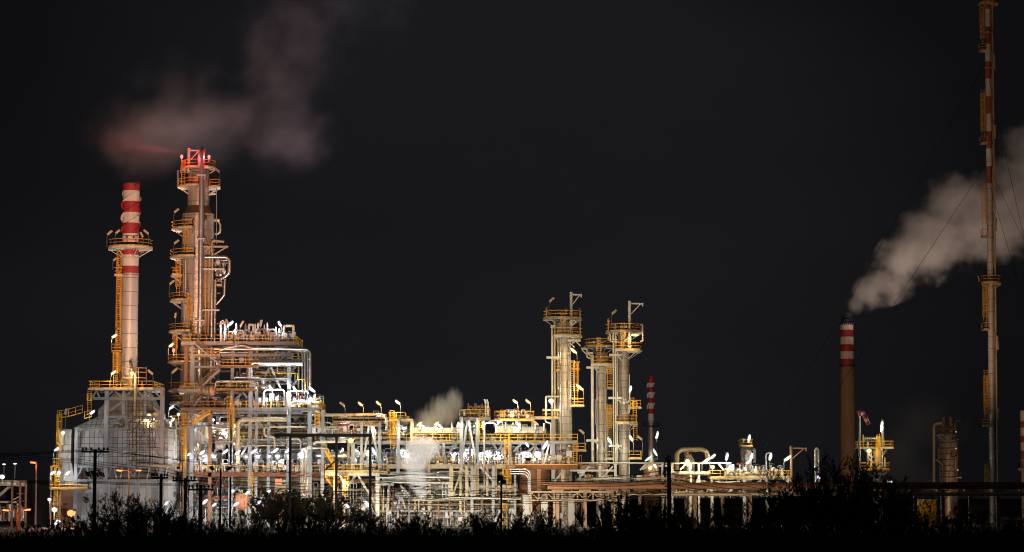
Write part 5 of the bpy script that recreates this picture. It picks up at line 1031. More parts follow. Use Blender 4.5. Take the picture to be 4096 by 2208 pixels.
# platform tower by the wind sock
YP=418.; kp=S(YP); c=W(3512,1850,YP); zp=lambda py: WZ(py,YP)
PT=thing('platform_tower','brightly lit short tower under a yellow railed platform beside the wind sock pole','process column',(c.x,YP,0))
m=MB(); m.lathe(c.x,YP,[(20*kp,0),(20*kp,zp(1815)),(24*kp,zp(1808)),(24*kp,zp(1798)),(18*kp,zp(1796))],28); m.build('shell',M['pale_insul'],PT)
pplat(PT,3434,3576,1790,YP-2.5,5,'FLRB',mats=('pale_insul','yellow')); pplat(PT,3442,3560,1877,YP-2.5,5,'FLRB',mats=('rust_light','yellow'))
for p,q in (((3455,1796),(3490,1830)),((3548,1796),(3530,1820)),((3470,1830),(3492,1850)),((3555,1885),(3530,1900)),((3450,1885),(3490,1905))): pbar(PT,p,q,YP-1.5,.3,'pale_insul')
for px,a,b,r,mt in ((3472,1770,1860,4,'white_paint'),(3530,1790,1890,3,'clad_pipe'),(3540,1830,1880,3,'pale_insul'),(3486,1800,1880,3,'pale_insul')): m=MB(); x=WX(px,1850,YP-1.4); m.tube([(x,YP-1.4,zp(b)),(x,YP-1.4,zp(a))],r*kp,10); m.build('riser_pipe',M[mt],PT)
m=MB(); m.tube([W(3531,1790,YP-1),W(3531,1682,YP-1)],.26,10); m.cyl(WX(3531,1682,YP-1),YP-1,zp(1690),zp(1678),.3,seg=10); m.build('mast',M['tan'],PT)
m=MB(); m.tube([W(3455,1762,YP-1),W(3458,1753,YP-1),W(3510,1754,YP-1),W(3512,1762,YP-1)],.2,9,bend=.2); 
for i in range(6): a=W(3460+i*9,1754,YP-1); m.tube([a-V((.08,0,0)),a+V((.08,0,0))],.33,9)
m.build('header_pipe',M['silver'],PT); pladder(PT,3513,1740,1877,YP-2.7); 
for px,t in ((3453,1738),(3511,1738),(3518,1733)): cc=W(px,1790,YP-1); relief(PT,cc.x,cc.y,cc.z,zp(t)-cc.z,'yellow',1.)
# ringed vessel
YV=520.; kv=S(YV); c=W(3794,1850,YV); zv=lambda py: WZ(py,YV)
RVV=thing('ringed_vessel','dim amber-lit vessel with dark horizontal rings behind the pipeline, near the flare stack','vessel',(c.x,YV,0))
m=MB(); m.lathe(c.x,YV,[(36*kv,0),(36*kv,zv(1752)),(30*kv,zv(1738)),(20*kv,zv(1732)),(.1,zv(1728))],36); m.build('shell',M['clad'],RVV)
for i in range(9): z=zv(1772+i*23); m=MB(); m.cyl(c.x,YV,z,z+.25,36*kv+.18,seg=36); m.build('ring',M['rust'],RVV)
for pts,r,mt in (([(3736,1960),(3736,1704),(3744,1695),(3766,1693)],5.5,'pale_insul'),([(3753,1790),(3753,1838),(3772,1858),(3772,1960)],1.8,'tan'),([(3820,1722),(3821,1688),(3828,1683),(3842,1683)],1.5,'galv'),([(3812,1822),(3803,1832),(3802,1880),(3794,1895),(3794,1960)],2.,'tan'),([(3823,1830),(3823,1890)],1.6,'tan')):
    m=MB(); m.tube([W(p[0],p[1],YV-2.4) for p in pts],r*kv,10,bend=r*kv*2.5); m.build('riser_pipe',M[mt],RVV)
pplat(RVV,3755,3818,1716,YV-2,4,'FLR',mats=('rust','rust')); pplat(RVV,3808,3838,1757,YV-2.6,3,'FLR',mats=('dark','dark')); pplat(RVV,3806,3836,1826,YV-2.6,3,'FLR',mats=('dark','dark')); pplat(RVV,3820,3846,1909,YV-2.6,3,'F',mats=('tan','dark'))
for p,q in (((3742,1740),(3784,1765)),((3742,1740),(3776,1740)),((3742,1838),(3772,1862))): pbar(RVV,p,q,YV-2.5,.25,'tan',i=False)
for px in (3774,3803): m=MB(); m.cyl(WX(px,1690,YV),YV,zv(1730),zv(1668),.35,seg=10); m.build('top_nozzle',M['rust_light'],RVV)
# flare stack
YL=430.; kl=S(YL)
fl0=W(3970,1995,YL); fl0.z=0; fl1=W(3948.5,-70,YL)
def fx(py): return fl0.lerp(fl1,(WZ(py,YL))/(fl1.z))
FS=thing('flare_stack','guyed flare stack with rust-red and cream bands, rising past the picture top','flare stack',fl0)
m=MB()
bd=[(-70,38,1),(38,108,0),(108,177,1),(177,247,0),(247,316,1),(316,386,0),(386,456,1),(456,526,0),(526,595,1),(595,666,0),(666,735,1),(735,1995,2)]
for a,b,i in bd: m.m=i; m.tube([fx(b) if b<1990 else fl0,fx(a)],[kl*(11.5+b/1900),kl*(11.5+max(a,0)/1900)],22,caps=False)
m.build('riser',[M['white_band'],M['red_faded'],M['stack_grey']],FS)
for py in (130,270,640,650,870,882,1226,1234,1398,1820): p=fx(py); m=MB(); m.cyl(p.x,p.y,p.z-.1,p.z+.1,kl*13.6,seg=22); m.build('flange_ring',M['stack_grey'],FS)
m=MB(); o_=V((19*kl,-.3,0)); m.tube([fl0+o_,fx(-60)+o_],3.2*kl,10); o_=V((15*kl,.3,0)); m.tube([fl0+o_,fx(-60)+o_],2.8*kl,8)
m.build('pilot_gas_pipe',M['tan'],FS)
m=MB()
for py in (42,112,205,296,482,575,668,855,948,1040,1195,1325,1410,1515,1610,1700,1790): p=fx(py); m.bar(p,p+V((20*kl,-.3,0)),.12)
m.build('pipe_clamp',M['dark'],FS)
for py in (12,1130): p=fx(py); ring_plat(FS,p.x+3*kl,YL,p.z,11*kl,41*kl,0,360,seg=16,mats=('tan','yellow'),th=.3)
for a,b in ((20,202),(358,572),(735,945),(1140,1318),(1480,1703),(1860,1985)):
    p0=fx(a);p1=fx(b); m=MB(); xx=(p0.x+p1.x)/2-24*kl; m.ladder(xx,YL-.4,p1.z,p0.z,True,.55); l_=m.build('ladder',M['yellow'],FS)
    m=MB(); m.bar((xx+.55,YL-.3,p1.z),(xx+.55,YL-.3,p0.z+.6),.09); m.build('conduit',M['galv'],FS)
    if b<1900: rect_plat(FS,p1.x-34*kl,p1.x-9*kl,YL-1,YL+.8,p1.z,'FL',mats=('tan','yellow'))
for py,h in ((215,65),(500,58),(870,58),(1342,60),(1630,58)):
    p=fx(py);q=fx(py+h); m=MB(); m.box(p.x+14*kl,p.x+20*kl,YL-1.1,YL-.7,q.z,p.z); m.bar((p.x+23*kl,YL-.8,q.z+.1),(p.x+23*kl,YL-.8,p.z-.2),.2 ); m.bar((p.x+20*kl,YL-.8,p.z-.3),(p.x+24*kl,YL-.8,p.z-.3),.12); m.bar((p.x+20*kl,YL-.8,q.z+.2),(p.x+24*kl,YL-.8,q.z+.2),.12); m.build('gas_seal_box',M['tan'],FS)
for px,py in ((3916,1110),(3995,1108)):
    m=MB(); m.bar(W(px,py+18,YL-1),W(px,py+4,YL-1),.09); m.bar(W(px,py+4,YL-1),W(px-5 if px<3950 else px+4,py-6,YL-1),.12); m.build('davit_arm',M['yellow'],FS)
def guy(label,a,b):
    m=MB(); m.tube([a,b],.035,6); m.build('guy_wire',M['wire'],None,label,'guy wire','guy wires of the flare stack')
guy('guy wire slanting across the drifting smoke in front of the concrete chimney plume',fx(640),W(3340,1575,YL-40))
guy('guy wire running past the concrete chimney mouth down to the far rack lamps',fx(235),W(3060,1790,YL-20))
guy('guy wire from the lowest painted band down through the smoke edge',fx(735),W(4075,1140,YL-60)); guy('guy wire spreading outward from the painted bands to the picture edge',fx(665),W(4300,1400,YL-50)); guy('guy wire from the upper painted bands leaving at the picture edge',fx(300),W(4180,1340,YL-50))
# clipped banded chimney at the picture edge
YE=540.; ke=S(YE); c=W(4107,1750,YE); ze=lambda py: WZ(py,YE)
EC=thing('edge_chimney','pale banded brick-like chimney cut off by the picture edge beyond the flare stack','chimney',(c.x,YE,0)); m=MB()
for a,b,i in ((1641,1685,0),(1685,1711,1),(1711,1743,0),(1743,1770,1),(1770,1802,0),(1802,1836,1),(1836,1990,2)): m.m=i; m.cyl(c.x,YE,ze(b) if b<1980 else 0,ze(a),25*ke,seg=32,caps=(a==1641))
m.build('shaft',[M['white_band'],M['red_faded'],M['tan']],EC); ring_plat(EC,c.x,YE,ze(1872),25*ke,36*ke,0,360,seg=16,mats=('tan','dark'))
m=MB(); m.cyl(c.x,YE,ze(1643),ze(1639),25.8*ke,seg=32); m.build('cap',M['dark'],EC)
# ================================================================== low loading shed and lamps at the far side
YD=335.
LS=thing('loading_shed','dark open loading shed with a stair, orange-lit inside, beyond the dark broad tank','shed',(WX(40,2000,YD),YD,0))
m=MB(); m.pbox(-60,64,1920,1943,YD,6); m.build('roof_beam',M['tan'],LS)
for px in (-20,48,80,103): pcol(LS,px,1921 if px<70 else 1922,None,YD,.25,'rust')
m=MB(); 
for py in (1922,1945,1975,2004,2030): m.bar(W(66,py,YD),W(103,py,YD),.08)
m.build('rail',M['rust'],LS)
m=MB(); m.stair(W(-10,1985,YD+1),W(35,1948,YD+1)); m.bar(W(50,2000,YD),W(80,1985,YD),.12); m.build('stair',M['tan'],LS)
m=MB(); m.pbox(-40,44,2004,2012,YD+1,4); m.build('floor_slab',M['tan'],LS)
for px,lab in ((28,'pale sign board fixed on the shed roof beam'),(56,'smaller pale sign board beside the first on the shed beam')): m=MB(); m.pbox(px,px+14 if px<50 else px+7,1926,1938,YD-.1,.06); m.build('sign_board',M['white_paint'],LS)
manifold('orange-lit machinery inside the low loading shed',-30,70,2085,75,YD+2,26,4,['tan','rust_light','orange_tank','pale_insul'],6,3,1.4,4,81)
ST=thing('storage_tank','dark broad tank between the loading shed and the heater','tank',(WX(155,1990,YD+60),YD+70,0)); c=W(150,1990,YD+75); m=MB(); m.cyl(c.x,c.y,0,WZ(1938,YD+75),5.2,seg=48); m.build('shell',M['dark'],ST); m=MB(); m.lathe(c.x,c.y,[(5.3,WZ(1938,YD+75)),(5.3,WZ(1936,YD+75)),(.2,WZ(1930,YD+75))],48); m.build('roof',M['dark'],ST)
def street_lamp(px,py,base_off,Y,arms,label,pole='rust_light',power=2.,kind='orange'):
    c=W(px,py,Y); o=thing('street_lamp',label,'street lamp',(c.x,Y,0),'sodium street lamps')
    m=MB(); m.tube([(c.x,Y,0),(c.x,Y,c.z)],[.16,.09],8); m.build('pole',M[pole],o)
    for dx,dy,lit in arms:
        e=W(px+dx,py+dy,Y); m=MB(); m.tube([(c.x,Y,c.z-.1),(e.x,Y,e.z)],.06,6); m.build('arm',M[pole],o)
        d=1 if dx>0 else -1
        m=MB(); m.capsule((e.x,Y,e.z),(e.x+d*.75,Y,e.z+.06),.14,8); h=m.build('lamp_head',M['rust_light'],o)
        m=MB(); m.capsule((e.x+d*.1,Y,e.z-.1),(e.x+d*.68,Y,e.z-.05),.12,8); m.build('lens',M['glow_orange' if lit else 'white_paint'],h)
        if lit:
            l=bpy.data.lights.new('bulb','POINT'); l.color=KIND[kind][1]; l.energy=PW*power*lit; l.shadow_soft_size=.12; b=bpy.data.objects.new('bulb',l); COL.objects.link(b); b.parent=o; b.location=(e.x+d*.4-c.x,-.3,e.z-.5)
street_lamp(516,1880,0,350,((-28,0,1),(28,0,.3)),'orange double-arm street lamp in front of the heater hopper',power=1.6)
street_lamp(70,2046,0,300,((-34,-8,.6),(28,-10,.6)),'low double-arm orange street lamp before the loading shed',power=1.)
street_lamp(146,1852,0,345,((-3,-4,.5),),'tall single orange pole lamp between the loading shed and the heater',power=1.2)
# ================================================================== lamps: (px,py,depth,kind,tilt,power,pole,label,size)
YK=YS-2.4; YQ=YR-2.2
LAMPS=[
(459,1344,371,'warm','R',1.35,2.2,'lit warm lamp beside the small ladder cage platform on the banded chimney',1),
(455,1490,371,'warm','R',2.4,2.2,'lit warm lamp at the chimney foot over the yellow heater-top railing',1),
(528,1492,369,'warm','B',1.95,2,'lit warm lamp between the chimney foot and the reddish vent pipe',1),
(370,1649,370,'white','R',0.8,2,'lit white lamp on the sloping heater roof below the yellow ladder',1),
(253,1730,370,'white','B',0.8,2,'small round white lamp on top of the heater end duct',1),
(227,1797,369,'cool','R',1.1,2.4,'lit cool tube lamp beside the heater end duct over the upper yellow landing',1),
(685,1381,387,'warm','R',1.5,2.6,'lit warm lamp sticking out from the tallest column above a red beacon',1),
(687,1629,386,'cool','R',1.1,2.6,'lit cool lamp out on the tallest column at the main deck height',1),
(691,1680,385,'cool','R',1.1,2.,'lit cool lamp by the tallest column foot, just above the horizontal one',1),
(691,1704,385,'cool','H',1.1,0,'horizontal lit lamp by the tallest column foot',1),
(597,1660,375,'warm','B',1.05,1.5,'round warm lamp inside the open heater frame',1),
(265,1647,371,'off','V',0.0,2.4,'unlit upright lamp on the railing above the heater end duct',1),
(600,1490,370,'off','L',0.0,2.4,'unlit slanted lamp on the heater-top platform corner',1),
(212,1891,368,'cool','R',1.1,2.4,'lit cool tube lamp farthest out on the heater end landing',1),
(236,1890,369,'white','B',0.5,2,'smaller lit lamp between the two cool tubes at the heater end',1),
(271,1892,368,'cool','R',1.1,2.,'lit cool tube lamp against the heater duct hopper',1),
(198,1998,368,'white','B',0.4,2,'tiny white lamp low on the rusty heater landing',1),
(218,2038,366,'white','B',1.0,2,'round white ground lamp below the heater landings',1.5),
(285,2051,362,'orange','B',6.0,3,'glaring orange lamp on the ground before the heater',2.2),
(233,2086,340,'cool','B',0.3,3,'bluish lamp low behind the hedge below the heater',1.2),
(222,2094,338,'cool','B',0.3,3,'small bluish lamp low behind the hedge next to another',.8),
(668,2011,372,'cool','R',0.175,4,'cool ground lamp behind bushes between the heater and the tallest column',1),
(550,2077,340,'violet','B',0.4,3,'violet lamp glinting through the bush before the heater',1.2),
(16,1857,330,'white','H',0.05,2,'dim gooseneck lamp over the loading shed nearest the picture edge',.5),
(60,1855,330,'white','H',0.05,2,'dim gooseneck lamp over the middle of the loading shed',.5),
(9,1907,329,'cool','B',0.5,1,'round bright lamp under the gooseneck lamps at the loading shed roof',1.2),
(922,1295,383,'cool','R',2.25,2.6,'bright cool tube lamp slanting over the roof deck beside the relief valves',1.3),
(969,1296,383,'off','r',0.0,2.4,'unlit tube lamp among the relief valves beside the bright tube',1.1),
(1045,1293,383,'off','V',0.0,2.4,'unlit upright tube lamp in the middle of the roof deck',1.1),
(907,1288,384,'off','l',0.0,2.4,'unlit tube lamp leaning behind the bright cool tube on the roof deck',1),
(1118,1295,383,'cool','l',1.5,2.4,'cool tube lamp leaning beside the tan portal frame on the roof deck',1),
(1082,1551,380,'cool','l',2.4,2.6,'long cool tube lamp leaning over the silver drum in mid structure',1.1),
(1178,1555,380,'white','l',3.3,2.4,'bright white lamp leaning over the outer main deck, the inner of two',1.1),
(1247,1558,379.5,'cool','L',3.6,2.6,'brightest white lamp at the outer corner of the main deck',1.4),
(714,1657,384,'white','B',0.7,1,'round white lamp beneath the main deck at the tallest column',.9),
(932,1703,383,'yellow','B',1.9,1,'glaring yellow lamp beside the long tan pipe elbow',1.7),
(895,1729,387,'white','L',1.0,1,'lit white lamp below the yellow stair by the tallest column',1),
(853,1679,388,'white','B',0.9,1,'round white lamp under the main deck between two rusty columns',.9),
(822,1767,386,'white','B',0.9,1,'round white lamp above the first slanted exchanger lamp',1.1),
(775,1798,385,'white','B',0.3,1,'small white lamp beside the white-lit column foot',.8),
(756,1817,380,'cool','R',0.35,1.4,'short slanted lamp next to the rusty column at the tall column foot',.7),
(809,1810,379,'cool','R',0.6,2.2,'first slanted tube lamp before the exchangers, at the white-lit column foot',1.2),
(818,1840,379.5,'cool','R',0.45,1.5,'slanted tube lamp lying just below the first one at the exchangers',1.1),
(902,1806,379,'cool','R',0.6,2.2,'slanted tube lamp before the exchangers by the braced column',1.2),
(951,1810,379,'cool','R',0.6,2.2,'slanted tube lamp in front of the long tan pipe drop',1.2),
(1015,1806,379,'cool','R',0.6,2.2,'slanted tube lamp just past the long tan pipe drop',1.2),
(1102,1802,379,'cool','R',0.6,2.2,'slanted tube lamp above the middle exchanger covers',1.25),
(1151,1802,379,'cool','R',0.6,2.2,'slanted tube lamp over the last but one exchanger cover',1.2),
(1202,1813,379,'cool','R',0.5,2.2,'last slanted tube lamp of the exchanger row',1),
(1217,1797,378.5,'cool','B',0.35,1.4,'round lamp in the nested thin pipe bundle',.9),
(818,2008,378,'cool','R',0.6,3,'large ground lamp under the lower deck at the rusty columns',1.4),
(857,2019,378,'cool','R',0.4,3,'smaller slanted ground lamp beside the large one under the lower deck',.9),
(945,2016,376,'cool','R',0.6,3,'slanted tube lamp in front of the orange vessel',1.2),
(990,1971,377,'white','R',0.4,3,'white lamp at the upper side of the orange vessel',.9),
(932,1963,378,'white','B',0.25,3,'small lamp on the inner side of the orange vessel',.8),
(1035,2010,366,'violet','R',0.4,3,'violet-tinted lamp shining through the tree before the structure',1),
(1074,1967,374,'cool','R',0.4,3,'cool lamp behind the tree top past the orange vessel',1),
(1159,1963,374,'cool','B',0.4,3,'cool lamp in the dense tree below the lower deck edge',1),
(1196,2027,360,'violet','B',0.25,3,'violet sparkle deep inside the dense tree',1.1),
(1441,1616,379,'sodium','L',1.95,3,'first glowing sodium lamp above the fat tan pipe',1),
(1513,1613,379,'sodium','L',1.95,3,'second glowing sodium lamp above the fat tan pipe, past the first',1),
(1590,1609,378.5,'green','L',2.1,3.2,'yellowish-white lamp above the caged ladder platform on the rack top',1),
(1368,1618,379,'off','L',0.0,3,'unlit tan lamp above the fat tan pipe before the sodium pair',1),
(1494,1715,377.5,'white','l',1.4,2,'white lamp leaning between two tall grey rack columns',1),
(1616,1713,378,'white','B',1.2,2,'round white lamp inside the tan portal at the rack top',1),
(1403,1761,376,'yellow','B',1.5,1,'glaring yellow-green lamp under the black gantry beam',1.7),
(1678,1696,378,'warm','R',1.95,2.4,'warm lamp under the beige steam at the cooler start, leaning up',1),
(1694,1707,377.6,'white','L',1.2,2,'white lamp right beside the warm one at the cooler start',1),
(1746,1694,378,'warm','R',1.8,2.4,'warm lamp leaning up at the cooler middle',1),
(1758,1702,377.6,'white','L',1.2,2,'white lamp right beside the warm one at the cooler middle',1),
(1430,1807,383,'cool','L',0.75,2.4,'big cool lamp inside the gantry, close to its longer leg',1.4),
(1495,1805,382,'cool','l',0.75,2.4,'long cool lamp just outside the gantry end leg',1.5),
(1370,1803,384,'cool','V',0.55,2,'upright cool lamp on the long drum behind the gantry',1),
(1364,1694,384,'white','B',0.6,1,'tiny lamp under the yellow walkway on the rack top',.8),
(1381,1695,382,'white','B',0.6,1,'tiny lamp under the yellow walkway, second of two',.8),
(1366,1913,377,'warm','l',2.25,2,'warm lamp under the tan deck beam, upper of two',1.1),
(1382,1929,376.6,'warm','l',2.25,2,'warm lamp under the tan deck beam, lower of two',1.1),
(1385,2021,368,'cool','L',1.2,3,'cool lamp glaring through the tree below the tan beam',1.1),
(1471,2016,368,'cool','L',2.0,3,'biggest cool lamp glaring through the tree branches past the tan beam',1.8),
(1639,1814,383,'cool','B',0.378,1,'round white lamp seen inside the white steam jet',1),
(1610,1802,383,'cool','H',0.462,0,'horizontal white lamp before the white steam jet',1),
(1676,1801,383,'cool','H',0.462,0,'horizontal white lamp behind the white steam jet',1),
(1655,1814,383,'cool','B',0.336,1,'second round white lamp seen inside the white steam jet',.9),
(1833,1698,378,'green','V',1.2,2.4,'small pale lamp next to the small tower leg',.9),
(1934,1690,378,'green','B',1.2,2,'small pale lamp on the far leg of the small tower',.9),
(2000,1686,377.5,'green','R',1.95,2.6,'yellowish lamp leaning over the tan air cooler box',1.1),
(2068,1693,377.5,'green','l',1.95,2.6,'yellowish lamp leaning over the pale cooler box',1.1),
(2060,1606,379,'green','L',1.8,3,'greenish-white mast lamp over the orange railed platform',1),
(2111,1606,379,'sodium','L',1.8,3,'sodium mast lamp at the end of the orange railed platform',1),
(2205,1603,380,'white','B',1.6,1.6,'round glaring lamp in a bracket on the widest slim column',1.6),
(2108,1778,377,'cool','l',0.42,2,'thin tube lamp leaning under the pale cooler boxes',1),
(2181,1780,377,'cool','r',0.84,2,'big bright tube lamp under the walkway end by the widest slim column',1.7),
(1820,1815,383,'cool','B',0.42,1,'round lamp behind the A-frame under the small tower',1.1),
(1857,1813,383,'cool','B',0.42,1,'round lamp at the foot of the small tower leg',1.1),
(1872,1799,383,'cool','H',0.504,0,'horizontal lamp at the small tower braces',1.1),
(1928,1813,383,'cool','H',0.504,0,'horizontal lamp past the small tower, by the pink pipe',1.1),
(1959,1812,383,'cool','B',0.42,1,'round lamp under the walkway past the pink pipe',1.1),
(1994,1812,383,'cool','B',0.42,1,'round lamp beside the orange ladder under the walkway',1),
(2100,1812,382.5,'cool','H',0.63,0,'largest horizontal lamp over the red box on the railed deck',1.4),
(2148,1811,382.5,'cool','H',0.63,0,'horizontal lamp on the railed deck next to the largest one',1.4),
(2318,1549,380,'warm','L',2.7,2.6,'glaring warm lamp over the side platform of the widest slim column',1.5),
(2294,1403,380,'warm','L',2.25,2.2,'warm lamp high beside the widest slim column above its ladder cage',1.3),
(2522,1555,381,'white','V',1.0,2.,'white lamp against the crowned slim column halfway up',1.1),
(2438,1762,381,'green','l',1.5,2.4,'bright lamp under the ladder cage between two slim columns',1.2),
(2524,1753,381,'green','l',1.4,2.4,'bright lamp at the crowned slim column below its lower platform',1.2),
(2540,1340,381.5,'warm','H',1.8,0,'warm lamp under the crown of the last slim column',1.2),
(2208,1200,380,'off','R',0.0,2.4,'unlit lamp on the crown of the widest slim column',1),
(2458,1249,381,'off','R',0.0,2.4,'unlit lamp on the crown of the last slim column',1),
(2261,1272,380,'off','L',0.0,.8,'unlit lamp hanging under the crown railing of the widest slim column',.7),
(2326,1728,380,'off','L',0.0,2.8,'unlit lamp on a pole between the widest and the shortest slim column',1),
(2558,1753,380,'off','L',0.0,2.8,'unlit lamp on a pole past the crowned slim column',1),
(2143,1694,379,'off','L',0.0,2.4,'unlit lamp above the pale cooler box end',1),
(2629,1740,636,'green','V',3.0,2,'upper round lamp on the far thin chimney ladder',2.2),
(2620,1809,636,'green','l',3.0,2,'lower round lamp on the far thin chimney ladder',2.2),
(2592,1835,630,'green','R',2.5,3,'lamp leaning at the far thin chimney base',2),
(2600,1872,400,'warm','B',1.0,2,'warm lamp low under the far thin chimney',1.2),
(2620,1863,400,'white','l',1.0,2,'white lamp low under the far thin chimney beside the warm one',1),
(2750,1844,402,'warm','B',2.88,1.6,'warm lamp glaring on the vessel under the arched duct',1.5),
(2825,1842,399,'green','R',2.72,2,'big slanted lamp before the arched duct leg',1.7),
(2852,1826,401,'green','R',2.08,3,'slanted lamp just past the arched duct',1.2),
(2908,1826,401,'cool','V',2.08,3.,'cool white lamp on its own mast above the low rack',1.4),
(2850,1868,400,'warm','B',2.4,1,'warm lamp glaring under the slanted pair by the arched duct',1.3),
(2997,1752,408,'green','V',1.92,1,'lamp on the mast of the dark tower',1.3),
(3006,1826,400,'cool','V',2.08,3,'upright white lamp before the dark tower',1.3),
(2993,1848,400,'green','R',1.76,1.5,'lamp lower down before the dark tower',1.1),
(3082,1826,400,'green','V',2.24,3,'lamp on the pale leg pipes near the deck end',1.4),
(3151,1833,399,'green','R',2.08,2.6,'long slanted lamp against the gallows post',1.5),
(2975,1759,407,'lime','B',0.0,.4,'dim yellow lamp on the railing of the dark tower',.7),
(3528,1697,414,'green','V',1.4,.5,'upper of two stacked lamps on the platform tower mast',1.2),
(3528,1714,414,'green','V',1.4,.5,'lower of two stacked lamps on the platform tower mast',1.2),
(3476,1802,414,'warm','B',1.9,1,'warm lamp glaring under the platform tower railing',1.5),
(3561,1932,400,'cool','B',1.6,3,'cool lamp glaring through the flank of the big bush',1.7),
(3276,1909,400,'violet','B',0.8,3,'violet-white sparkle in the big bush below the vent pipe',1.3),
(3224,1950,398,'violet','B',0.8,3,'violet sparkle low in the big bush',1.3),
(3824,1727,515,'lime','B',0.0,.4,'dim lime lamp highest on the ringed vessel',.6),
(3824,1794,515,'lime','B',0.0,.4,'dim lime lamp at half height on the ringed vessel',.6),
(3831,1880,515,'lime','B',0.0,.4,'dim lime lamp lowest on the ringed vessel',.6),
(707,844,391,'off','R',0.0,2.2,'unlit lamp on the tallest column level with its dark cone',1),
(707,969,391,'off','R',0.0,2.2,'unlit lamp on the tallest column over the fourth platform down',1),
(689,1131,391,'off','R',0.0,2.4,'unlit lamp on the tallest column below its small cage',1),
(704,1262,391,'off','V',0.0,2.4,'unlit upright lamp on the tallest column just above the roof deck',.9),
(868,682,391,'off','L',0.0,2.4,'unlit lamp near the very top of the tallest column',1),
(699,1485,388,'off','R',0.0,2.6,'unlit lamp on the tallest column below the red beacon platform',1.2),
(440,932,376,'off','R',0.0,2.2,'unlit lamp at the outer end of the chimney ring platform, heater side',1),
(472,928,376,'off','R',0.0,2.2,'unlit lamp next to the shaft on the chimney ring platform, ladder side',.9),
(565,939,376,'off','l',0.0,1.6,'unlit lamp next to the shaft on the chimney ring platform, column side',.9),
(583,929,376,'off','L',0.0,2.2,'unlit lamp at the outer end of the chimney ring platform, column side',1),
(461,1038,377,'off','R',0.0,1.6,'unlit thin lamp by the chimney ladder cage under the ring platform',.7),
(2673,1833,150,'off','R',0.0,1,'unlit lamp head capping the black wooden post in front of the slim columns',.4),
]
for a in LAMPS: lamp(*a[:8],size=a[8])
beacon(727,627,YT-3,'red warning beacon at the smoky side of the tallest column crown, beside the davit',2.6)
beacon(836,628,YT-3,'red warning beacon behind the overhead pipe bend at the tallest column crown',2.6)
beacon(695,1402,YT-7,'red warning beacon low on the tallest column under a warm lamp',.8)
# ================================================================== terrain
gm=MB()
def gz(x,y):
    f=1-min(1,max(0,(y-88)/85)); f=f*f*(3-2*f)
    return 2.55*f+.12*mnoise.noise(V((x*.08,y*.08,0)))*(1 if y<180 else 0)
ys=[-250,-60,0,20,40,60,75,85,92,100,110,120,130,142,156,172,190,250,320,450,700,1200,2500,6000]
xs=[-6000,-2000,-600,-250]+list(range(-120,121,8))+[250,600,2000,6000]
vs=[(x,y,gz(x,y)) for y in ys for x in xs]; nx=len(xs)
gm.poly(vs,[(j*nx+i,j*nx+i+1,(j+1)*nx+i+1,(j+1)*nx+i) for j in range(len(ys)-1) for i in range(nx-1)],True)
gm.build('ground',M['ground'],None,kind='structure')
gm=MB(); x0,x1=-130,150; gm.quad((x0,322,.03),(x1,322,.03),(x1,470,.03),(x0,470,.03)); gm.build('plant_yard',M['gravel'],None,kind='structure')
# ================================================================== undergrowth and shrubs
r=random.Random(21); ug=MB()
def blade(m,x,y,z,h,w,lean):
    a=r.random()*6.28; dx,dy=cos(a)*w,sin(a)*w; lx=lean*r.uniform(-1,1.4); ly=lean*r.uniform(-1,1)
    m.tri((x-dx,y-dy,z),(x+dx,y+dy,z),(x+lx,y+ly,z+h))
for i in range(26000):
    y=r.uniform(84,135); half=y*.235; x=r.uniform(-half,half)
    n=mnoise.noise(V((x*.22,y*.15,3.)))+.5*mnoise.noise(V((x*.7,y*.5,9.)))
    h=max(.25,.72+.75*n)*r.uniform(.45,1.15)*(1.0 if r.random()<.93 else 1.5)
    if x>18: h*=.8
    if .05<x/y<.118: h*=1.55
    blade(ug,x,y,gz(x,y)-.05,h,r.uniform(.015,.05),h*.35)
for i in range(9000):
    y=r.uniform(84,118); half=y*.235; x=r.uniform(-half,half); h=r.uniform(.5,.95)
    blade(ug,x,y,gz(x,y)-.05,h,.12,.25)
ug.build('undergrowth',M['leaf'],None,'dark matted undergrowth along the rise','undergrowth',kind='stuff')
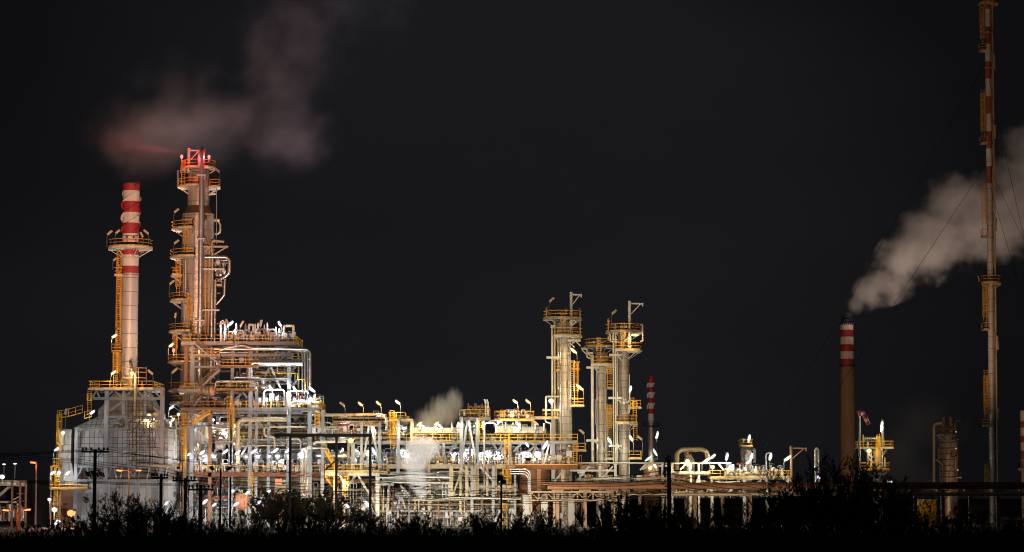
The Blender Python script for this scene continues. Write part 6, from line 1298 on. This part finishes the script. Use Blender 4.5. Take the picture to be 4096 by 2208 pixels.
def shrub_meshes(seed,h,w,n_main,leafn,kind):
    """branching shrub: stems as tapered tubes, foliage as many small leaves along the twigs"""
    r=random.Random(seed); st=MB(); lf=MB()
    def leaf(p,d,ln,wd):
        d=d.normalized(); s_=d.cross(V((r.uniform(-1,1),r.uniform(-1,1),r.uniform(-1,1)))); 
        if s_.length<1e-3: return
        s_=s_.normalized()*wd; q=p+d*ln*.5; lf.quad(p,q+s_,p+d*ln,q-s_)
    def twig(p,d,L,rad,depth):
        pts=[p]; q=p; dd=d.copy(); n=4
        for i in range(n):
            dd=(dd+V((r.uniform(-1,1),r.uniform(-1,1),r.uniform(-.5,.8)))*.22).normalized(); q=q+dd*L/n; pts.append(q)
        st.tube(pts,[max(.004,rad*(1-.7*i/n)) for i in range(n+1)],4 if depth>0 else 6,caps=False)
        if depth<3:
            for k in range(3 if depth==0 else 4 if depth==1 else 3):
                i=r.randint(1,n); nd=(dd*.9+V((r.uniform(-1,1),r.uniform(-1,1),r.uniform(-.25,.9)))*.8).normalized(); twig(pts[i],nd,L*r.uniform(.42,.66),rad*.5,depth+1)
        if depth>=2:
            for k in range(leafn):
                t=r.random()*n; i=min(n-1,int(t)); b=pts[i].lerp(pts[i+1],t-i)
                if kind=='needle': leaf(b,(dd*.8+V((r.uniform(-1,1),r.uniform(-1,1),r.uniform(-.4,1)))*.7),r.uniform(.1,.2),.011)
                elif kind=='round': leaf(b,V((r.uniform(-1,1),r.uniform(-1,1),r.uniform(-.6,1))),r.uniform(.07,.12),.028)
                else: leaf(b,(dd+V((r.uniform(-1,1),r.uniform(-1,1),r.uniform(-.3,1)))*.6),r.uniform(.12,.24),.016)
    for i in range(n_main):
        a=2*pi*i/n_main+r.random()*.7; sp=w/h*r.uniform(.15,.75)
        d=V((cos(a)*sp,sin(a)*sp,1)).normalized()
        twig(V((cos(a)*.08,sin(a)*.08,-.1)),d,h*r.uniform(.6,.85),.028,0)
    return st,lf
SHR={}
for key,args in {'needle_a':(1,2.4,2.2,9,12,'needle'),'needle_b':(2,2.4,2.6,10,12,'needle'),'round_a':(3,2.2,2.0,9,15,'round'),'round_b':(4,2.2,2.4,8,16,'round'),'spray':(5,2.4,3.4,10,10,'spray')}.items():
    st,lf=shrub_meshes(*args); out=[]
    top=max(p[2] for p in lf.v)
    for nm,m,mt in (('stems',st,'stem'),('foliage',lf,'leaf_olive' if key[0]=='r' else 'leaf')):
        me=bpy.data.meshes.new(nm); me.from_pydata(m.v,[],m.f); me.polygons.foreach_set('use_smooth',m.sm); me.materials.append(M[mt]); out.append((nm,me))
    SHR[key]=(out,top)
GS='dark shrubs along the rise'
def shrub(px,py_top,Y,key,wx,label,rot=None):
    top=W(px,py_top,Y); z0=gz(top.x,Y)-.05; h=top.z-z0; out,t=SHR[key]; s=h/t
    o=thing('shrub',label,'shrub',(top.x,Y,z0),GS)
    for nm,me in out:
        p=bpy.data.objects.new(nm,me); COL.objects.link(p); p.parent=o
    o.scale=(s*wx,s*wx,s); o.rotation_euler=(0,0,px*.37 if rot is None else rot)
    return o
for a in [
(1055,2052,105,'needle_a',1.1,'low dark shrub under the leafy trees, before the violet lamp'),(1130,2046,107,'round_b',1.1,'low dark shrub under the leafy trees, their densest part'),(1215,2050,104,'needle_b',1.1,'low dark shrub under the leafy trees, before the nested thin pipes'),(1300,2042,106,'round_a',1.1,'low dark shrub under the leafy trees, before the outer stair'),(1385,2050,105,'spray',1.,'low dark shrub under the leafy trees, before the two warm lamps'),(1455,2046,107,'needle_a',1.1,'low dark shrub under the leafy trees, before the biggest glaring lamp'),
(120,2085,108,'round_a',1.1,'low shrub before the orange pole lamp'),(235,2072,112,'round_b',1.1,'low shrub before the round ground lamp'),(330,2060,110,'needle_a',1.,'shrub glowing orange at its edge by the glaring lamp'),(400,2040,112,'round_a',1.,'shrub at the foot of the first crossarm pole'),
(455,1992,104,'needle_b',.9,'feathery shrub rising past the first crossarm pole'),(520,1952,100,'needle_a',1.05,'tall feathery shrub covering the orange double-arm lamp post'),(575,1938,101,'needle_b',.95,'tallest feathery shrub before the heater'),(620,1975,103,'needle_a',.9,'feathery shrub between the heater and the second crossarm pole'),
(672,2000,106,'needle_b',.9,'feathery shrub before the gap between heater and tallest column'),(720,2042,110,'round_b',1.,'rounded shrub under the tallest column foot'),(775,2050,106,'round_a',1.,'rounded shrub before the large ground lamp'),(840,2062,108,'needle_a',1.,'low feathery shrub beside the thin drooping pole'),(905,2058,107,'round_b',1.,'rounded shrub before the orange vessel'),
(985,2042,108,'needle_b',.9,'feathery shrub at the side of the orange vessel'),(1040,1990,358,'round_a',1.38,'leafy shrub climbing before the violet lamp'),(1085,1962,359,'round_b',1.38,'leafy shrub crest under the lower deck, first of the tree mass'),(1135,1950,354,'round_a',1.52,'highest leafy shrub under the lower deck'),(1190,1955,354,'round_b',1.52,'leafy shrub in the tree mass before the nested thin pipes'),
(1250,1950,359,'round_a',1.45,'leafy shrub in the tree mass past the nested thin pipes'),(1300,1958,354,'round_b',1.45,'leafy shrub before the yellow outer stair'),(1345,1985,355,'needle_b',1.45,'feathery shrub under the two warm lamps'),(1405,1982,360,'spray',1.16,'spraying shrub lit white from behind at the tan beam'),(1470,1985,359,'spray',1.23,'spraying shrub in front of the biggest glaring lamp'),
(1530,2052,108,'round_b',1.,'low shrub past the biggest glaring lamp'),(1590,2060,110,'needle_a',1.,'low shrub before the grey domed tank'),(1643,2012,103,'needle_b',.8,'pointed shrub below the white steam jet'),(1690,2050,107,'round_a',1.,'low shrub past the white steam jet'),(1760,2072,108,'needle_a',1.1,'low feathery shrub under the low pink pipe'),(1840,2055,110,'needle_b',1.,'low feathery shrub under the grey drum start'),
(1915,2035,106,'needle_a',1.,'feathery shrub under the grey drum'),(1965,2042,109,'round_a',1.,'rounded shrub beside the boxed thin pole'),(2050,2010,108,'needle_b',.9,'feathery shrub beyond the boxed thin pole'),(2110,1985,106,'spray',.8,'wispy shrub before the rust-brown tank'),(2170,2015,109,'needle_a',1.,'feathery shrub before the pink cabinets'),(2240,2040,110,'needle_b',1.,'feathery shrub under the pipe bridge'),
(2310,2045,108,'spray',.9,'wispy shrub under the far part of the pipe bridge'),(2400,1998,96,'round_b',.8,'leafy shrub before the shortest slim column'),(2450,1978,94,'round_a',.8,'leafy shrub with dark sprigs before the crowned slim column'),(2510,1958,93,'round_b',.85,'leafy sprigged shrub reaching over the fat pipeline'),(2570,2005,96,'round_a',.9,'leafy shrub before the thin far chimney'),(2640,1985,99,'needle_a',.9,'feathery shrub at the black wooden post'),
(2700,1965,98,'needle_b',.9,'feathery shrub past the black wooden post'),(2770,1992,100,'spray',.9,'wispy shrub before the arched duct'),(2850,1985,101,'needle_a',.9,'feathery shrub before the slanted lamp pair'),(2925,1962,99,'needle_b',.9,'feathery shrub below the mast lamp'),(3000,1965,98,'spray',.85,'wispy shrub before the dark tower'),(3070,1955,97,'needle_a',.9,'feathery shrub below the pale leg pipes'),
(3130,1905,93,'spray',.75,'wispy shrub starting the big bush under the gallows post'),(3190,1830,90,'needle_b',.8,'big bush shoulder rising over the gallows post'),(3250,1790,90,'spray',.72,'big bush crest before the pale vent pipe'),(3310,1800,91,'needle_a',.8,'big bush crest left of the concrete chimney foot'),(3370,1800,89,'spray',.72,'big bush crest before the concrete chimney foot'),(3430,1822,90,'needle_b',.8,'big bush crown between chimney and wind sock pole'),
(3480,1850,91,'spray',.8,'big bush part before the platform tower'),(3540,1862,90,'needle_a',.8,'big bush flank past the platform tower'),(3590,1885,91,'spray',.75,'airy outer twigs of the big bush'),(3640,1955,95,'needle_b',.9,'low end of the big bush over the pipeline'),(3700,2030,100,'spray',1.,'grassy shrub before the yellow lit wall'),(3790,1990,101,'spray',.8,'wispy shrub before the ringed vessel'),
(3850,2000,103,'needle_a',.9,'feathery shrub between ringed vessel and flare stack'),(3930,2030,104,'spray',.9,'wispy low shrub before the flare stack foot'),(4020,2025,103,'needle_b',1.,'feathery low shrub near the picture edge'),(4080,2020,102,'spray',.9,'wispy shrub cut by the picture edge')]:
    shrub(*a)
# yellow lit wall low at the far side
o=thing('low_wall','short yellow-lit wall glimpsed under the pipeline beyond the big bush','wall',(WX(3710,2030,380),380,0)); m=MB(); m.pbox(3675,3745,2000,2110,380,1); m.build('panel',M['yellow'],o); m=MB(); m.pbox(3668,3752,1996,2000,379.9,1.2); m.build('coping',M['galv'],o)
l=bpy.data.lights.new('bulb','POINT'); l.color=(1,.8,.4); l.energy=70; l.shadow_soft_size=.12; b=bpy.data.objects.new('bulb',l); COL.objects.link(b); b.location=W(3712,1990,377)
# ================================================================== utility poles and wires
YU=215.
def upole(px,py_top,Y,label,arms=(),w=.3,extra=None):
    x=WX(px,py_top+60,Y); z=WZ(py_top,Y); o=thing('utility_pole',label,'utility pole',(x,Y,0),'dark utility poles')
    m=MB(); m.tube([(x,Y,-.1),(x,Y,z)],[w/2*1.15,w/2*.9],10); m.build('pole',M['timber'],o)
    for a,b,py in arms:
        m=MB(); A=W(a,py,Y-.2);B=W(b,py,Y-.2); m.bar(A,B,.14,.16); ca=m.build('crossarm',M['timber'],o)
        m=MB(); m.bar(A.lerp(B,.28),(x,Y-.1,A.z-.75),.05); m.bar(A.lerp(B,.72),(x,Y-.1,A.z-.75),.05); m.build('arm_brace',M['timber'],ca)
        m=MB()
        for f in (.04,.16,.34,.62,.8,.94): p=A.lerp(B,f); m.lathe(p.x,p.y,[(.03,p.z+.05),(.03,p.z+.16),(.1,p.z+.17),(.11,p.z+.26),(.07,p.z+.3),(.09,p.z+.36),(.02,p.z+.4)],8)
        m.build('insulator',M['dark'],ca)
    if extra: extra(o,x,Y,z)
    return o
def cutouts(o,x,Y,z):
    m=MB(); c=W(388,1884,Y); m.bar(W(342,1892,Y-.2),W(404,1878,Y-.2),.1)
    for i,px in enumerate((342,350,358,366,374,388,396,404,412)):
        p=W(px,1884+ (i%3)*3,Y-.3); m.tube([p,p+V((.12,0,-.42))],.07,7)
    m.build('fuse_cutout',M['dark'],o)
upole(380,1797,YU,'tallest dark crossarm pole with a row of fuse cutouts, before the heater wall',((327,437,1807),),.32,cutouts)
upole(644,1897,YU,'dark crossarm pole before the gap at the heater end',((605,672,1911),),.3)
upole(741,1912,YU+5,'short dark crossarm pole under the rusty deck by the tallest column',((690,784,1923),),.28)
upole(803,1940,YU-8,'lowest dark crossarm pole, its arm wider than its neighbour, before the structure',((753,856,1958),),.34)
def droop(o,x,Y,z):
    m=MB()
    for a,b in (((838,1868),(858,1878)),((905,1878),(930,1868)),((895,1842),(910,1850))): m.tube([W(a[0],a[1],Y),W((a[0]+b[0])/2,(a[1]+b[1])/2,Y),W(b[0],b[1],Y)],[.08,.2,.06],8)
    m.build('cable_damper',M['dark'],o)
upole(882,1876,YU+15,'thin dark pole with drooping dark cable fittings beside it',(),.18,droop)
def headbox(o,x,Y,z):
    m=MB(); m.box(x-.3,x+.2,Y-.2,Y+.2,z-.35,z+.1); m.box(x-.05,x+.42,Y-.2,Y+.2,z-.62,z-.3); m.build('switch_box',M['timber'],o)
upole(2005,1906,YU-10,'thin dark pole with a boxy head in front of the grey drum',(),.16,headbox)
def posthw(o,x,Y,z):
    m=MB()
    for py,dx in ((1880,-18),(1893,-22),(1905,-16),(1925,-16),(1935,-24),(1945,-12)): c=W(2675+dx,py,Y); m.ball(c,.07,8,5); m.bar(c,(x,Y,c.z),.03)
    m.build('insulator',M['white_paint'],o)
upole(2676,1838,150,'thick black wooden post with pale insulators in front of the fat pipeline',(),.25,posthw)
def wire(label,pts,Y=YU,r_=.02):
    P=[W(p[0],p[1],p[2] if len(p)>2 else Y) for p in pts]; full=[]
    for a,b in zip(P,P[1:]):
        n=8
        for i in range(n): t=i/n; q=a.lerp(b,t); q.z-=4*t*(1-t)*(b-a).length*.006; full.append(q)
    full.append(P[-1]); m=MB(); m.tube(full,r_,5); return m.build('power_line',M['wire'],None,label,'wire','overhead wires along the plant edge')
names=['topmost wire over the tallest crossarm pole','second wire over the tallest crossarm pole','third wire over the tallest crossarm pole']
for i,(a,b) in enumerate(((-20,0),(0,2),(52,1))): wire(names[i],[(-60,1815+i*6),(380+a,1797+b),(900,1850+i*7),(1560,1930+i*4),(2676,1972+i*9,152)])
for i in range(3): wire(['upper','middle','lower'][i]+' wire of the trio sagging across the heater at mid wall',[(-60,1806+i*9),(300,1835+i*8),(644,1872+i*12),(741,1892+i*12),(1120,1930+i*12),(1720,1945+i*14)])
for i in range(3): wire(['upper','middle','lower'][i]+' wire of the trio running along the lower heater wall',[(-60,1916+i*4),(366,1924+i*4),(644,1934+i*4),(741,1930+i*5),(1005,1945+i*5),(2005,1990+i*9),(2676,1955+i*6,152)],r_=.022)
for i in range(4): wire(['first','second','third','fourth'][i]+' wire from the boxy-headed thin pole toward the black wooden post',[(1480,1870+i*17),(2005,1908+i*5),(2676,1880+i*17,152)])
for i in range(3): wire(['upper','middle','lower'][i]+' wire falling away past the black wooden post over the shrubs',[(2676,1890+i*22,152),(2990,1945+i*16,170),(3300,1985+i*14,190)])
wire('slack wire looping up to the black wooden post from the hedge',[(2600,2010,150),(2676,1985,150),(2740,2040,150)])
wire('upper of two wires just over the hedge under the rack',[(1250,1985),(1700,2012),(2100,2025)]); wire('lower of two wires just over the hedge under the rack',[(1250,1996),(1700,2021),(2100,2036)])
# ================================================================== smoke and steam
def smoke(name,label,lobes,dens,col,scale,amp,detail=5,aniso=0.,step=None,thresh=(.0,.5),stretch=None,pad=1.05,rough=.55):
    """lobes: list of (centre, radius or (rx,ry,rz)); density = noise-eroded union of soft lobes inside a closed hull"""
    Wt=[q[2] if len(q)>2 else 1. for q in lobes]; lobes=[q[:2] for q in lobes]
    L=[(V(c),V((r,r,r)) if not isinstance(r,(tuple,list)) else V(r)) for c,r in lobes]
    org=L[0][0].copy(); bm=bmesh.new()
    for c,r in L:
        for i in range(9):
            for j in range(14):
                t=pi*i/8; p=2*pi*j/14; bm.verts.new((c.x-org.x+r.x*pad*sin(t)*cos(p),c.y-org.y+r.y*pad*sin(t)*sin(p),c.z-org.z+r.z*pad*cos(t)))
    res=bmesh.ops.convex_hull(bm,input=bm.verts); 
    bmesh.ops.delete(bm,geom=list({e for e in res['geom_interior']+res['geom_unused'] if isinstance(e,bmesh.types.BMVert)}),context='VERTS')
    bmesh.ops.recalc_face_normals(bm,faces=bm.faces)
    me=bpy.data.meshes.new(name); bm.to_mesh(me); bm.free(); o=bpy.data.objects.new(name,me); COL.objects.link(o); o.location=org
    m=bpy.data.materials.new(name); m.use_nodes=True; nt=m.node_tree; nt.nodes.clear(); N=nt.nodes; K=nt.links
    out=N.new('ShaderNodeOutputMaterial'); pv=N.new('ShaderNodeVolumePrincipled'); K.new(pv.outputs[0],out.inputs['Volume'])
    pv.inputs['Color'].default_value=(*col,1); pv.inputs['Anisotropy'].default_value=aniso
    tc=N.new('ShaderNodeTexCoord'); acc=None
    for (c,r),wt in zip(L,Wt):
        s=N.new('ShaderNodeVectorMath'); s.operation='SUBTRACT'; K.new(tc.outputs['Object'],s.inputs[0]); s.inputs[1].default_value=c-org
        d=N.new('ShaderNodeVectorMath'); d.operation='DIVIDE'; K.new(s.outputs[0],d.inputs[0]); d.inputs[1].default_value=r
        l=N.new('ShaderNodeVectorMath'); l.operation='LENGTH'; K.new(d.outputs[0],l.inputs[0])
        f=N.new('ShaderNodeMath'); f.operation='SUBTRACT'; f.inputs[0].default_value=wt; K.new(l.outputs['Value'],f.inputs[1])
        if acc is None: acc=f.outputs[0]
        else:
            mx=N.new('ShaderNodeMath'); mx.operation='SMOOTH_MAX'; mx.inputs[2].default_value=.25; K.new(acc,mx.inputs[0]); K.new(f.outputs[0],mx.inputs[1]); acc=mx.outputs[0]
    mp=N.new('ShaderNodeMapping'); K.new(tc.outputs['Object'],mp.inputs[0]); mp.inputs['Scale'].default_value=stretch or (1,1,1)
    nz=N.new('ShaderNodeTexNoise'); nz.inputs['Scale'].default_value=scale; nz.inputs['Detail'].default_value=detail; nz.inputs['Roughness'].default_value=rough; K.new(mp.outputs[0],nz.inputs['Vector'])
    nm=N.new('ShaderNodeMath'); nm.operation='MULTIPLY_ADD'; K.new(nz.outputs['Fac'],nm.inputs[0]); nm.inputs[1].default_value=amp*2; nm.inputs[2].default_value=-amp
    ad=N.new('ShaderNodeMath'); ad.operation='ADD'; K.new(acc,ad.inputs[0]); K.new(nm.outputs[0],ad.inputs[1])
    mr=N.new('ShaderNodeMapRange'); mr.interpolation_type='SMOOTHSTEP'; K.new(ad.outputs[0],mr.inputs[0]); mr.inputs[1].default_value=thresh[0]; mr.inputs[2].default_value=thresh[1]; mr.inputs[3].default_value=0; mr.inputs[4].default_value=dens
    K.new(mr.outputs[0],pv.inputs['Density'])
    me.materials.append(m)
    if step: m.cycles.volume_step_rate=step
    return tag(o,label,'smoke' if 'smoke' in name else 'steam',None,'stuff')
def lob(px,py,Y,rpx,sx=1,sy=1,sz=1): k=S(Y); return (W(px,py,Y),(rpx*k*sx,rpx*k*sy,rpx*k*sz))
if VOL:
    Yp=1000.
    smoke('smoke_plume','warm grey smoke plume streaming up from the concrete chimney past the flare stack',
      [lob(3392,1262,Yp,20),lob(3422,1220,Yp,46),lob(3470,1170,Yp,76),lob(3540,1125,Yp,100),lob(3595,1060,Yp,115),lob(3670,1010,Yp+15,140),lob(3680,920,Yp+15,100),lob(3785,960,Yp+25,150),lob(3800,800,Yp+25,120),lob(3900,880,Yp+35,170),lob(4010,850,Yp+45,200),lob(4120,760,Yp+50,220),lob(4130,600,Yp+50,140)],
      .07,(.92,.90,.88),.085,1.1,9,0.,.35,(.02,.75),rough=.6)
    Yc=410.
    smoke('smoke_cloud','large faint reddish cloud of smoke hanging behind and above the tallest column',
      [lob(580,545,Yc-5,250,1.1,.5,.8),lob(770,500,Yc-2,270,1.1,.5,.8),lob(930,460,Yc,200,1.,.4,.8)+(.8,),lob(1150,530,Yc,215,1.,.5,.95),lob(720,330,Yc,330,1.2,.3,.8)+(.6,),lob(1130,330,Yc,330,.9,.3,1)+(.75,),lob(1190,130,Yc+5,420,1,.3,1)+(.7,),lob(1400,-10,Yc+5,450,1.2,.3,.8)+(.68,)],
      .022,(.92,.88,.88),.2,.45,5,0.,.6,(.0,1.15),rough=.5)
    smoke('smoke_drift','dim brownish smoke drifting low beside the platform tower and the ringed vessel',
      [lob(3600,1800,478,150,1.1,.6,1.),lob(3700,1690,480,170,1.1,.6,.9),lob(3640,1900,476,120,1.2,.6,.8)],.03,(.9,.86,.82),.12,.6,4,0.,.6,(.0,1.1))
    smoke('steam_jet','white steam jet billowing up in front of the lit rack legs',
      [lob(1690,1972,YR-6,30,.8,1,1.3),lob(1682,1945,YR-6,42,.85,1,1.4),lob(1668,1915,YR-6,46,1,1,1.3),lob(1660,1890,YR-6,42,1,1,1.4),lob(1660,1840,YR-6,60,1.05,1,1.2),lob(1690,1795,YR-5,72,1.15,1,.85)],
      .6,(.93,.94,.99),2.8,.32,5,0.,.5,(.0,.6))
    smoke('steam_wisp','beige streaky steam drifting up over the air cooler lamps',
      [lob(1690,1705,YR+2,50,1.4,1,.8),lob(1735,1675,YR+3,75,1.2,1,.8),lob(1775,1650,YR+3,80,1.1,1,1),lob(1815,1612,YR+3,62,.8,1,1.1)],
      .22,(.93,.90,.86),.9,.5,4,0.,.5,(.0,.7),stretch=(1.6,1,.6))
if HAZE:
    m=MB(); m.box(-900,900,-30,1120,-1.,190.); o=m.build('haze',M['wire'],None,'thin night haze filling the air round the whole plant','haze',kind='stuff')
    hm=bpy.data.materials.new('haze'); hm.use_nodes=True; nt=hm.node_tree; nt.nodes.clear(); q=nt.nodes.new('ShaderNodeOutputMaterial'); pv=nt.nodes.new('ShaderNodeVolumePrincipled'); pv.inputs['Density'].default_value=HAZE; pv.inputs['Color'].default_value=(.93,.93,.95,1); pv.inputs['Anisotropy'].default_value=.82; nt.links.new(pv.outputs[0],q.inputs['Volume'])
    o.data.materials.clear(); o.data.materials.append(hm)
# ================================================================== world, sun, added fill spots
w=bpy.data.worlds.new('World'); scene.world=w; w.use_nodes=True; nt=w.node_tree; bg=nt.nodes['Background']
tc=nt.nodes.new('ShaderNodeTexCoord'); nz=nt.nodes.new('ShaderNodeTexNoise'); nz.inputs['Scale'].default_value=3.2; nz.inputs['Detail'].default_value=4; nz.inputs['Roughness'].default_value=.5
mp=nt.nodes.new('ShaderNodeMapping'); mp.inputs['Scale'].default_value=(1,1,2.2); nt.links.new(tc.outputs['Generated'],mp.inputs[0]); nt.links.new(mp.outputs[0],nz.inputs['Vector'])
vn=nt.nodes.new('ShaderNodeVectorMath'); vn.operation='NORMALIZE'; nt.links.new(tc.outputs['Generated'],vn.inputs[0])
dt=nt.nodes.new('ShaderNodeVectorMath'); dt.operation='DOT_PRODUCT'; nt.links.new(vn.outputs[0],dt.inputs[0]); dt.inputs[1].default_value=V((-.02,1,.075)).normalized()
mr=nt.nodes.new('ShaderNodeMapRange'); mr.interpolation_type='SMOOTHSTEP'; mr.inputs[1].default_value=.972; mr.inputs[2].default_value=1.; nt.links.new(dt.outputs['Value'],mr.inputs[0])
n2=nt.nodes.new('ShaderNodeMath'); n2.operation='MULTIPLY_ADD'; nt.links.new(nz.outputs['Fac'],n2.inputs[0]); n2.inputs[1].default_value=1.9; n2.inputs[2].default_value=-.95
ad=nt.nodes.new('ShaderNodeMath'); ad.operation='ADD'; ad.use_clamp=True; nt.links.new(mr.outputs[0],ad.inputs[0]); nt.links.new(n2.outputs[0],ad.inputs[1])
cr=nt.nodes.new('ShaderNodeValToRGB'); cr.color_ramp.elements[0].position=0; cr.color_ramp.elements[0].color=(*SKY0,1); cr.color_ramp.elements[1].position=1; cr.color_ramp.elements[1].color=(*SKY1,1)
nt.links.new(ad.outputs[0],cr.inputs[0]); nt.links.new(cr.outputs[0],bg.inputs[0]); bg.inputs[1].default_value=1.
sl=bpy.data.lights.new('moon','SUN'); sl.energy=.02; sl.angle=radians(.5); sl.color=(1,.9,.8); so=bpy.data.objects.new('moon',sl); COL.objects.link(so); so.rotation_euler=(radians(55),0,radians(-25))
def add_fill(loc,target,power,col,cone,blend=.6,soft=.4):
    l=bpy.data.lights.new('fill_spot','SPOT'); l.energy=power; l.color=col; l.spot_size=radians(cone); l.spot_blend=blend; l.shadow_soft_size=soft
    o=bpy.data.objects.new('fill_spot',l); COL.objects.link(o); o.location=loc; d=V(target)-V(loc); o.rotation_euler=d.to_track_quat('-Z','Y').to_euler(); return o
for px,Y,z,tgt,p,col,cone in FILL_SPOTS: add_fill((WX(px,1980,Y),Y,z),W(*tgt),p*1000,col,cone)
for px,p,col in LOW_FILLS: add_fill((WX(px,1990,364),364,1.6),W(px,1960,380),p*1000,col,125,.5,.2)
# ================================================================== camera and output
cam=bpy.data.cameras.new('camera'); co=bpy.data.objects.new('camera',cam); COL.objects.link(co); co.location=(0,0,CAMZ); co.rotation_euler=(pi/2+TH,0,0)
cam.sensor_width=36.; cam.lens=F*36/4096; cam.clip_start=1; cam.clip_end=20000; scene.camera=co
scene.view_settings.view_transform='Standard'; scene.view_settings.look='None'; scene.view_settings.exposure=0; scene.view_settings.gamma=1
cy=scene.cycles; cy.max_bounces=5; cy.diffuse_bounces=2; cy.glossy_bounces=2; cy.transmission_bounces=2; cy.volume_bounces=1; cy.transparent_max_bounces=8
cy.use_denoising=DENOISE; cy.use_adaptive_sampling=False; cy.filter_width=1.1; cy.use_light_tree=True; cy.sample_clamp_indirect=3.; cy.sample_clamp_direct=0; cy.volume_max_steps=256; cy.caustics_reflective=False; cy.caustics_refractive=False
